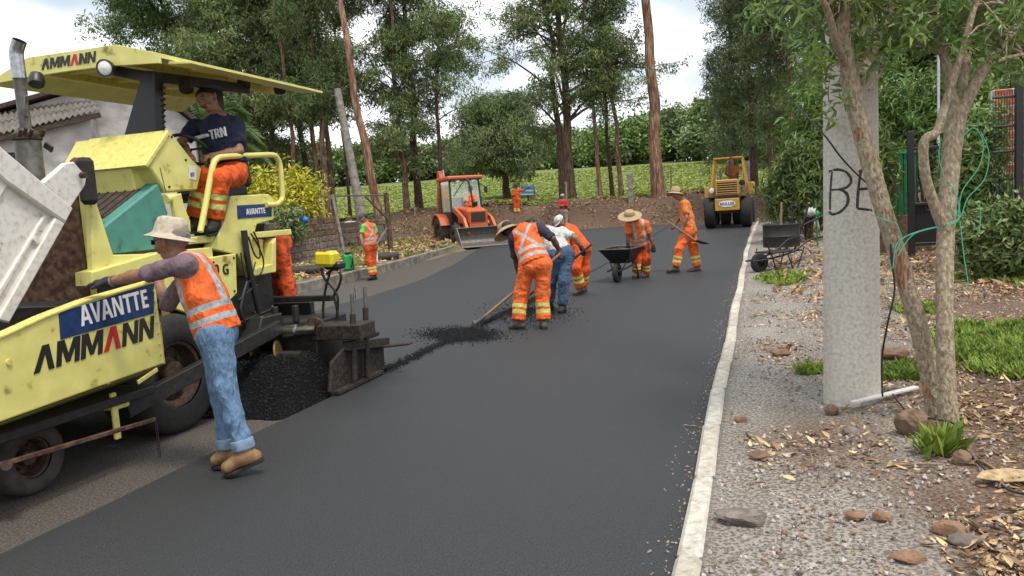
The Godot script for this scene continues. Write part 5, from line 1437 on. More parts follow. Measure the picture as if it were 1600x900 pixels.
	obj("canopy_arm", MB.new().span(onz(237, 120, -5.6), Vector3(-4.75, 2.93, -6.6), 0.06, 0.09), mats.black_paint, t)
	obj("canopy_post", MB.new().span(Vector3(-5.25, 1.9, -6.75), Vector3(-5.25, 3.05, -6.75), 0.1, 0.1), mats.black_paint, t)
	var coil := []
	for i in 60:
		var q := onz(255, 130 + i * 1.25, -5.6)
		coil.append(q + Vector3(cos(i * 0.9), 0, sin(i * 0.9)) * 0.018)
	obj("coiled_cord", MB.new().tube(V3(coil), 0.006, 5), mats.cable, t)
	# ---- exhaust
	var ex := -5.3
	var e0 := onx(53, 300, ex); var e1 := onx(53, 205, ex); var e2 := onx(51, 118, ex)
	var eu := Vector3(0, 1, 0)
	var st := obj("exhaust_stack", MB.new().lathe([Vector2(0.092, -0.5), Vector2(0.092, e1.y - e0.y - 0.05), Vector2(0.075, e1.y - e0.y), Vector2(0.042, e1.y - e0.y + 0.01), Vector2(0.042, e2.y - e0.y), Vector2(0, e2.y - e0.y)], e0, eu, 24), mats.steel_dull, t)
	var tp := e0 + Vector3(0, e2.y - e0.y, 0)
	obj("chrome_tip", MB.new().tube(curve([tp - Vector3(0, 0.04, 0), tp + Vector3(0, 0.1, 0), tp + Vector3(0.01, 0.17, 0), tp + Vector3(0.05, 0.235, 0)], 5), 0.05, 18, false), mats.steel, st)
	obj("clamp", MB.new().lathe([Vector2(0.09, 0), Vector2(0.105, 0.01), Vector2(0.105, 0.05), Vector2(0.09, 0.06)], e0 + Vector3(0, e1.y - e0.y - 0.08, 0), eu, 20), mats.rust_dark, st)
	for a in [[38, 210], [47, 212], [66, 213], [30, 213]]: obj("clamp_bolt", MB.new().rod(onx(a[0], a[1], ex + 0.1), onx(a[0] + 3, a[1] - 10, ex + 0.13), 0.014, 8), mats.rust_dark, st)
	obj("clamp_flap", MB.new().box(onx(76, 230, ex + 0.08), Vector3(0.09, 0.05, 0.02), Basis(Vector3.BACK, -0.6), 0.01), mats.rust_dark, st)
	obj("grab_loop", MB.new().tube(V3([onx(43, 150, ex + 0.05), onx(38, 151, ex + 0.05), onx(38, 181, ex + 0.05), onx(44, 182, ex + 0.05)]), 0.008, 6), mats.steel_dull, st)
	# ---- wheels and running gear
	for s in 2:
		var sg := 1.0 if s == 0 else -1.0
		wheel(t, Vector3(-5.5 + sg * 0.8, 0.44, -5.0), 0.49, 0.42, Vector3(sg, 0, 0), mats.rubber, mats.rust_dark, 0, 8)
		wheel(t, Vector3(-5.5 + sg * 0.86, 0.2, -3.62), 0.245, 0.32, Vector3(sg, 0, 0), mats.rubber_dusty, mats.rust_dark, 0, 6)
		obj("tow_arm", MB.new().span(Vector3(-5.5 + sg * 1.12, onx(196, 640, -4.38).y, onx(196, 640, -4.38).z), Vector3(-5.5 + sg * 1.12, 0.62, -6.2), 0.07, 0.13), K, t)
	obj("front_axle", MB.new().rod(Vector3(-6.3, 0.2, -3.62), Vector3(-4.7, 0.2, -3.62), 0.07), K, t)
	obj("underframe", MB.new().box(Vector3(-5.5, 0.42, -3.7), Vector3(1.3, 0.16, 1.4)), K, t)
	obj("hanger", MB.new().box(onx(180, 650, -4.3), Vector3(0.03, 0.33, 0.05)), mats.yellow_worn, t)
	obj("hanger_block", MB.new().box(onx(178, 627, -4.36), Vector3(0.14, 0.1, 0.14)), mats.yellow_worn, t)
	var b0 := onx(-120, 762, -4.22); var b1 := onx(243, 655, -4.22)
	var gb := obj("guide_bar", MB.new().span(b0, b1, 0.02, 0.032), mats.rust, t)
	obj("pivot", MB.new().rod(onx(10, 727, -4.24), onx(10, 727, -4.14), 0.03, 10), mats.rust_dark, gb)
	for i in 12:
		var q := b1 + Vector3(0.0, -0.02 - i * 0.033, 0.0)
		obj("chain_link", MB.new().tube(V3([q + Vector3(0.008, 0, 0), q + Vector3(0.008, -0.025, 0), q + Vector3(-0.008, -0.025, 0), q + Vector3(-0.008, 0, 0), q + Vector3(0.008, 0, 0)]), 0.0035, 5), mats.rust_dark, gb)
	# ---- auger and screed
	var au := obj("auger", MB.new().rod(Vector3(-6.9, 0.36, -6.12), Vector3(-4.1, 0.36, -6.12), 0.045), K, t)
	for i in 2:
		var q: Vector3 = [onz(394, 548, -6.08), onz(431, 552, -6.08)][i]
		obj("flight", MB.new().lathe([Vector2(0.03, -0.008), Vector2(0.125, -0.008), Vector2(0.125, 0.008), Vector2(0.03, 0.008)], Vector3(q.x, 0.38, -6.12), Vector3(1, 0.1, -0.35), 22), mats.brass, au)
	var scd := obj("screed", MB.new().box(Vector3(-5.55, 0.4, -6.6), Vector3(3.0, 0.5, 0.6), Basis(), 0.015), K, t)
	obj("tunnel_cover", MB.new().prism(V2([5.85, 0.5, 6.3, 0.5, 6.3, 0.74, 5.98, 0.74]), Vector3(-7.0, 0, 0), Vector3(0, 0, -1), Vector3.UP, Vector3(2.6, 0, 0), 0.01), K, scd)
	obj("walkway", MB.new().box(Vector3(-5.5, 0.33, -7.2), Vector3(3.0, 0.05, 0.55)), K, scd)
	obj("rear_rail", MB.new().box(onz(440, 483, -6.85), Vector3(0.75, 0.14, 0.08)), K, scd)
	obj("top_rail", MB.new().box(Vector3(-5.3, 0.82, -6.75), Vector3(2.4, 0.06, 0.08)), K, scd)
	for a in [[430, 480], [462, 478], [400, 487]]: obj("bracket", MB.new().box(onz(a[0], a[1] + 12, -6.3), Vector3(0.05, 0.16, 0.06)), K, scd)
	var t0 := onz(436, 519, -6.25); var t1 := onz(486, 516, -6.25)
	obj("extension_tube", MB.new().lathe([Vector2(0.066, 0), Vector2(0.066, 0.2), Vector2(0.05, 0.205), Vector2(0.05, 0.42)], t0, t1 - t0, 20), mats.steel, scd)
	obj("tube_collar", MB.new().lathe([Vector2(0.0, -0.06), Vector2(0.085, -0.06), Vector2(0.085, 0.01), Vector2(0.06, 0.012)], t0, t1 - t0, 20), K, scd)
	obj("pivot_plate", MB.new().lathe([Vector2(0, -0.02), Vector2(0.1, -0.02), Vector2(0.1, 0.02), Vector2(0, 0.02)], onz(492, 512, -6.3), Vector3(0.1, 0, 1), 16), mats.rust_dark, scd)
	obj("extension_box", MB.new().box(onz(537, 516, -6.4), Vector3(0.52, 0.14, 0.3)), mats.plate_dark, scd)
	obj("small_valve", MB.new().box(onz(383, 512, -6.05), Vector3(0.11, 0.11, 0.08), Basis(Vector3.BACK, 0.1), 0.02), mats.brass, scd)
	obj("yellow_clip", MB.new().box(onz(409, 501, -6.05), Vector3(0.06, 0.07, 0.04), Basis(Vector3.BACK, 0.5), 0.01), mats.brass, scd)
	# end gate
	var eg := obj("end_gate", side(MB.new(), zy([[523, 622], [516, 612], [519, 566], [543, 538], [599, 532], [602, 573], [588, 583]], -3.74), -3.74, 0.035), mats.plate_dark, t)
	obj("shoe", MB.new().span(Vector3(-3.73, 0.03, onx(522, 622, -3.74).z), Vector3(-3.73, 0.03, onx(592, 583, -3.74).z), 0.1, 0.04), mats.plate_dark, eg)
	obj("cap_bar", MB.new().span(onx(541, 541, -3.72), onx(603, 534, -3.72), 0.09, 0.09), mats.plate_dark, eg)
	obj("spill_plate", MB.new().box(onx(603, 539, -3.66) + Vector3(0.13, 0, 0), Vector3(0.3, 0.02, 0.1), Basis(Vector3.BACK, 0.1)), mats.plate_dark, eg)
	for a in [[551, 459, 575], [571, 449, 570]]:
		obj("adjusting_rod", MB.new().rod(onx(a[0] - 1, a[1], -3.68), onx(a[0] + 3, a[2] - 15, -3.68), 0.018, 10), mats.steel_dull, eg)
		obj("rod_sleeve", MB.new().rod(onx(a[0], a[1] + 32, -3.68), onx(a[0] + 3, a[2] + 18, -3.68), 0.028, 10), mats.plate_dark, eg)
	obj("short_rod", MB.new().rod(onx(556, 448, -3.9), onx(557, 466, -3.9), 0.014, 8), mats.steel, eg)
	obj("front_guard", side(MB.new(), zy([[517, 610], [519, 566], [536, 556], [540, 600]], -3.79), -3.79, 0.03), mats.plate_dark, eg)
	# control box on bent legs
	var cb := onz(511, 404, -6.5)
	var bx := obj("control_box", MB.new().box(cb, Vector3(0.21, 0.15, 0.16), Basis(Vector3.BACK, -0.06), 0.03), mats.yellow_plastic, t)
	obj("top_window", MB.new().box(cb + Vector3(-0.02, 0.07, 0.02), Vector3(0.1, 0.02, 0.07), Basis(Vector3.BACK, -0.06), 0.004), mats.rust, bx)
	obj("back_cover", MB.new().box(cb + Vector3(0.06, -0.07, -0.03), Vector3(0.18, 0.07, 0.14), Basis(), 0.02), mats.black_paint, bx)
	for a in [[[502, 419], [507, 435], [524, 455], [528, 470], [526, 498]], [[530, 424], [533, 433], [529, 448], [522, 462], [526, 480], [529, 498]], [[516, 424], [509, 450], [505, 480], [506, 498]], [[510, 428], [520, 421], [528, 422]]]:
		var q := []
		for p in a: q.append(onz(p[0], p[1], -6.5))
		obj("stand_tube", MB.new().tube(curve(q, 5), 0.013, 8), mats.black_paint, bx)
	# hoses and cylinder at the rear
	for a in [[[381, 360], [386, 400], [396, 450], [405, 488], 0.03], [[388, 370], [398, 398], [406, 402], [404, 380], [396, 362], 0.008], [[392, 365], [404, 385], [412, 410], [407, 428], [398, 432], [394, 425], 0.008], [[376, 395], [382, 430], [390, 440], [399, 410], 0.007], [[372, 470], [392, 452], [402, 446], 0.012], [[386, 440], [376, 480], [382, 505], 0.02], [[372, 505], [395, 495], [420, 485], [426, 478], 0.012], [[410, 503], [425, 512], [440, 505], 0.006]]:
		var q := []
		for i in a.size() - 1: q.append(onx(a[i][0], a[i][1], -4.55))
		obj("hydraulic_hose", MB.new().tube(curve(q, 5), a[a.size() - 1], 9), mats.black_paint, t)
	# ---- the asphalt in front of the screed, and what lies loose on the mat
	var hf := func(x: float, z: float) -> float:
		var e := smooth(-5.28, -6.0, z + 0.12 * NZ.get_noise_1d(x * 20.0)) * smooth(-6.0, -5.2, x) * (1.0 - smooth(-4.1, -3.77, x))
		return -0.07 + 0.44 * pow(e, 0.8) + (0.02 * NZ.get_noise_2d(x * 60.0, z * 60.0) + 0.03 * NZ.get_noise_2d(x * 20.0, z * 20.0)) * minf(1.0, e * 4.0)
	var hp := thing("asphalt_heap", "heap of loose black asphalt in front of the paver's screed", "asphalt", Vector3(-4.5, -0.045, -5.8))
	obj("heap_surface", heap(-6.2, -3.77, -5.15, -6.3, hf, 70, 40), mats.asphalt_loose, hp)
	cp = []
	for i in 5200:
		var x := rng.randf_range(-5.8, -3.79); var z := rng.randf_range(-5.2, -6.25)
		var y: float = hf.call(x, z)
		if y > -0.04: cp.append(Vector3(x, y + 0.003, z))
	crumbs("lump", "", cp, 0.01, 0.032, hp)
	cp = []
	for i in 17000:
		var s := rng.randf()
		var p := Vector3.ZERO
		if s < 0.35:
			var z := rng.randf_range(-6.9, -13.5)
			p = Vector3(-3.74 + rng.randfn() * 0.05, 0.016, z)
		elif s < 0.8:
			p = gp(718 + rng.randfn() * 28.0, 522 + rng.randfn() * 5.0, 0.02)
		else: p = gp(825 + rng.randfn() * 30, 485 + rng.randfn() * 9, 0.02)
		p.y = 0.012 + 0.02 * absf(rng.randfn() * 0.4)
		if p.x > -6.5: cp.append(p)
	crumbs("spilled_asphalt", "loose black asphalt crumbs along the joint and under the rake", cp, 0.007, 0.024)

# ---------------------------------------------------------------- the tipper
func truck() -> void:
	var t := thing("tipper_truck", "white tipper truck with its chipped bed raised over the paver's hopper", "truck", Vector3(-5.5, -0.045, -0.5))
	var W: Material = mats.truck_white
	var X := -4.5
	for s in 2:
		var x := X if s == 0 else -6.5
		var inw := 0.04 if s == 0 else -0.04
		var bs := obj("bed_side", side(MB.new(), zy([[-300, -30], [0, 258], [92, 337], [60, 400], [0, 500], [-20, 530], [-420, 240]], X), x, inw), W, t)
		obj("top_rail", MB.new().prism(zy([[-300, -55], [0, 236], [62, 288], [107, 326], [95, 349], [0, 284], [-300, 0]], X), Vector3(x + inw * 1.2, 0, 0), Vector3(0, 0, -1), Vector3.UP, Vector3(-inw * 2.4, 0, 0), 0.012), W, bs)
		obj("end_post", MB.new().prism(zy([[80, 340], [96, 349], [8, 505], [-12, 500]], X), Vector3(x + inw, 0, 0), Vector3(0, 0, -1), Vector3.UP, Vector3(-inw * 1.8, 0, 0), 0.01), W, bs)
		obj("rib", MB.new().prism(zy([[64, 338], [72, 336], [-10, 478], [-18, 474]], X), Vector3(x + inw * 0.5, 0, 0), Vector3(0, 0, -1), Vector3.UP, Vector3(-inw, 0, 0), 0.008), W, bs)
		obj("rib", MB.new().prism(zy([[0, 275], [13, 284], [-25, 345], [-42, 335]], X), Vector3(x + inw * 0.5, 0, 0), Vector3(0, 0, -1), Vector3.UP, Vector3(-inw, 0, 0), 0.008), W, bs)
		obj("hinge_plate", MB.new().prism(zy([[62, 286], [98, 255], [112, 253], [132, 276], [130, 290], [106, 326]], X), Vector3(x + inw * 0.6, 0, 0), Vector3(0, 0, -1), Vector3.UP, Vector3(-inw * 1.2, 0, 0), 0.01), W, bs)
		obj("hinge_bolt", MB.new().rod(onx(127, 274, x + inw) if s == 0 else Vector3(x, onx(127, 274, X).y, onx(127, 274, X).z), (onx(127, 274, x + inw) if s == 0 else Vector3(x, onx(127, 274, X).y, onx(127, 274, X).z)) + Vector3(0.04 if s == 0 else -0.04, 0, 0), 0.022, 8), mats.rust_dark, bs)
		obj("pin", MB.new().rod(onx(50, 374, X) + Vector3(x - X, 0, 0), onx(50, 374, X) + Vector3(x - X + inw, 0, 0), 0.02, 8), W, bs)
	var f0 := onx(-12, 515, X); var f1 := onx(-420, 240, X)
	obj("bed_floor", MB.new().span(Vector3(-5.5, f0.y, f0.z), Vector3(-5.5, f1.y, f1.z), 1.94, 0.05), mats.steel_dull, t)
	obj("headboard", MB.new().prism(PackedVector2Array([Vector2(-6.48, f1.y), Vector2(-4.54, f1.y), Vector2(-4.54, f1.y + 1.1), Vector2(-6.48, f1.y + 1.1)]), Vector3(0, 0, f1.z + 0.0), Vector3.RIGHT, Vector3.UP, Vector3(0, 0, 0.05)), W, t)
	obj("chassis", MB.new().box(Vector3(-5.5, 0.75, 0.6), Vector3(0.9, 0.2, 5.2)), mats.black_steel, t)
	for z in [-1.4, 2.6]:
		for s in [-1.0, 1.0]: wheel(t, Vector3(-5.5 + s * 0.95, 0.42, z), 0.47, 0.3, Vector3(s, 0, 0), mats.rubber, mats.white_worn, 0, 8)
	var cab := obj("cab", MB.new().box(Vector3(-5.5, 1.75, 3.0), Vector3(2.2, 1.9, 1.6), Basis(), 0.08), W, t)
	obj("windscreen", MB.new().box(Vector3(-5.5, 2.15, 3.805), Vector3(1.9, 0.8, 0.03)), mats.black_paint, cab)
	for s in [-1.0, 1.0]: obj("side_window", MB.new().box(Vector3(-5.5 + s * 1.105, 2.15, 3.0), Vector3(0.03, 0.7, 0.9)), mats.black_paint, cab)

# ---------------------------------------------------------------- backhoe loader, roller
func vehicles() -> void:
	var P := onz(733, 384, -28.6)
	P.y = road_y(P.x, P.z) - 0.04
	var t := thing("backhoe_loader", "orange backhoe loader with cab and wide grey front bucket", "backhoe", P)
	var O: Material = mats.orange_machine
	var K: Material = mats.black_steel
	var L := func(x: float, y: float, z: float) -> Vector3: return P + Vector3(x, y, z)
	for s: float in [-1.0, 1.0]:
		wheel(t, L.call(s * 0.78, 0.6, -0.95), 0.6, 0.4, Vector3(s, 0, 0), mats.rubber_dusty, mats.rust, 16, 8)
		wheel(t, L.call(s * 0.76, 0.42, 0.85), 0.42, 0.3, Vector3(s, 0, 0), mats.rubber_dusty, mats.rust, 14, 8)
		var fd := []
		for i in 9:
			var a := PI * (0.1 + 0.8 * i / 8.0)
			fd.append(Vector2(-0.95 + cos(a) * 0.72, 0.62 + sin(a) * 0.68))
		for i in range(8, -1, -1):
			var a := PI * (0.1 + 0.8 * i / 8.0)
			fd.append(Vector2(-0.95 + cos(a) * 0.66, 0.62 + sin(a) * 0.62))
		obj("fender", MB.new().prism(PackedVector2Array(fd), P + Vector3(s * 0.55, 0, 0), Vector3(0, 0, 1), Vector3.UP, Vector3(s * 0.48, 0, 0), 0.006), O, t)
		var arm := obj("loader_arm", MB.new().span(L.call(s * 0.5, 1.42, 0.0), L.call(s * 0.55, 1.0, 1.25), 0.11, 0.2), O, t)
		arm = obj("loader_arm", MB.new().span(L.call(s * 0.55, 1.02, 1.2), L.call(s * 0.58, 0.42, 1.75), 0.11, 0.2), O, t)
		obj("ram", MB.new().rod(L.call(s * 0.62, 0.9, 0.3), L.call(s * 0.62, 0.6, 1.5), 0.045), mats.steel, arm)
	obj("chassis", MB.new().box(L.call(0, 0.62, -0.1), Vector3(0.7, 0.35, 2.6)), K, t)
	var hood := obj("hood", MB.new().prism(V2([-0.05, 0.85, 1.3, 0.85, 1.32, 1.32, 1.05, 1.42, -0.05, 1.52]), P + Vector3(-0.4, 0, 0), Vector3(0, 0, 1), Vector3.UP, Vector3(0.8, 0, 0), 0.05), O, t)
	obj("grille", MB.new().box(L.call(0, 1.1, 1.325), Vector3(0.58, 0.36, 0.02)), mats.rust_dark, hood)
	for i in 5: obj("slat", MB.new().box(L.call(0, 0.97 + i * 0.065, 1.338), Vector3(0.56, 0.012, 0.01)), mats.black_paint, hood)
	obj("bumper", MB.new().box(L.call(0, 0.75, 1.25), Vector3(0.75, 0.18, 0.16)), O, hood)
	obj("exhaust", MB.new().tube(curve([L.call(0.05, 1.4, 0.6), L.call(0.05, 1.8, 0.6), L.call(0.02, 2.45, 0.45), L.call(-0.1, 2.6, 0.3)], 4), 0.035, 10), mats.black_paint, hood)
	obj("pre_cleaner", MB.new().lathe([Vector2(0.06, 0), Vector2(0.1, 0.04), Vector2(0.1, 0.16), Vector2(0, 0.2)], L.call(0.2, 1.5, 0.5), Vector3.UP, 14), mats.black_paint, hood)
	var cab := obj("cab", MB.new().box(L.call(0, 1.1, -0.68), Vector3(1.3, 0.5, 1.25), Basis(), 0.03), K, t)
	for sx: float in [-1.0, 1.0]:
		for sz in [-0.06, -1.28]: obj("pillar", MB.new().span(L.call(sx * 0.64, 1.3, sz + (0.1 if sz > -1 else 0.0)), L.call(sx * 0.6, 2.58, sz - 0.05), 0.07, 0.07), mats.black_paint, cab)
		obj("side_glass", MB.new().box(L.call(sx * 0.615, 1.95, -0.7), Vector3(0.008, 1.2, 1.1)), mats.glass, cab)
		obj("roof_lamp", MB.new().lathe([Vector2(0.0, -0.06), Vector2(0.07, -0.05), Vector2(0.08, 0.01), Vector2(0.0, 0.02)], L.call(sx * 0.32, 2.56, 0.1), Vector3(0, -0.1, 1), 14), mats.lamp_glass, cab)
	obj("windscreen", MB.new().span(L.call(0, 1.35, 0.03), L.call(0, 2.52, -0.08), 1.2, 0.008, Vector3.BACK), mats.glass, cab)
	obj("wiper", MB.new().rod(L.call(-0.05, 2.5, -0.04), L.call(-0.5, 1.95, 0.02), 0.015, 6), mats.black_paint, cab)
	obj("seat", MB.new().box(L.call(0, 1.55, -0.85), Vector3(0.5, 0.7, 0.2), Basis(), 0.05), mats.seat, cab)
	var rf := obj("roof", MB.new().box(L.call(0, 2.66, -0.68), Vector3(1.5, 0.16, 1.6), Basis(), 0.05), O, t)
	obj("roof_lip", MB.new().box(L.call(0, 2.6, 0.06), Vector3(1.2, 0.1, 0.12)), mats.black_paint, rf)
	obj("mirror", MB.new().box(L.call(0.85, 2.15, 0.05), Vector3(0.14, 0.26, 0.04), Basis(), 0.015), mats.black_paint, t)
	obj("mirror_arm", MB.new().rod(L.call(0.62, 2.4, 0.0), L.call(0.85, 2.25, 0.05), 0.015), mats.black_paint, t)
	# front bucket
	var bk := []
	for i in 10:
		var a := lerpf(-1.75, -4.4, i / 9.0)
		bk.append(Vector2(2.05 + cos(a) * 0.36, 0.4 + sin(a) * 0.36))
	bk[0] = Vector2(2.45, 0.035)
	var outl := PackedVector2Array(bk)
	for i in range(9, -1, -1): outl.append(bk[i] + (Vector2(2.05, 0.4) - bk[i]).normalized() * 0.03)
	var bu := obj("front_bucket", MB.new().prism(outl, P + Vector3(-1.1, 0, 0), Vector3(0, 0, 1), Vector3.UP, Vector3(2.2, 0, 0), 0.0), mats.steel_dull, t)
	for s: float in [-1.0, 1.0]: obj("cheek", MB.new().prism(PackedVector2Array(bk), P + Vector3(s * 1.11, 0, 0), Vector3(0, 0, 1), Vector3.UP, Vector3(-s * 0.03, 0, 0), 0.003), mats.steel_dull, bu)
	obj("cutting_edge", MB.new().box(L.call(0, 0.025, 2.42), Vector3(2.24, 0.025, 0.16), Basis(), 0.003), mats.steel, bu)
	obj("corner_wear_block", MB.new().box(L.call(-1.05, 0.25, 1.62), Vector3(0.3, 0.36, 0.2)), K, bu)
	# digging arm folded behind
	var bm := obj("boom", MB.new().span(L.call(-0.25, 0.9, -1.6), L.call(-0.3, 2.95, -2.25), 0.2, 0.28), O, t)
	obj("dipper", MB.new().span(L.call(-0.3, 3.05, -2.25), L.call(-0.3, 1.3, -2.75), 0.16, 0.22), O, bm)
	obj("ram", MB.new().rod(L.call(-0.17, 1.7, -1.85), L.call(-0.17, 3.1, -2.2), 0.05), mats.steel, bm)
	obj("dig_bucket", MB.new().box(L.call(-0.3, 1.1, -2.85), Vector3(0.55, 0.5, 0.5), Basis(Vector3.RIGHT, 0.4), 0.08), mats.steel_dull, bm)
	for s: float in [-1.0, 1.0]: obj("stabiliser", MB.new().span(L.call(s * 0.5, 0.6, -1.75), L.call(s * 1.15, 0.2, -1.8), 0.14, 0.14), O, t)
	obj("rear_counterweight", MB.new().box(L.call(0, 0.75, -1.6), Vector3(1.3, 0.5, 0.25)), K, t)
	t.rotation.y = atan2(-P.x, -P.z) + 0.33
	# ---- pneumatic roller
	P = onz(1140, 353, -32.0)
	P.y = road_y(P.x, P.z)
	var r := thing("tyre_roller", "yellow rubber-tyred road roller at the end of the new asphalt", "roller", P)
	var Yr: Material = mats.roller_yellow
	L = func(x: float, y: float, z: float) -> Vector3: return P + Vector3(x, y, z)
	for s: float in [-1.0, 1.0]:
		wheel(r, L.call(s * 0.68, 0.6, 0.55), 0.6, 0.42, Vector3(s, 0, 0), mats.rubber, mats.black_steel, 0, 0, 0.4)
		wheel(r, L.call(s * 0.72, 0.55, -2.0), 0.55, 0.4, Vector3(s, 0, 0), mats.rubber, mats.black_steel, 0, 0, 0.4)
	for x in [-0.25, 0.25]: wheel(r, L.call(x, 0.55, -2.0), 0.55, 0.4, Vector3(1, 0, 0), mats.rubber, mats.black_steel, 0, 0, 0.4)
	obj("frame", MB.new().box(L.call(0, 0.75, -0.7), Vector3(0.85, 0.4, 3.0)), mats.black_steel, r)
	var fp := obj("front_plate", MB.new().box(L.call(0, 0.9, 1.1), Vector3(0.92, 0.46, 0.12), Basis(), 0.02), Yr, r)
	obj("oval_badge", MB.new().lathe([Vector2(0.0, 0.0), Vector2(0.31, 0.0), Vector2(0.31, 0.012), Vector2(0, 0.013)], L.call(0, 0.93, 1.16), Vector3(0, 0, 1), 26, 0.42), mats.white_sign, fp)
	obj("badge_ring", MB.new().lathe([Vector2(0.0, 0.0), Vector2(0.155, 0.0), Vector2(0.155, 0.01), Vector2(0, 0.011)], L.call(0, 0.93, 1.158), Vector3(0, 0, 1), 26), mats.black_sign, fp)
	obj("badge_band", MB.new().box(L.call(0, 0.93, 1.174), Vector3(0.56, 0.12, 0.006), Basis(), 0.001), mats.white_sign, fp)
	words("MULLER", 0.1, 0.004, L.call(0, 0.93, 1.18), Vector3.RIGHT, Vector3.UP, mats.black_sign, fp, 700)
	var en := obj("engine_hood", MB.new().box(L.call(0, 1.55, 0.2), Vector3(0.85, 0.62, 1.5), Basis(), 0.03), Yr, r)
	obj("grille_recess", MB.new().box(L.call(0, 1.55, 0.945), Vector3(0.76, 0.5, 0.02)), mats.black_paint, en)
	for i in 6: obj("grille_bar", MB.new().box(L.call(0, 1.34 + i * 0.085, 0.965), Vector3(0.78, 0.03, 0.03)), Yr, en)
	for s: float in [-1.0, 1.0]: obj("grille_post", MB.new().box(L.call(s * 0.4, 1.55, 0.965), Vector3(0.04, 0.56, 0.03)), Yr, en)
	obj("exhaust", MB.new().lathe([Vector2(0.04, 0), Vector2(0.04, 0.15), Vector2(0.1, 0.17), Vector2(0.1, 0.75), Vector2(0.04, 0.78), Vector2(0.04, 0.95), Vector2(0, 0.95)], L.call(0.16, 1.85, 0.35), Vector3.UP, 16), mats.rust, en)
	obj("headlamp", MB.new().lathe([Vector2(0, -0.06), Vector2(0.09, -0.05), Vector2(0.1, 0.02), Vector2(0, 0.03)], L.call(-0.58, 1.48, 0.8), Vector3(0, 0, 1), 16), mats.lamp_glass, r)
	obj("headlamp", MB.new().lathe([Vector2(0, -0.06), Vector2(0.11, -0.05), Vector2(0.12, 0.02), Vector2(0, 0.03)], L.call(0.56, 1.7, 0.7), Vector3(0, 0, 1), 16), mats.black_paint, r)
	obj("radiator", MB.new().box(L.call(0, 1.18, 0.9), Vector3(0.75, 0.2, 0.1)), mats.black_paint, r)
	for s: float in [-1.0, 1.0]: obj("mudguard", MB.new().span(L.call(s * 0.5, 1.2, 1.0), L.call(s * 0.66, 1.34, 0.1), 0.3, 0.04), mats.rust, r)
	obj("deck", MB.new().box(L.call(0, 1.15, -1.4), Vector3(1.7, 0.1, 1.6)), Yr, r)
	obj("side_tank", MB.new().box(L.call(0.86, 1.48, -0.7), Vector3(0.26, 0.5, 0.9), Basis(), 0.03), Yr, r)
	obj("side_tank", MB.new().box(L.call(-0.86, 1.4, -0.7), Vector3(0.2, 0.44, 0.9), Basis(), 0.03), Yr, r)
	var cp := obj("canopy", MB.new().box(L.call(0, 2.74, -1.1), Vector3(1.15, 0.06, 1.5)), Yr, r)
	for s: float in [-1.0, 1.0]:
		for z in [-0.45, -1.75]: obj("canopy_post", MB.new().span(L.call(s * 0.74, 1.2, z + 0.06), L.call(s * 0.54, 2.72, z), 0.08, 0.08), Yr, cp)
	obj("seat", MB.new().box(L.call(0.05, 1.5, -1.4), Vector3(0.5, 0.5, 0.45), Basis(), 0.05), mats.seat, r)
	obj("steering_column", MB.new().rod(L.call(0.05, 1.5, -0.6), L.call(0.05, 1.95, -0.85), 0.04), mats.black_paint, r)
	r.rotation.y = -0.02
	# ---- wheelbarrow pushed by a worker, and one parked with a drum of tools
	barrow("wheelbarrow", "black wheelbarrow pushed by the worker in the wide straw hat", gp(965, 441), gp(1004, 428), 0.0)
	var pk := barrow("wheelbarrow", "dark wheelbarrow parked across the kerb carrying a steel drum", gp(1187, 426, 0.05), gp(1245, 416, 0.09), 1.0)
	var dc := gp(1222, 412, 0.09) + Vector3(0, 0.36, 0)
	var dr := thing("tool_drum", "soot-black cut steel drum standing on the parked wheelbarrow", "drum", dc)
	var dp := depth(dc)
	var rr := 27.5 / FL * dp
	obj("shell", MB.new().lathe([Vector2(0, 0.0), Vector2(rr, 0.0), Vector2(rr, 0.2), Vector2(rr * 1.03, 0.22), Vector2(rr, 0.24), Vector2(rr, 0.44), Vector2(rr * 1.03, 0.46), Vector2(rr * 0.98, 0.47), Vector2(rr * 0.95, 0.44), Vector2(rr * 0.95, 0.05), Vector2(0, 0.04)], dc, Vector3.UP, 28), mats.soot_steel, dr)
	for a in [["wooden shovel handle standing in the drum", [1219, 395], [1221, 318], "rod"], ["shovel with a D-grip standing in the drum", [1228, 395], [1240, 330], "grip"], ["dark tool handle leaning out of the drum", [1240, 395], [1264, 318], "rod"], ["long tool shaft lying slanted across the drum", [1236, 361], [1288, 336], "rod"]]:
		var p := atd(a[1][0], a[1][1], dp); var q := atd(a[2][0], a[2][1], dp - 0.05)
		var tt := thing("hand_tool", a[0], "tool", p, "tools in the drum")
		obj("shaft", MB.new().rod(p, q, 0.022 if a[3] == "rod" else 0.02), mats.wood_handle if a[2][0] == 1221 else mats.black_steel, tt)
		if a[3] == "grip":
			var u := (q - p).normalized()
			obj("grip", MB.new().tube(V3([q, q + CR * -0.05 + u * 0.05, q + CR * -0.06 + u * 0.12, q + CR * 0.06 + u * 0.12, q + CR * 0.05 + u * 0.05, q]), 0.016, 8), mats.black_paint, tt)
		else: obj("knob", MB.new().ball(q, 0.027 if a[2][0] != 1221 else 0.023, 8), mats.wood_handle, tt)

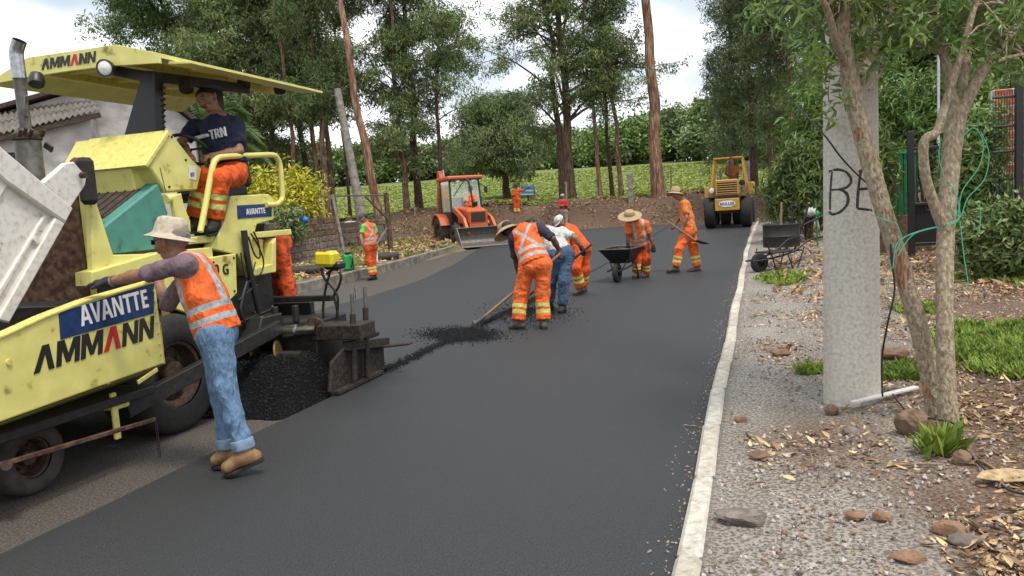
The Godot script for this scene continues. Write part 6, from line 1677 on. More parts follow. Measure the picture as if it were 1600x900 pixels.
func barrow(called: String, label: String, wc: Vector3, foot: Vector3, flat: float) -> Node3D:
	var d := foot - wc
	d.y = 0
	d = d.normalized()
	var t := thing(called, label, "wheelbarrow", wc, "wheelbarrows")
	var s := Vector3.UP.cross(d).normalized()
	var at := func(a: float, y: float, l: float) -> Vector3: return wc + d * a + Vector3.UP * y + s * l
	wheel(t, at.call(0.0, 0.19, 0.0), 0.19, 0.09, s, mats.rubber, mats.black_steel, 0, 0, 0.45)
	for k: float in [-1.0, 1.0]:
		obj("handle", MB.new().tube(curve([at.call(-0.24, 0.24, k * 0.1), at.call(0.1, 0.26, k * 0.14), at.call(0.62, 0.36, k * 0.24), at.call(1.0, 0.5 + 0.06 * flat, k * 0.28), at.call(1.35, 0.6, k * 0.29)], 4), 0.018, 8), mats.black_steel, t)
		obj("leg", MB.new().tube(V3([at.call(0.5, 0.34, k * 0.22), at.call(0.62, 0.02, k * 0.24), at.call(0.72, 0.02, k * 0.24), at.call(0.9, 0.44, k * 0.25)]), 0.014, 7), mats.black_steel, t)
		obj("fork_strut", MB.new().rod(at.call(0.0, 0.19, k * 0.07), at.call(0.12, 0.45, k * 0.2), 0.013, 7), mats.black_steel, t)
	if flat < 0.5:
		var tr := MB.new()
		var b := [at.call(0.2, 0.36, -0.18), at.call(0.75, 0.36, -0.2), at.call(0.75, 0.36, 0.2), at.call(0.2, 0.36, 0.18)]
		var u := [at.call(-0.12, 0.66, -0.33), at.call(0.95, 0.66, -0.33), at.call(0.95, 0.66, 0.33), at.call(-0.12, 0.66, 0.33)]
		var c: Vector3 = at.call(0.45, 0.55, 0.0)
		tr.quad(b[0], b[1], b[2], b[3], Vector3.DOWN)
		for i in 4:
			var j := (i + 1) % 4
			tr.quad(b[i], b[j], u[j], u[i], (b[i] + u[j]) * 0.5 - c)
		var ty := obj("tray", tr, mats.black_steel, t)
		obj("rim", MB.new().tube(V3([u[0], u[1], u[2], u[3], u[0]]), 0.014, 7, false), mats.steel_dull, ty)
		obj("asphalt_remains", MB.new().box(at.call(0.45, 0.41, 0.0), Vector3(0.5, 0.06, 0.3), Basis(d, Vector3.UP, d.cross(Vector3.UP)), 0.03), mats.asphalt_loose, ty)
	else:
		obj("tray", MB.new().box(at.call(0.48, 0.375, 0.0), Vector3(0.75, 0.03, 0.5), Basis(d, Vector3.UP, d.cross(Vector3.UP))), mats.black_steel, t)
		obj("front_stop", MB.new().rod(at.call(0.1, 0.36, -0.2), at.call(0.02, 0.6, -0.2), 0.015, 7), mats.black_steel, t)
	return t

# ---------------------------------------------------------------- people
# A field of distances to tapered capsules joined by a smooth minimum, meshed as surface nets.
class Field:
	var o: Vector3
	var c: float
	var nx: int
	var ny: int
	var nz: int
	var d := PackedFloat32Array()
	var r0 := PackedInt32Array()
	var r1 := PackedInt32Array()
	func _init(lo: Vector3, hi: Vector3, cell: float) -> void:
		o = lo
		c = cell
		nx = int((hi.x - lo.x) / cell) + 2
		ny = int((hi.y - lo.y) / cell) + 2
		nz = int((hi.z - lo.z) / cell) + 2
		d.resize(nx * ny * nz)
		d.fill(9.0)
		r0.resize(ny * nz)
		r0.fill(1 << 20)
		r1.resize(ny * nz)
		r1.fill(-1)
	# from a to b, radii ra, rb; k blend; cut 1: flat at b, 2: flat at a; w, asp: widened along w; floor plane fp, fn
	func bone(a: Vector3, b: Vector3, ra: float, rb: float, k: float, cut := 0, w := Vector3.ZERO, asp := 1.0, fp := Vector3.ZERO, fn := Vector3.ZERO) -> void:
		var m := maxf(ra, rb) * maxf(1.0, asp) + k + c * 2.0
		var lo := a.min(b) - Vector3(m, m, m) - o
		var hi := a.max(b) + Vector3(m, m, m) - o
		var x0 := maxi(0, int(lo.x / c)); var x1 := mini(nx - 1, int(hi.x / c) + 1)
		var y0 := maxi(0, int(lo.y / c)); var y1 := mini(ny - 1, int(hi.y / c) + 1)
		var z0 := maxi(0, int(lo.z / c)); var z1 := mini(nz - 1, int(hi.z / c) + 1)
		var ba := b - a
		var l2 := maxf(1e-8, ba.length_squared())
		var dir := ba / sqrt(l2)
		var wide := asp != 1.0
		var shrink := 1.0 - 1.0 / asp
		var floor_ := fn != Vector3.ZERO
		var band := k + c * 2.2
		for z in range(z0, z1 + 1):
			for y in range(y0, y1 + 1):
				var line := z * ny + y
				var row := line * nx
				var x := x0
				var first := -1
				var last := -1
				while x <= x1:
					var p := o + Vector3(x, y, z) * c
					var q := p - a
					var t := clampf(q.dot(ba) / l2, 0.0, 1.0)
					var e := q - ba * t
					if wide: e -= w * (e.dot(w) * shrink)
					var s := e.length() - lerpf(ra, rb, t)
					if s > band:
						x += maxi(1, int((s - band) * 0.9 / c))
						continue
					if cut & 1: s = maxf(s, (p - b).dot(dir))
					if cut & 2: s = maxf(s, -q.dot(dir))
					if floor_: s = maxf(s, -(p - fp).dot(fn))
					if first < 0: first = x
					last = x
					var i := row + x
					var g := d[i]
					if k > 0.0:
						var h := k - absf(g - s)
						if h > 0.0: d[i] = minf(g, s) - h * h / (4.0 * k)
						elif s < g: d[i] = s
					elif s < g: d[i] = s
					x += 1
				if first >= 0:
					r0[line] = mini(r0[line], first)
					r1[line] = maxi(r1[line], last)
	func mesh(mb: MB, wrinkle: FastNoiseLite = null, amp := 0.0) -> MB:
		var id := PackedInt32Array()
		id.resize(nx * ny * nz)
		id.fill(-1)
		var vs := PackedVector3Array(); var ns := PackedVector3Array()
		var sx := 1; var sy := nx; var sz := nx * ny
		var near := c * 1.9
		for z in nz - 1:
			for y in ny - 1:
				var line := z * ny + y
				var row := line * nx
				for x in range(maxi(0, mini(mini(r0[line], r0[line + 1]), mini(r0[line + ny], r0[line + ny + 1])) - 1), mini(nx - 1, maxi(maxi(r1[line], r1[line + 1]), maxi(r1[line + ny], r1[line + ny + 1])) + 1)):
					var i := row + x
					var d0 := d[i]
					if d0 > near or d0 < -near: continue
					var d1 := d[i + sx]; var d2 := d[i + sy]; var d3 := d[i + sx + sy]; var d4 := d[i + sz]; var d5 := d[i + sz + sx]; var d6 := d[i + sz + sy]; var d7 := d[i + sz + sx + sy]
					var neg := int(d0 < 0) + int(d1 < 0) + int(d2 < 0) + int(d3 < 0) + int(d4 < 0) + int(d5 < 0) + int(d6 < 0) + int(d7 < 0)
					if neg == 0 or neg == 8: continue
					var s := Vector3.ZERO
					var n := 0
					if (d0 < 0) != (d1 < 0): s += Vector3(d0 / (d0 - d1), 0, 0); n += 1
					if (d2 < 0) != (d3 < 0): s += Vector3(d2 / (d2 - d3), 1, 0); n += 1
					if (d4 < 0) != (d5 < 0): s += Vector3(d4 / (d4 - d5), 0, 1); n += 1
					if (d6 < 0) != (d7 < 0): s += Vector3(d6 / (d6 - d7), 1, 1); n += 1
					if (d0 < 0) != (d2 < 0): s += Vector3(0, d0 / (d0 - d2), 0); n += 1
					if (d1 < 0) != (d3 < 0): s += Vector3(1, d1 / (d1 - d3), 0); n += 1
					if (d4 < 0) != (d6 < 0): s += Vector3(0, d4 / (d4 - d6), 1); n += 1
					if (d5 < 0) != (d7 < 0): s += Vector3(1, d5 / (d5 - d7), 1); n += 1
					if (d0 < 0) != (d4 < 0): s += Vector3(0, 0, d0 / (d0 - d4)); n += 1
					if (d1 < 0) != (d5 < 0): s += Vector3(1, 0, d1 / (d1 - d5)); n += 1
					if (d2 < 0) != (d6 < 0): s += Vector3(0, 1, d2 / (d2 - d6)); n += 1
					if (d3 < 0) != (d7 < 0): s += Vector3(1, 1, d3 / (d3 - d7)); n += 1
					var g := Vector3(d1 + d3 + d5 + d7 - d0 - d2 - d4 - d6, d2 + d3 + d6 + d7 - d0 - d1 - d4 - d5, d4 + d5 + d6 + d7 - d0 - d1 - d2 - d3).normalized()
					id[i] = vs.size()
					vs.append(o + (Vector3(x, y, z) + s / n) * c)
					ns.append(g)
		if wrinkle != null:
			var moved := vs.duplicate()
			var gn := ns.duplicate()
			for i in vs.size():
				var f := wrinkle.get_noise_3dv(vs[i]) * amp
				moved[i] = vs[i] + ns[i] * f
				var e := 0.012
				var gr := Vector3(wrinkle.get_noise_3dv(vs[i] + Vector3(e, 0, 0)), wrinkle.get_noise_3dv(vs[i] + Vector3(0, e, 0)), wrinkle.get_noise_3dv(vs[i] + Vector3(0, 0, e))) * amp - Vector3.ONE * f
				gr = gr / e
				gn[i] = (ns[i] - (gr - ns[i] * gr.dot(ns[i]))).normalized()
			vs = moved
			ns = gn
		for z in range(1, nz - 1):
			for y in range(1, ny - 1):
				var line := z * ny + y
				var row := line * nx
				for x in range(maxi(1, r0[line] - 1), mini(nx - 1, r1[line] + 2)):
					var i := row + x
					var d0 := d[i]
					if d0 > near or d0 < -near: continue
					var s0 := d0 < 0
					if s0 != (d[i + sx] < 0): _q(mb, vs, ns, id[i], id[i - sy], id[i - sy - sz], id[i - sz])
					if s0 != (d[i + sy] < 0): _q(mb, vs, ns, id[i], id[i - sx], id[i - sx - sz], id[i - sz])
					if s0 != (d[i + sz] < 0): _q(mb, vs, ns, id[i], id[i - sx], id[i - sx - sy], id[i - sy])
		return mb
	func _q(mb: MB, v: PackedVector3Array, n: PackedVector3Array, a: int, b: int, e: int, f: int) -> void:
		if a < 0 or b < 0 or e < 0 or f < 0: return
		mb.tri(v[a], v[b], v[e], n[a], n[b], n[e])
		mb.tri(v[a], v[e], v[f], n[a], n[e], n[f])

func split(mb: MB, kind: Callable) -> Dictionary:         # faces sorted by what kind() says of a point; faces across a border are cut fine
	var out := {}
	var work := []
	for i in range(0, mb.v.size(), 3):
		var k0: int = kind.call(mb.v[i]); var k1: int = kind.call(mb.v[i + 1]); var k2: int = kind.call(mb.v[i + 2])
		if k0 == k1 and k1 == k2:
			if not out.has(k0): out[k0] = MB.new()
			for j in 3:
				out[k0].v.append(mb.v[i + j]); out[k0].n.append(mb.n[i + j])
		else:
			var N := 4
			var P := func(a: int, b: int) -> Array:
				var s := float(a) / N; var t := float(b) / N
				return [mb.v[i] * (1 - s - t) + mb.v[i + 1] * s + mb.v[i + 2] * t, (mb.n[i] * (1 - s - t) + mb.n[i + 1] * s + mb.n[i + 2] * t).normalized()]
			for a in N:
				for b in N - a:
					var tris := [[P.call(a, b), P.call(a + 1, b), P.call(a, b + 1)]]
					if a + b < N - 1: tris.append([P.call(a + 1, b), P.call(a + 1, b + 1), P.call(a, b + 1)])
					for t in tris:
						var k: int = kind.call((t[0][0] + t[1][0] + t[2][0]) / 3.0)
						if not out.has(k): out[k] = MB.new()
						for j in 3:
							out[k].v.append(t[j][0]); out[k].n.append(t[j][1])
	return out

var wr := FastNoiseLite.new()
func hand(mb: MB, w: Vector3, d: Vector3, pn: Vector3, curl: float, left: float, cell: float, fat := 1.0) -> void:
	d = d.normalized()
	pn = (pn - d * pn.dot(d)).normalized()
	var s := d.cross(pn) * left
	var hm := w + d * 0.07
	var f := Field.new(hm - Vector3.ONE * 0.15, hm + Vector3.ONE * 0.15, cell)
	f.bone(w - d * 0.03, w + d * 0.02, 0.027 * fat, 0.029 * fat, 0.02)
	f.bone(w + d * 0.02, w + d * 0.085, 0.019 * fat, 0.019 * fat, 0.015, 0, s, 2.0)
	for i in 4:
		var q := w + d * 0.085 + s * (-0.03 + 0.02 * i)
		var l: float = [0.034, 0.04, 0.038, 0.03][i]
		var d1 := d * cos(curl * 0.7) + pn * sin(curl * 0.7)
		var d2 := d * cos(curl * 1.7) + pn * sin(curl * 1.7)
		f.bone(q - d * 0.02, q + d1 * l, 0.0105 * fat, 0.0098 * fat, 0.004)
		f.bone(q + d1 * l, q + d1 * l + d2 * l * 1.05, 0.0096 * fat, 0.0082 * fat, 0.004)
	var th := (d * 0.7 - s * 0.75 + pn * 0.35).normalized()
	var tb := w + d * 0.025 - s * 0.028
	f.bone(tb, tb + th * 0.045, 0.015 * fat, 0.012 * fat, 0.01)
	f.bone(tb + th * 0.045, tb + th * 0.045 + (th + pn * curl * 0.5 + d * 0.4).normalized() * 0.032, 0.0115 * fat, 0.009 * fat, 0.004)
	f.mesh(mb)

# J holds joints as points; o holds clothes
func person(label: String, J: Dictionary, o: Dictionary, group := "") -> Node3D:
	var base: Vector3 = (J.al + J.ar) * 0.5
	base.y = minf(J.tl.y, J.tr.y) - 0.04
	var t := thing("person", label, "person", base, group)
	var cell: float = o.get("cell", 0.016)
	var lo: Vector3 = J.p; var hi: Vector3 = J.p
	for k in J:
		if J[k] is Vector3 and not k in ["look", "tl_", "up"]:
			lo = lo.min(J[k]); hi = hi.max(J[k])
	lo -= Vector3.ONE * 0.24; hi += Vector3.ONE * 0.24
	var up: Vector3 = (J.n - J.p).normalized()
	var w: Vector3 = (J.sr - J.sl)
	w = (w - up * w.dot(up)).normalized()
	var hw: Vector3 = (J.hr - J.hl).normalized()
	var bulk: float = o.get("bulk", 1.0)
	# body (skin)
	var hu: Vector3 = J.get("up", (J.h - J.n).normalized())
	var hf: Vector3 = J.look - J.h
	hf = (hf - hu * hf.dot(hu)).normalized()
	var hs := hu.cross(hf)
	var f := Field.new(lo, hi, cell)
	f.bone(J.p, J.p.lerp(J.n, 0.9), 0.11 * bulk, 0.1 * bulk, 0.05, 0, w, 1.3)
	f.bone(J.sl, J.sr, 0.05, 0.05, 0.05)
	f.bone(J.n - up * 0.05, J.h - hu * 0.05 - hf * 0.012, 0.058, 0.05, 0.03)
	for s in ["l", "r"]:
		f.bone(J["s" + s], J["e" + s], 0.048, 0.04, 0.02)
		f.bone(J["e" + s], J["e" + s].lerp(J["w" + s], 0.4), 0.041, 0.042, 0.02)
		f.bone(J["e" + s].lerp(J["w" + s], 0.4), J["w" + s], 0.042, 0.028, 0.02)
		f.bone(J["h" + s], J["k" + s], 0.08, 0.055, 0.03)
		f.bone(J["k" + s], J["a" + s], 0.055, 0.038, 0.02)
	var body := f.mesh(MB.new())
	# head on a finer grid
	var hc: float = o.get("headcell", 0.008)
	var H: Vector3 = J.h
	f = Field.new(H - Vector3.ONE * 0.2, H + Vector3.ONE * 0.2, hc)
	f.bone(H + hu * 0.03 - hf * 0.025, H + hu * 0.03 + hf * 0.015, 0.086, 0.082, 0.02)
	f.bone(H - hu * 0.01 + hf * 0.025, H - hu * 0.075 + hf * 0.045, 0.065, 0.036, 0.035, 0, hs, 1.08)
	f.bone(H + hu * 0.022 + hf * 0.086 - hs * 0.03, H + hu * 0.022 + hf * 0.086 + hs * 0.03, 0.015, 0.015, 0.02)
	f.bone(H + hu * 0.008 + hf * 0.095, H - hu * 0.03 + hf * 0.112, 0.009, 0.014, 0.012)
	f.bone(H - hu * 0.03 + hf * 0.1 - hs * 0.012, H - hu * 0.03 + hf * 0.1 + hs * 0.012, 0.01, 0.01, 0.008)
	f.bone(H - hu * 0.058 + hf * 0.085 - hs * 0.018, H - hu * 0.058 + hf * 0.085 + hs * 0.018, 0.011, 0.011, 0.01)
	f.bone(H - hu * 0.02 + hf * 0.06 - hs * 0.045, H - hu * 0.02 + hf * 0.06 + hs * 0.045, 0.025, 0.025, 0.02)
	for q: float in [-1.0, 1.0]: f.bone(H + hs * q * 0.085 - hu * 0.025, H + hs * q * 0.092 + hu * 0.02 - hf * 0.01, 0.011, 0.016, 0.008)
	f.bone(H - hu * 0.05 - hf * 0.015, H - hu * 0.15 - hf * 0.02, 0.05, 0.055, 0.03)
	f.mesh(body)
	var gl := MB.new()
	for s in ["l", "r"]:
		var wd: Vector3 = J.get("hd" + s, J["w" + s] - J["e" + s])
		hand(gl if o.get("gloves", false) else body, J["w" + s], wd, J.get("pn" + s, hf), J.get("curl" + s, 0.5), 1.0 if s == "r" else -1.0, o.get("handcell", 0.007), 1.25 if o.get("gloves", false) else 1.0)
	var bo := obj("body", body, mats[o.get("skin", "skin_tan")], t)
	if o.get("gloves", false): obj("gloves", gl, mats.glove, t)
	if o.get("face", false):
		for q: float in [-1.0, 1.0]:
			obj("eye", MB.new().ball(H + hu * 0.006 + hf * 0.083 + hs * q * 0.032, 0.013, 10), mats.white_sign, bo)
			obj("brow", MB.new().tube(V3([H + hu * 0.03 + hf * 0.1 + hs * q * 0.016, H + hu * 0.035 + hf * 0.098 + hs * q * 0.034, H + hu * 0.028 + hf * 0.086 + hs * q * 0.054]), [0.004, 0.005, 0.003], 6), mats.hair, bo)
			obj("iris", MB.new().ball(H + hu * 0.004 + hf * 0.0915 + hs * q * 0.032, 0.006, 8), mats.black_sign, bo)
		obj("lips", MB.new().tube(V3([H - hu * 0.058 + hf * 0.094 - hs * 0.024, H - hu * 0.057 + hf * 0.0995, H - hu * 0.058 + hf * 0.094 + hs * 0.024]), [0.003, 0.006, 0.003], 6), mats.red_sign if false else mats.skin_brown, bo)
	# hair
	if o.get("hair", true):
		f = Field.new(H - Vector3.ONE * 0.17, H + Vector3.ONE * 0.17, hc * 1.2)
		f.bone(H + hu * 0.036 - hf * 0.03, H + hu * 0.04 + hf * 0.02, 0.093, 0.084, 0.0, 0, Vector3.ZERO, 1.0, H + hu * 0.05 + hf * 0.06, (hu * 0.75 - hf * 0.65).normalized())
		obj("hair", f.mesh(MB.new(), wr, 0.004), mats[o.get("haircol", "hair")], t)
	# trousers
	f = Field.new(lo, hi, cell)
	f.bone(J.p - up * 0.02, J.p + up * 0.13, 0.135 * bulk, 0.125 * bulk, 0.05, 1, w, 1.28)
	f.bone(J.hl, J.hr, 0.105 * bulk, 0.105 * bulk, 0.06)
	for s in ["l", "r"]:
		var k: Vector3 = J["k" + s]; var a: Vector3 = J["a" + s]
		var lg: float = o.get("leg", 0.075)
		f.bone(J["h" + s], k, 0.108 * bulk, lg + 0.008, 0.045)
		f.bone(k, a.lerp(k, 0.06), lg + 0.006, lg, 0.03, 1)
	var tm := f.mesh(MB.new(), wr, o.get("wrinkle", 0.018))
	var bands: bool = o.get("bands", false)
	if bands:
		var parts := split(tm, func(p: Vector3) -> int:
			for s in ["l", "r"]:
				var a: Vector3 = J["a" + s]; var ka: Vector3 = J["k" + s] - a
				var u := (p - a).dot(ka) / ka.length_squared()
				var e := (p - a - ka * u).length()
				if e < 0.13 and ((u > 0.3 and u < 0.43) or (u > 0.52 and u < 0.65)): return 1
			return 0)
		obj("trousers", parts[0], mats[o.trousers], t)
		if parts.has(1): obj("reflective_bands", parts[1], mats.band_lime, t)
	else: obj("trousers", tm, mats[o.trousers], t)
	# shirt
	f = Field.new(lo, hi, cell)
	var belly: Vector3 = J.p.lerp(J.n, 0.45)
	var tr: float = o.get("torso", 1.0) * bulk
	f.bone(J.p + up * o.get("hem", 0.02), belly, 0.138 * tr, 0.128 * tr, 0.05, 2, w, 1.3)
	f.bone(belly, J.n - up * 0.1, 0.126 * tr, 0.12 * tr, 0.05, 0, w, 1.35)
	f.bone(J.n - up * 0.1, J.n + hu * 0.005, 0.1, 0.066, 0.05, 1)
	f.bone(J.sl.lerp(J.sr, 0.04), J.sl.lerp(J.sr, 0.96), 0.07, 0.07, 0.06)
	var sl: float = o.get("sleeve", 0.75)
	for s in ["l", "r"]:
		var sh: Vector3 = J["s" + s]; var el: Vector3 = J["e" + s]
		if sl <= 1.0: f.bone(sh, sh.lerp(el, sl), 0.074, 0.066, 0.04, 1)
		else:
			f.bone(sh, el, 0.066, 0.054, 0.04)
			f.bone(el, el.lerp(J["w" + s], sl - 1.0), 0.057, 0.046, 0.02, 1)
	obj("shirt", f.mesh(MB.new(), wr, o.get("wrinkle", 0.018)), mats[o.shirt], t)
	# vest
	if o.has("vest"):
		f = Field.new(lo, hi, cell)
		f.bone(J.p + up * o.get("vesthem", -0.02), belly, 0.158 * tr, 0.146 * tr, 0.04, 2, w, 1.3)
		f.bone(belly, J.n - up * 0.09, 0.145 * tr, 0.135 * tr, 0.04, 0, w, 1.28)
		f.bone(J.n - up * 0.08, J.n + up * 0.0, 0.11, 0.078, 0.04, 1)
		f.bone(J.sl.lerp(J.sr, 0.14), J.sl.lerp(J.sr, 0.86), 0.084, 0.084, 0.05)
		var vm := f.mesh(MB.new(), wr, 0.016)
		var ln: float = J.p.distance_to(J.n)
		var fw := w.cross(up)
		var style: String = o.get("vstyle", "x")
		var parts := split(vm, func(p: Vector3) -> int:
			var q: Vector3 = p - J.p
			var u := q.dot(up) / ln
			var v := q.dot(w)
			if absf(u - 0.12) < 0.045 or (absf(u - 0.3) < 0.045): return 1
			if style == "x":
				if u > 0.3 and absf(absf(v) - absf(0.62 - u) * 0.42) < 0.024 and u < 0.99: return 1
			elif u > 0.3 and absf(absf(v) - 0.1) < 0.026: return 1
			return 0)
		var vo := obj("vest", parts[0], mats[o.vest], t)
		if parts.has(1): obj("reflective_bands", parts[1], mats.band_silver, vo)
	# boots
	for s in ["l", "r"]:
		var a: Vector3 = J["a" + s]; var toe: Vector3 = J["t" + s]
		var fd := toe - a
		var across_ := fd.cross(Vector3.UP).normalized()
		var tip := asin(minf(0.9, 0.05 / fd.length()))
		fd = (fd.normalized() * cos(tip) + across_.cross(fd.normalized()) * sin(tip)).normalized()
		var sole_n := across_.cross(fd).normalized()
		var heel := a - fd * 0.045 - sole_n * 0.06
		var sp: Vector3 = toe - sole_n * 0.035
		f = Field.new((a.min(toe)) - Vector3.ONE * 0.14, a.max(toe) + Vector3.ONE * 0.2, maxf(0.008, cell * 0.6))
		var sh := (J["k" + s] - a).normalized() as Vector3
		f.bone(a - sole_n * 0.02, a + sh * o.get("bootup", 0.09), 0.052, 0.056, 0.02, 1)
		f.bone(heel, a + fd * 0.03 - sole_n * 0.03, 0.042, 0.048, 0.03, 0, Vector3.ZERO, 1.0, sp, sole_n)
		f.bone(a + fd * 0.03 - sole_n * 0.03, toe - fd * 0.042, 0.047, 0.04, 0.03, 0, Vector3.ZERO, 1.0, sp, sole_n)
		var b := obj("boot", f.mesh(MB.new()), mats[o.get("boots", "boot_grey")], t)
		var sd := sole_n.cross(fd).normalized()
		var lx := (toe - heel).dot(fd)
		var hp := heel + sole_n * ((sp - heel).dot(sole_n))
		obj("sole", MB.new().prism(V2([-0.03, -0.036, 0.1, -0.032, lx * 0.7, -0.046, lx - 0.02, -0.03, lx + 0.004, 0.0, lx - 0.02, 0.03, lx * 0.7, 0.046, 0.1, 0.032, -0.03, 0.036, -0.045, 0.0]), hp, fd, sd, -sole_n * 0.022, 0.004), mats.boot_black, b)
	# hat
	var hat: String = o.get("hat", "")
	if hat != "":
		var ha: Vector3 = J.get("hatup", hu)
		var hc0: Vector3 = H + hu * 0.05 + hf * o.get("hatfwd", 0.0)
		if hat == "cap":
			var cp := obj("cap", MB.new().lathe([Vector2(0.098, 0), Vector2(0.1, 0.02), Vector2(0.085, 0.06), Vector2(0.05, 0.082), Vector2(0, 0.088)], hc0, ha, 20), mats[o.hatmat], t)
			obj("peak", MB.new().prism(V2([-0.07, 0.06, -0.055, 0.13, 0, 0.16, 0.055, 0.13, 0.07, 0.06]), hc0 + hu * 0.004, hs, hf, hu * 0.008, 0.002), mats[o.hatmat], cp)
		else:
			var R: float = o.get("brim", 0.19)
			var ch: float = o.get("crown", 0.1)
			var dp: float = o.get("droop", 0.03)
			var ht := obj("hat", MB.new().lathe([Vector2(0.09, -0.004), Vector2(R * 0.75, -dp * 0.4), Vector2(R, -dp), Vector2(R + 0.006, -dp + 0.005), Vector2(R * 0.75, -dp * 0.4 + 0.01), Vector2(0.106, 0.012), Vector2(0.1, ch * 0.6), Vector2(0.088, ch * 0.92), Vector2(0.06, ch * 1.04), Vector2(0, ch)], hc0, ha, 30, 1.0, 0.2), mats[o.hatmat], t)
			if o.get("hatband", true): obj("hat_band", MB.new().lathe([Vector2(0.108, 0.014), Vector2(0.1045, 0.04)], hc0, ha, 26), mats[o.get("bandmat", "wood_handle")], ht)
	return t
func joints(D: float, a: Dictionary) -> Dictionary:      # pixel column, row and depth offset from D
	var J := {}
	for k in a:
		if a[k] is Array: J[k] = atd(a[k][0], a[k][1], D + (a[k][2] if a[k].size() > 2 else 0.0))
		else: J[k] = a[k]
	if DEBUG:
		print("thigh %.2f %.2f shin %.2f %.2f ua %.2f %.2f fa %.2f %.2f torso %.2f sh %.2f foot y %.2f %.2f hip %.2f" % [J.hl.distance_to(J.kl), J.hr.distance_to(J.kr), J.kl.distance_to(J.al), J.kr.distance_to(J.ar), J.sl.distance_to(J.el), J.sr.distance_to(J.er), J.el.distance_to(J.wl), J.er.distance_to(J.wr), J.p.distance_to(J.n), J.sl.distance_to(J.sr), J.tl.y, J.tr.y, J.hl.distance_to(J.hr)])
	return J

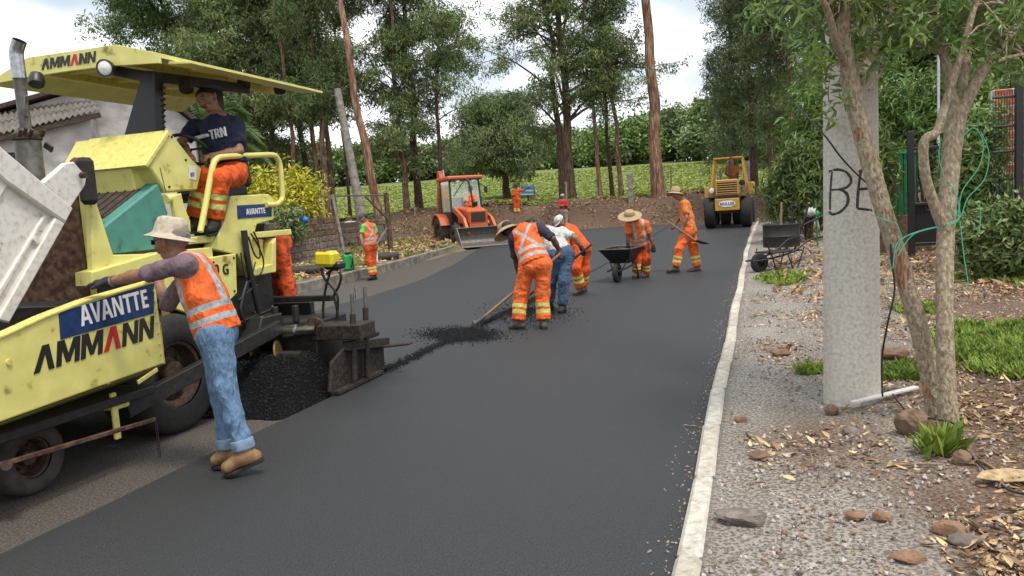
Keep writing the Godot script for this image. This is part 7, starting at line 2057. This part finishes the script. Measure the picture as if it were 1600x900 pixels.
func people() -> void:
	wr.seed = 9
	wr.frequency = 5.5
	wr.fractal_octaves = 3
	wr.noise_type = FastNoiseLite.TYPE_SIMPLEX_SMOOTH
	# ---- the man leaning on the hopper
	var J := joints(5.02, {"p": [338, 512], "n": [299, 408, -0.02], "h": [268, 378, -0.02], "look": [205, 388, 0.02], "sl": [289, 414, -0.17], "sr": [304, 418, 0.17], "el": [230, 427, -0.14], "er": [262, 474, 0.26], "wl": [172, 440, -0.04], "wr": [246, 440, 0.34],
		"hl": [336, 524, -0.09], "hr": [336, 524, 0.09], "kl": [354, 606, -0.1], "kr": [343, 602, 0.06], "al": [381, 693, -0.1], "ar": [356, 684, 0.07], "tl": [345, 733, -0.12], "tr": [327, 708, 0.07]})
	J.tl.y = 0.06; J.tr.y = 0.06; J.al.y -= 0.05; J.ar.y -= 0.08
	J.hatup = (CU + CR * 0.14).normalized()
	J.up = (CU - CR * 0.12).normalized()
	J.pnl = Vector3.DOWN
	J.hdl = atd(118, 446, 5.0) - J.wl
	J.curll = 0.25
	var m := person("man in orange reflective vest, jeans and pale hat leaning on the hopper", J, {"cell": 0.014, "headcell": 0.006, "handcell": 0.006, "face": true, "trousers": "denim", "shirt": "mauve", "sleeve": 1.02, "vest": "vest", "vstyle": "straps", "hat": "brim", "hatmat": "felt", "brim": 0.155, "crown": 0.11, "droop": 0.035, "boots": "boot_tan", "hatband": false, "haircol": "kerb_grey", "leg": 0.062, "bulk": 0.95, "wrinkle": 0.014, "vesthem": -0.04, "gloves": false, "bootup": 0.11})
	# glasses, watch, dark left glove
	var hu: Vector3 = J.up; var hf: Vector3 = (J.look - J.h); hf = (hf - hu * hf.dot(hu)).normalized(); var hs := hu.cross(hf)
	for q: float in [-1.0, 1.0]:
		var e: Vector3 = J.h + hu * 0.008 + hf * 0.105 + hs * q * 0.034
		var g := obj("glasses", MB.new().box(e, Vector3(0.05, 0.032, 0.004), Basis(hs, hu, hf), 0.001), mats.black_sign, m)
		obj("temple", MB.new().rod(e + hs * q * 0.026 + hu * 0.01, J.h + hs * q * 0.088 + hu * 0.012 - hf * 0.0, 0.003, 6), mats.black_sign, g)
	for s in ["l", "r"]:
		var cd: Vector3 = (J["a" + s] - J["k" + s]).normalized()
		var ca: Vector3 = J["a" + s] - cd * 0.02
		obj("trouser_cuff", MB.new().lathe([Vector2(0.062, -0.06), Vector2(0.073, -0.055), Vector2(0.074, 0.0), Vector2(0.068, 0.008), Vector2(0.06, 0.0)], ca, cd, 22), mats.denim_pale, m)
	var bp0: Vector3 = J.p - (J.n - J.p).normalized() * 0.06 - CF * 0.115 + CR * 0.04
	obj("back_pocket", MB.new().prism(V2([-0.06, 0.05, 0.06, 0.06, 0.06, -0.05, 0.0, -0.08, -0.055, -0.055]), bp0, (CR - CF * 0.35).normalized(), (CU + CR * 0.1).normalized(), CF * 0.03, 0.004), mats.denim, m)
	obj("watch", MB.new().lathe([Vector2(0.034, -0.01), Vector2(0.036, 0), Vector2(0.034, 0.01)], J.wl.lerp(J.el, 0.08), J.wl - J.el, 18), mats.steel, m)
	var gm := MB.new()
	hand(gm, J.wl, J.hdl, Vector3.DOWN, 0.25, -1.0, 0.005, 1.22)
	obj("glove", gm, mats.glove, m)
	# ---- the operator
	J = joints(7.25, {"p": [356, 262, 0.0], "n": [341, 184, -0.02], "h": [326, 157, -0.04], "look": [300, 168, -0.25], "sl": [369, 196, -0.02], "sr": [305, 199, 0.1], "el": [374, 236, -0.1], "er": [283, 222, 0.0], "wl": [334, 243, -0.28], "wr": [296, 243, -0.28],
		"hl": [366, 272, -0.05], "hr": [346, 272, 0.02], "kl": [344, 279, -0.42], "kr": [318, 277, -0.3], "al": [335, 346, -0.36], "ar": [304, 343, -0.26], "tl": [326, 360, -0.55], "tr": [295, 357, -0.42]})
	J.curll = 1.2; J.curlr = 1.2
	J.pnl = Vector3(-0.3, -1, 0.2); J.pnr = Vector3(0.3, -1, 0.2)
	var op := person("paver operator in navy printed t-shirt and orange trousers at the wheel", J, {"cell": 0.018, "headcell": 0.007, "face": true, "trousers": "orange_cloth", "bands": true, "shirt": "navy", "sleeve": 0.72, "boots": "boot_black", "torso": 1.12, "bulk": 1.04, "leg": 0.08})
	var tup: Vector3 = (J.n - J.p).normalized()
	var tx: Vector3 = (J.sl - J.sr); tx = (tx - tup * tx.dot(tup)).normalized()
	var tn := tx.cross(tup).normalized()
	if tn.dot(EYE - J.n) < 0: tn = -tn
	var tc: Vector3 = J.p.lerp(J.n, 0.62) + tn * 0.155
	words("TRN", 0.085, 0.02, tc + tx * 0.075, tx, tup, mats.white_sign, op, 300, "shirt_print", 0.85)
	words("GRUPO", 0.03, 0.03, tc - tx * 0.085 + tn * 0.025, tx, tup, mats.white_sign, op, 700, "shirt_print")
	# ---- the worker bent over behind the screed
	J = joints(8.35, {"p": [432, 384], "n": [402, 408, 0.1], "h": [396, 432, 0.1], "look": [380, 450, 0.0], "sl": [402, 402, -0.1], "sr": [396, 412, 0.25], "el": [396, 440, -0.12], "er": [388, 445, 0.3], "wl": [392, 475, -0.1], "wr": [386, 478, 0.3],
		"hl": [434, 392, -0.1], "hr": [424, 392, 0.1], "kl": [445, 445, -0.1], "kr": [424, 445, 0.12], "al": [458, 500, -0.06], "ar": [427, 500, 0.12], "tl": [436, 512, -0.1], "tr": [408, 511, 0.1]})
	person("worker in grimy orange overalls bending over behind the screed", J, {"cell": 0.022, "headcell": 0.014, "handcell": 0.01, "trousers": "orange_grimy", "bands": true, "shirt": "orange_cloth", "sleeve": 1.6, "hat": "cap", "hatmat": "white_cloth", "boots": "boot_black", "leg": 0.1, "bulk": 1.06})
	# ---- worker with green sleeves on the far kerb
	J = joints(19.7, {"p": [579, 384], "n": [574, 350], "h": [568, 342, -0.02], "look": [555, 346, -0.1], "sl": [568.5, 354, -0.12], "sr": [583, 354, 0.12], "el": [564, 369, -0.2], "er": [589, 369, 0.15], "wl": [566, 378, -0.42], "wr": [586, 379, -0.1],
		"hl": [575, 387, -0.06], "hr": [583, 387, 0.06], "kl": [577, 409, -0.04], "kr": [583, 409, 0.08], "al": [581, 432, 0.0], "ar": [585, 431, 0.1], "tl": [574, 436, -0.1], "tr": [580, 434.5, 0.02]})
	person("worker in orange vest over lime-green sleeves standing beside the kerb", J, {"cell": 0.03, "headcell": 0.02, "handcell": 0.012, "trousers": "orange_cloth", "bands": true, "shirt": "lime_cloth", "vest": "vest", "hat": "cap", "hatmat": "cap_grey", "boots": "boot_black"})
	# ---- the man with the rake
	J = joints(10.1, {"p": [836, 412], "n": [817, 356, 0.28], "h": [796, 358, 0.34], "look": [781, 377, 0.5], "sl": [802, 372, 0.22], "sr": [844, 357, 0.16], "el": [806, 404, 0.34], "er": [864, 373, 0.1], "wl": [811, 431, 0.45], "wr": [874, 392, 0.2],
		"hl": [824, 416, 0.04], "hr": [849, 413, -0.02], "kl": [814, 460, 0.1], "kr": [847, 458, 0.04], "al": [810, 503, 0.06], "ar": [849, 503, 0.0], "tl": [794, 511, 0.1], "tr": [847, 511, 0.16]})
	J.hatup = (CU * 0.9 - CR * 0.45 + CF * 0.3).normalized()
	J.curlr = 1.6; J.curll = 1.4
	J.hdr = atd(872, 402, 10.3) - J.wr
	person("worker in orange vest with silver cross, raking the asphalt joint", J, {"cell": 0.02, "headcell": 0.013, "handcell": 0.009, "skin": "skin_brown", "trousers": "orange_faded", "bands": true, "shirt": "navy_soft", "sleeve": 0.95, "vest": "vest", "vstyle": "x", "hat": "brim", "hatmat": "straw", "brim": 0.2, "crown": 0.1, "droop": 0.07, "boots": "boot_grey", "leg": 0.092, "bulk": 1.02})
	var tt := thing("asphalt_rake", "long wooden-handled lute held by the worker with the silver cross", "rake", atd(745, 505, 10.2))
	obj("handle", MB.new().rod(atd(876, 396, 10.28), atd(748, 502, 10.25), 0.019), mats.wood_handle, tt)
	obj("socket", MB.new().rod(atd(758, 494, 10.25), atd(744, 505, 10.25), 0.024), mats.steel_dull, tt)
	obj("blade", MB.new().box(gp(744, 508, 0.05), Vector3(0.07, 0.1, 0.34), Basis(Vector3.UP, 0.5), 0.006), mats.steel_dull, tt)
	# ---- white shirt and jeans
	J = joints(11.4, {"p": [877, 395], "n": [850, 358, 0.12], "h": [832, 354, 0.16], "look": [818, 372, 0.1], "sl": [846, 370, -0.05], "sr": [880, 362, 0.1], "el": [852, 397, 0.0], "er": [899, 372, 0.02], "wl": [860, 418, 0.1], "wr": [909, 388, 0.05],
		"hl": [868, 399, -0.02], "hr": [886, 398, 0.02], "kl": [862, 438, 0.1], "kr": [881, 440, -0.05], "al": [858, 474, 0.25], "ar": [879, 479, 0.0], "tl": [848, 480, 0.2], "tr": [874, 487, -0.12]})
	J.curlr = 1.5; J.curll = 1.5
	person("worker in white t-shirt, jeans and black gloves bending with a shovel", J, {"cell": 0.022, "headcell": 0.015, "handcell": 0.01, "trousers": "denim_dark", "shirt": "white_cloth", "sleeve": 0.75, "gloves": true, "boots": "boot_black", "leg": 0.078})
	tt = thing("shovel", "black-shafted shovel held by the worker in the white t-shirt", "shovel", gp(815, 478))
	obj("handle", MB.new().rod(atd(924, 382, 11.4), atd(826, 462, 11.45), 0.018), mats.black_steel, tt)
	obj("blade", MB.new().prism(V2([-0.12, 0, 0.12, 0, 0.12, 0.2, 0.0, 0.29, -0.12, 0.2]), atd(828, 460, 11.45), CU.cross(atd(815, 470, 11.45) - atd(924, 382, 11.4)).normalized(), (atd(815, 472, 11.4) - atd(828, 460, 11.45)).normalized(), Vector3(0, 0.006, 0), 0.002), mats.steel_dull, tt)
	# ---- orange overalls stepping
	J = joints(13.5, {"p": [909, 386], "n": [886, 355, 0.1], "h": [877, 347, 0.05], "look": [866, 358, -0.1], "sl": [884, 362, -0.15], "sr": [893, 358, 0.2], "el": [886, 384, -0.2], "er": [898, 380, 0.25], "wl": [890, 400, -0.35], "wr": [902, 398, 0.2],
		"hl": [904, 390, -0.06], "hr": [913, 390, 0.08], "kl": [899, 417, -0.15], "kr": [913, 420, 0.12], "al": [907, 449, 0.05], "ar": [911, 447, 0.3], "tl": [895, 459, -0.08], "tr": [900, 452, 0.2]})
	person("stooping worker in orange overalls and white cap beyond the white t-shirt", J, {"cell": 0.026, "headcell": 0.016, "handcell": 0.011, "trousers": "orange_cloth", "bands": true, "shirt": "orange_cloth", "sleeve": 1.7, "hat": "cap", "hatmat": "white_cloth", "boots": "boot_grey", "leg": 0.095, "bulk": 1.04, "hem": -0.02})
	# ---- pushing the wheelbarrow
	J = joints(15.7, {"p": [1001, 382, 0.1], "n": [995, 345, -0.12], "h": [986, 338, -0.26], "look": [979, 352, -0.5], "sl": [1009, 350, -0.1], "sr": [981, 351, -0.12], "el": [1016, 368, -0.08], "er": [981, 370, -0.1], "wl": [1021, 386, -0.12], "wr": [981, 384, -0.14],
		"hl": [1008, 386, 0.1], "hr": [995, 386, 0.1], "kl": [1010, 406, 0.05], "kr": [994, 405, 0.0], "al": [1010, 427, 0.2], "ar": [995, 427, 0.05], "tl": [1004, 432, 0.05], "tr": [989, 432, -0.1]})
	J.hatup = (CU * 0.85 - CF * 0.5 - CR * 0.16).normalized()
	J.curll = 1.5; J.curlr = 1.5
	J.hdl = Vector3(0, -1, 0.1); J.hdr = Vector3(0, -1, 0.1)
	person("worker in orange vest and wide straw hat stooping at the wheelbarrow", J, {"cell": 0.026, "headcell": 0.016, "handcell": 0.011, "skin": "skin_brown", "trousers": "orange_grimy", "bands": true, "shirt": "orange_faded", "sleeve": 0.8, "vest": "vest_trim", "vstyle": "straps", "hat": "brim", "hatmat": "straw", "brim": 0.235, "crown": 0.1, "droop": 0.02, "gloves": true, "boots": "boot_grey", "leg": 0.085})
	# ---- carrying a shovel
	J = joints(16.4, {"p": [1077, 359], "n": [1068, 314], "h": [1058, 304], "look": [1040, 311, -0.05], "sl": [1070, 319, -0.18], "sr": [1068, 320, 0.18], "el": [1073, 340, -0.24], "er": [1062, 340, 0.2], "wl": [1066, 357, -0.2], "wr": [1054, 352, 0.1],
		"hl": [1074, 363, -0.07], "hr": [1079, 363, 0.08], "kl": [1061, 390, -0.1], "kr": [1084, 390, 0.05], "al": [1056, 418, -0.06], "ar": [1090, 418, 0.06], "tl": [1041, 423, -0.08], "tr": [1074, 423, 0.02]})
	J.hatup = (CU + CR * 0.1).normalized()
	J.curll = 1.6; J.curlr = 1.4
	J.hdl = Vector3(-0.3, -1, 0.0)
	person("worker in pale orange t-shirt and straw hat walking with a shovel", J, {"cell": 0.026, "headcell": 0.016, "handcell": 0.011, "trousers": "orange_faded", "bands": true, "shirt": "orange_pale", "sleeve": 0.75, "hat": "brim", "hatmat": "straw", "brim": 0.19, "crown": 0.13, "droop": 0.035, "boots": "boot_grey", "leg": 0.095, "bulk": 1.1, "hem": -0.03})
	tt = thing("shovel", "square-bladed shovel carried level by the man in the pale orange t-shirt", "shovel", gp(1085, 425))
	obj("handle", MB.new().rod(atd(1043, 346, 16.15), atd(1088, 377, 16.2), 0.019), mats.wood_handle, tt)
	var b0 := atd(1085, 376, 16.2); var bd := (atd(1106, 382, 16.3) - b0).normalized()
	obj("blade", MB.new().prism(V2([-0.12, 0, 0.12, 0, 0.13, 0.3, -0.13, 0.3]), b0, bd.cross(CU).normalized() * -1.0, bd, Vector3(0, 0.008, 0), 0.002), mats.black_steel, tt)
	# ---- far figures
	var D := 38.2
	J = joints(D, {"p": [807, 310], "n": [807, 295.5], "h": [807, 290], "look": [806, 291, -0.3], "sl": [812.5, 297.5], "sr": [801.5, 297.5], "el": [818, 298, -0.1], "er": [800.5, 305, -0.05], "wl": [823, 295, -0.15], "wr": [804, 306, -0.3], "hl": [810, 312], "hr": [804.5, 312], "kl": [810, 322], "kr": [804.5, 322], "al": [810, 333.5], "ar": [804.5, 333.5], "tl": [810.5, 335, -0.15], "tr": [804, 335, -0.15]})
	person("worker in orange overalls standing in the field beside the notice board", J, {"cell": 0.042, "headcell": 0.028, "handcell": 0.016, "skin": "skin_brown", "trousers": "orange_cloth", "bands": true, "shirt": "orange_cloth", "sleeve": 1.5, "boots": "boot_grey"})
	J = joints(36.5, {"p": [881, 329], "n": [880, 313], "h": [879, 307.5], "look": [878, 308, -0.3], "sl": [886, 315.5], "sr": [874, 315.5], "el": [888, 321, -0.1], "er": [872.5, 321, -0.1], "wl": [879, 321.5, -0.25], "wr": [882, 320.5, -0.27], "hl": [884, 331], "hr": [878, 331], "kl": [884.5, 343], "kr": [878, 343], "al": [885, 355], "ar": [878, 355], "tl": [885, 357, -0.15], "tr": [878, 357, -0.15]})
	var rp := person("man in red shirt and white cap standing with folded arms before the bank", J, {"cell": 0.04, "headcell": 0.028, "handcell": 0.016, "trousers": "khaki", "shirt": "red_cloth", "sleeve": 0.8, "hat": "cap", "hatmat": "white_cloth", "boots": "boot_grey"})
	J = joints(30.3, {"p": [735, 320, 0.3], "n": [735, 303.5, 0.25], "h": [735, 295.5, 0.2], "look": [735, 298, -0.3], "sl": [742, 306, 0.25], "sr": [728, 306, 0.25], "el": [744, 314, 0.1], "er": [726, 314, 0.1], "wl": [740, 316, -0.1], "wr": [731, 316, -0.1], "hl": [738.5, 321, 0.3], "hr": [731.5, 321, 0.3], "kl": [739, 322, -0.1], "kr": [731, 322, -0.1], "al": [739, 336, -0.05], "ar": [731, 336, -0.05], "tl": [739, 338, -0.2], "tr": [731, 338, -0.2]})
	person("driver in pale orange shirt seated in the backhoe cab", J, {"cell": 0.04, "headcell": 0.028, "handcell": 0.016, "trousers": "orange_cloth", "shirt": "orange_pale", "sleeve": 1.5, "boots": "boot_black"})
	J = joints(32.2, {"p": [1144, 282, 0.1], "n": [1144, 259], "h": [1145, 250], "look": [1144, 252, -0.3], "sl": [1152, 262, 0.0], "sr": [1136, 262, 0.0], "el": [1154, 272, -0.05], "er": [1134, 272, -0.05], "wl": [1147, 277, -0.3], "wr": [1141, 277, -0.3], "hl": [1148, 284, 0.1], "hr": [1141, 284, 0.1], "kl": [1148, 286, -0.35], "kr": [1140, 286, -0.35], "al": [1148, 302, -0.3], "ar": [1140, 302, -0.3], "tl": [1148, 304, -0.45], "tr": [1140, 304, -0.45]})
	person("driver in orange t-shirt seated under the roller's canopy", J, {"cell": 0.04, "headcell": 0.028, "handcell": 0.016, "skin": "skin_brown", "trousers": "orange_cloth", "shirt": "orange_pale", "sleeve": 0.8, "boots": "boot_black"})
	D = depth(gp(570, 388, 0.4)) + 1.2
	J = joints(D, {"p": [548, 361], "n": [548, 346.5], "h": [546, 340], "look": [540, 342, -0.3], "sl": [555, 349], "sr": [541, 349], "el": [557, 356, -0.05], "er": [539, 356, -0.05], "wl": [550, 358, -0.2], "wr": [545, 358, -0.2], "hl": [551, 363], "hr": [545, 363], "kl": [551, 364, -0.35], "kr": [545, 364, -0.35], "al": [551, 378, -0.3], "ar": [545, 378, -0.3], "tl": [551, 380, -0.45], "tr": [545, 380, -0.45]})
	person("person in white shirt sitting behind the low block wall", J, {"cell": 0.04, "headcell": 0.028, "handcell": 0.016, "trousers": "denim_dark", "shirt": "white_cloth", "sleeve": 0.8, "boots": "boot_black"})

# ---------------------------------------------------------------- small things
func small_things() -> void:
	# green backpack sprayer on the kerb
	var c := gp(546, 424, 0.2)
	var s := thing("backpack_sprayer", "green plastic backpack sprayer standing on the kerb", "sprayer", c)
	obj("tank", MB.new().box(c + Vector3(0, 0.24, 0), Vector3(0.28, 0.46, 0.22), Basis(Vector3.UP, 0.3), 0.06), mats.green_plastic, s)
	obj("lid", MB.new().lathe([Vector2(0.09, 0), Vector2(0.09, 0.05), Vector2(0, 0.06)], c + Vector3(0, 0.46, 0), Vector3.UP, 16), mats.black_paint, s)
	obj("base", MB.new().box(c + Vector3(0, 0.02, 0), Vector3(0.3, 0.05, 0.24), Basis(Vector3.UP, 0.3), 0.01), mats.black_paint, s)
	obj("strap", MB.new().tube(curve([c + Vector3(0.12, 0.42, 0.12), c + Vector3(0.2, 0.28, 0.16), c + Vector3(0.14, 0.1, 0.14)], 5), 0.018, 6), mats.black_paint, s)
	obj("pump_lever", MB.new().rod(c + Vector3(0.17, 0.05, 0.05), c + Vector3(0.12, 0.5, 0.0), 0.012), mats.black_paint, s)
	# old tyres lying on the verge, white pipe, timber
	for a in [[601, 409, "old tyre lying flat beside the white pipe"], [480, 427, "old tyre lying flat beside the sprayer"]]:
		var p := gp(a[0], a[1], 0.22)
		p.y = hgt(p.x, p.z)
		tag(obj("old_tyre", MB.new().lathe([Vector2(0.3, 0.02), Vector2(0.36, 0.0), Vector2(0.46, 0.05), Vector2(0.47, 0.13), Vector2(0.42, 0.2), Vector2(0.32, 0.2), Vector2(0.28, 0.16), Vector2(0.3, 0.02)], p, Vector3.UP, 26, 1.0, 0.3), mats.rubber_dusty, self, p), a[2], "tyre", "old tyres on the verge")
	var p := gp(589, 411, 0.25)
	tag(obj("white_pipe", MB.new().lathe([Vector2(0.04, -0.2), Vector2(0.04, 0.55), Vector2(0.032, 0.55), Vector2(0.032, 0.3)], p, Vector3(0.02, 1, 0), 14), mats.white_sign, self, p), "white plastic pipe standing upright in the verge", "pipe")
	var k := 0
	for a in [[663, 384, 688, 380], [676, 381, 693, 389], [680, 386, 697, 381], [672, 389, 690, 383], [664, 380, 684, 384]]:
		var q0 := ontop(a[0], a[1]); var q1 := ontop(a[2], a[3])
		tag(obj("timber", MB.new().span(q0 + Vector3(0, 0.05 + 0.02 * k, 0), q1 + Vector3(0, 0.05 + 0.02 * k, 0), 0.1, 0.04), mats.wood, self, q0), "pale sawn board in the loose pile beside the backhoe", "board", "boards beside the backhoe")
		k += 1
	# blue bag on the wall, bright bags by the shrub
	for a in [[477, 344, 23.5, "blue_plastic", "crumpled blue plastic bag on the block wall", 0.2], [1266, 331, 19.5, "white_cloth", "white and green sack hanging by the roadside shrub", 0.24], [1275, 334, 19.7, "green_plastic", "green bag beside the white sack at the shrub", 0.18]]:
		var d := atd(a[0], a[1], a[2])
		var mb := MB.new()
		var f := FastNoiseLite.new()
		f.seed = a[0]; f.frequency = 2.2
		var bl := MB.new().ball(Vector3.ZERO, 1.0, 22, Vector3(1.0, 0.8, 0.7))
		for i in bl.v.size(): bl.v[i] = d + bl.v[i] * a[5] * 0.5 * (1.0 + 1.3 * f.get_noise_3dv(bl.v[i]))
		tag(obj("bag", bl, mats[a[3]], self, d), a[4], "bag")
	var bp := onground(1278, 19.6)
	tag(obj("thin_stake", MB.new().rod(bp - Vector3(0, 0.1, 0), atd(1274, 312, 19.6), 0.025, 8), mats.green_paint, self, bp), "thin green stake by the roadside shrub carrying the sacks", "stake")
	# a leaf on the new asphalt
	var lf := MB.new()
	var lp := gp(1077, 666, 0.006)
	for i in 2: leaf(lf, lp + Vector3(-0.05 + 0.05 * i, 0.004, 0), Vector3(1, 0.1, -0.2 + 0.3 * i).normalized(), Vector3(0.1, 0.1, 1).normalized(), 0.06, 0.022)
	lf.c.resize(lf.v.size()); lf.c.fill(Color(1.2, 0.9, 0.8))
	tag(obj("fallen_leaf", lf, mats.dry_leaf, self, lp), "single curled leaf lying on the new asphalt", "leaf")

func _ready() -> void:
	rng.seed = 11
	NZ.seed = 3
	NZ.frequency = 0.11
	NZ.fractal_octaves = 3
	light()
	make_textures()
	make_materials()
	ground()
	roads()
	trees()
	hedges()
	built()
	foreground_trees()
	verge()
	paver()
	truck()
	vehicles()
	people()
	small_things()
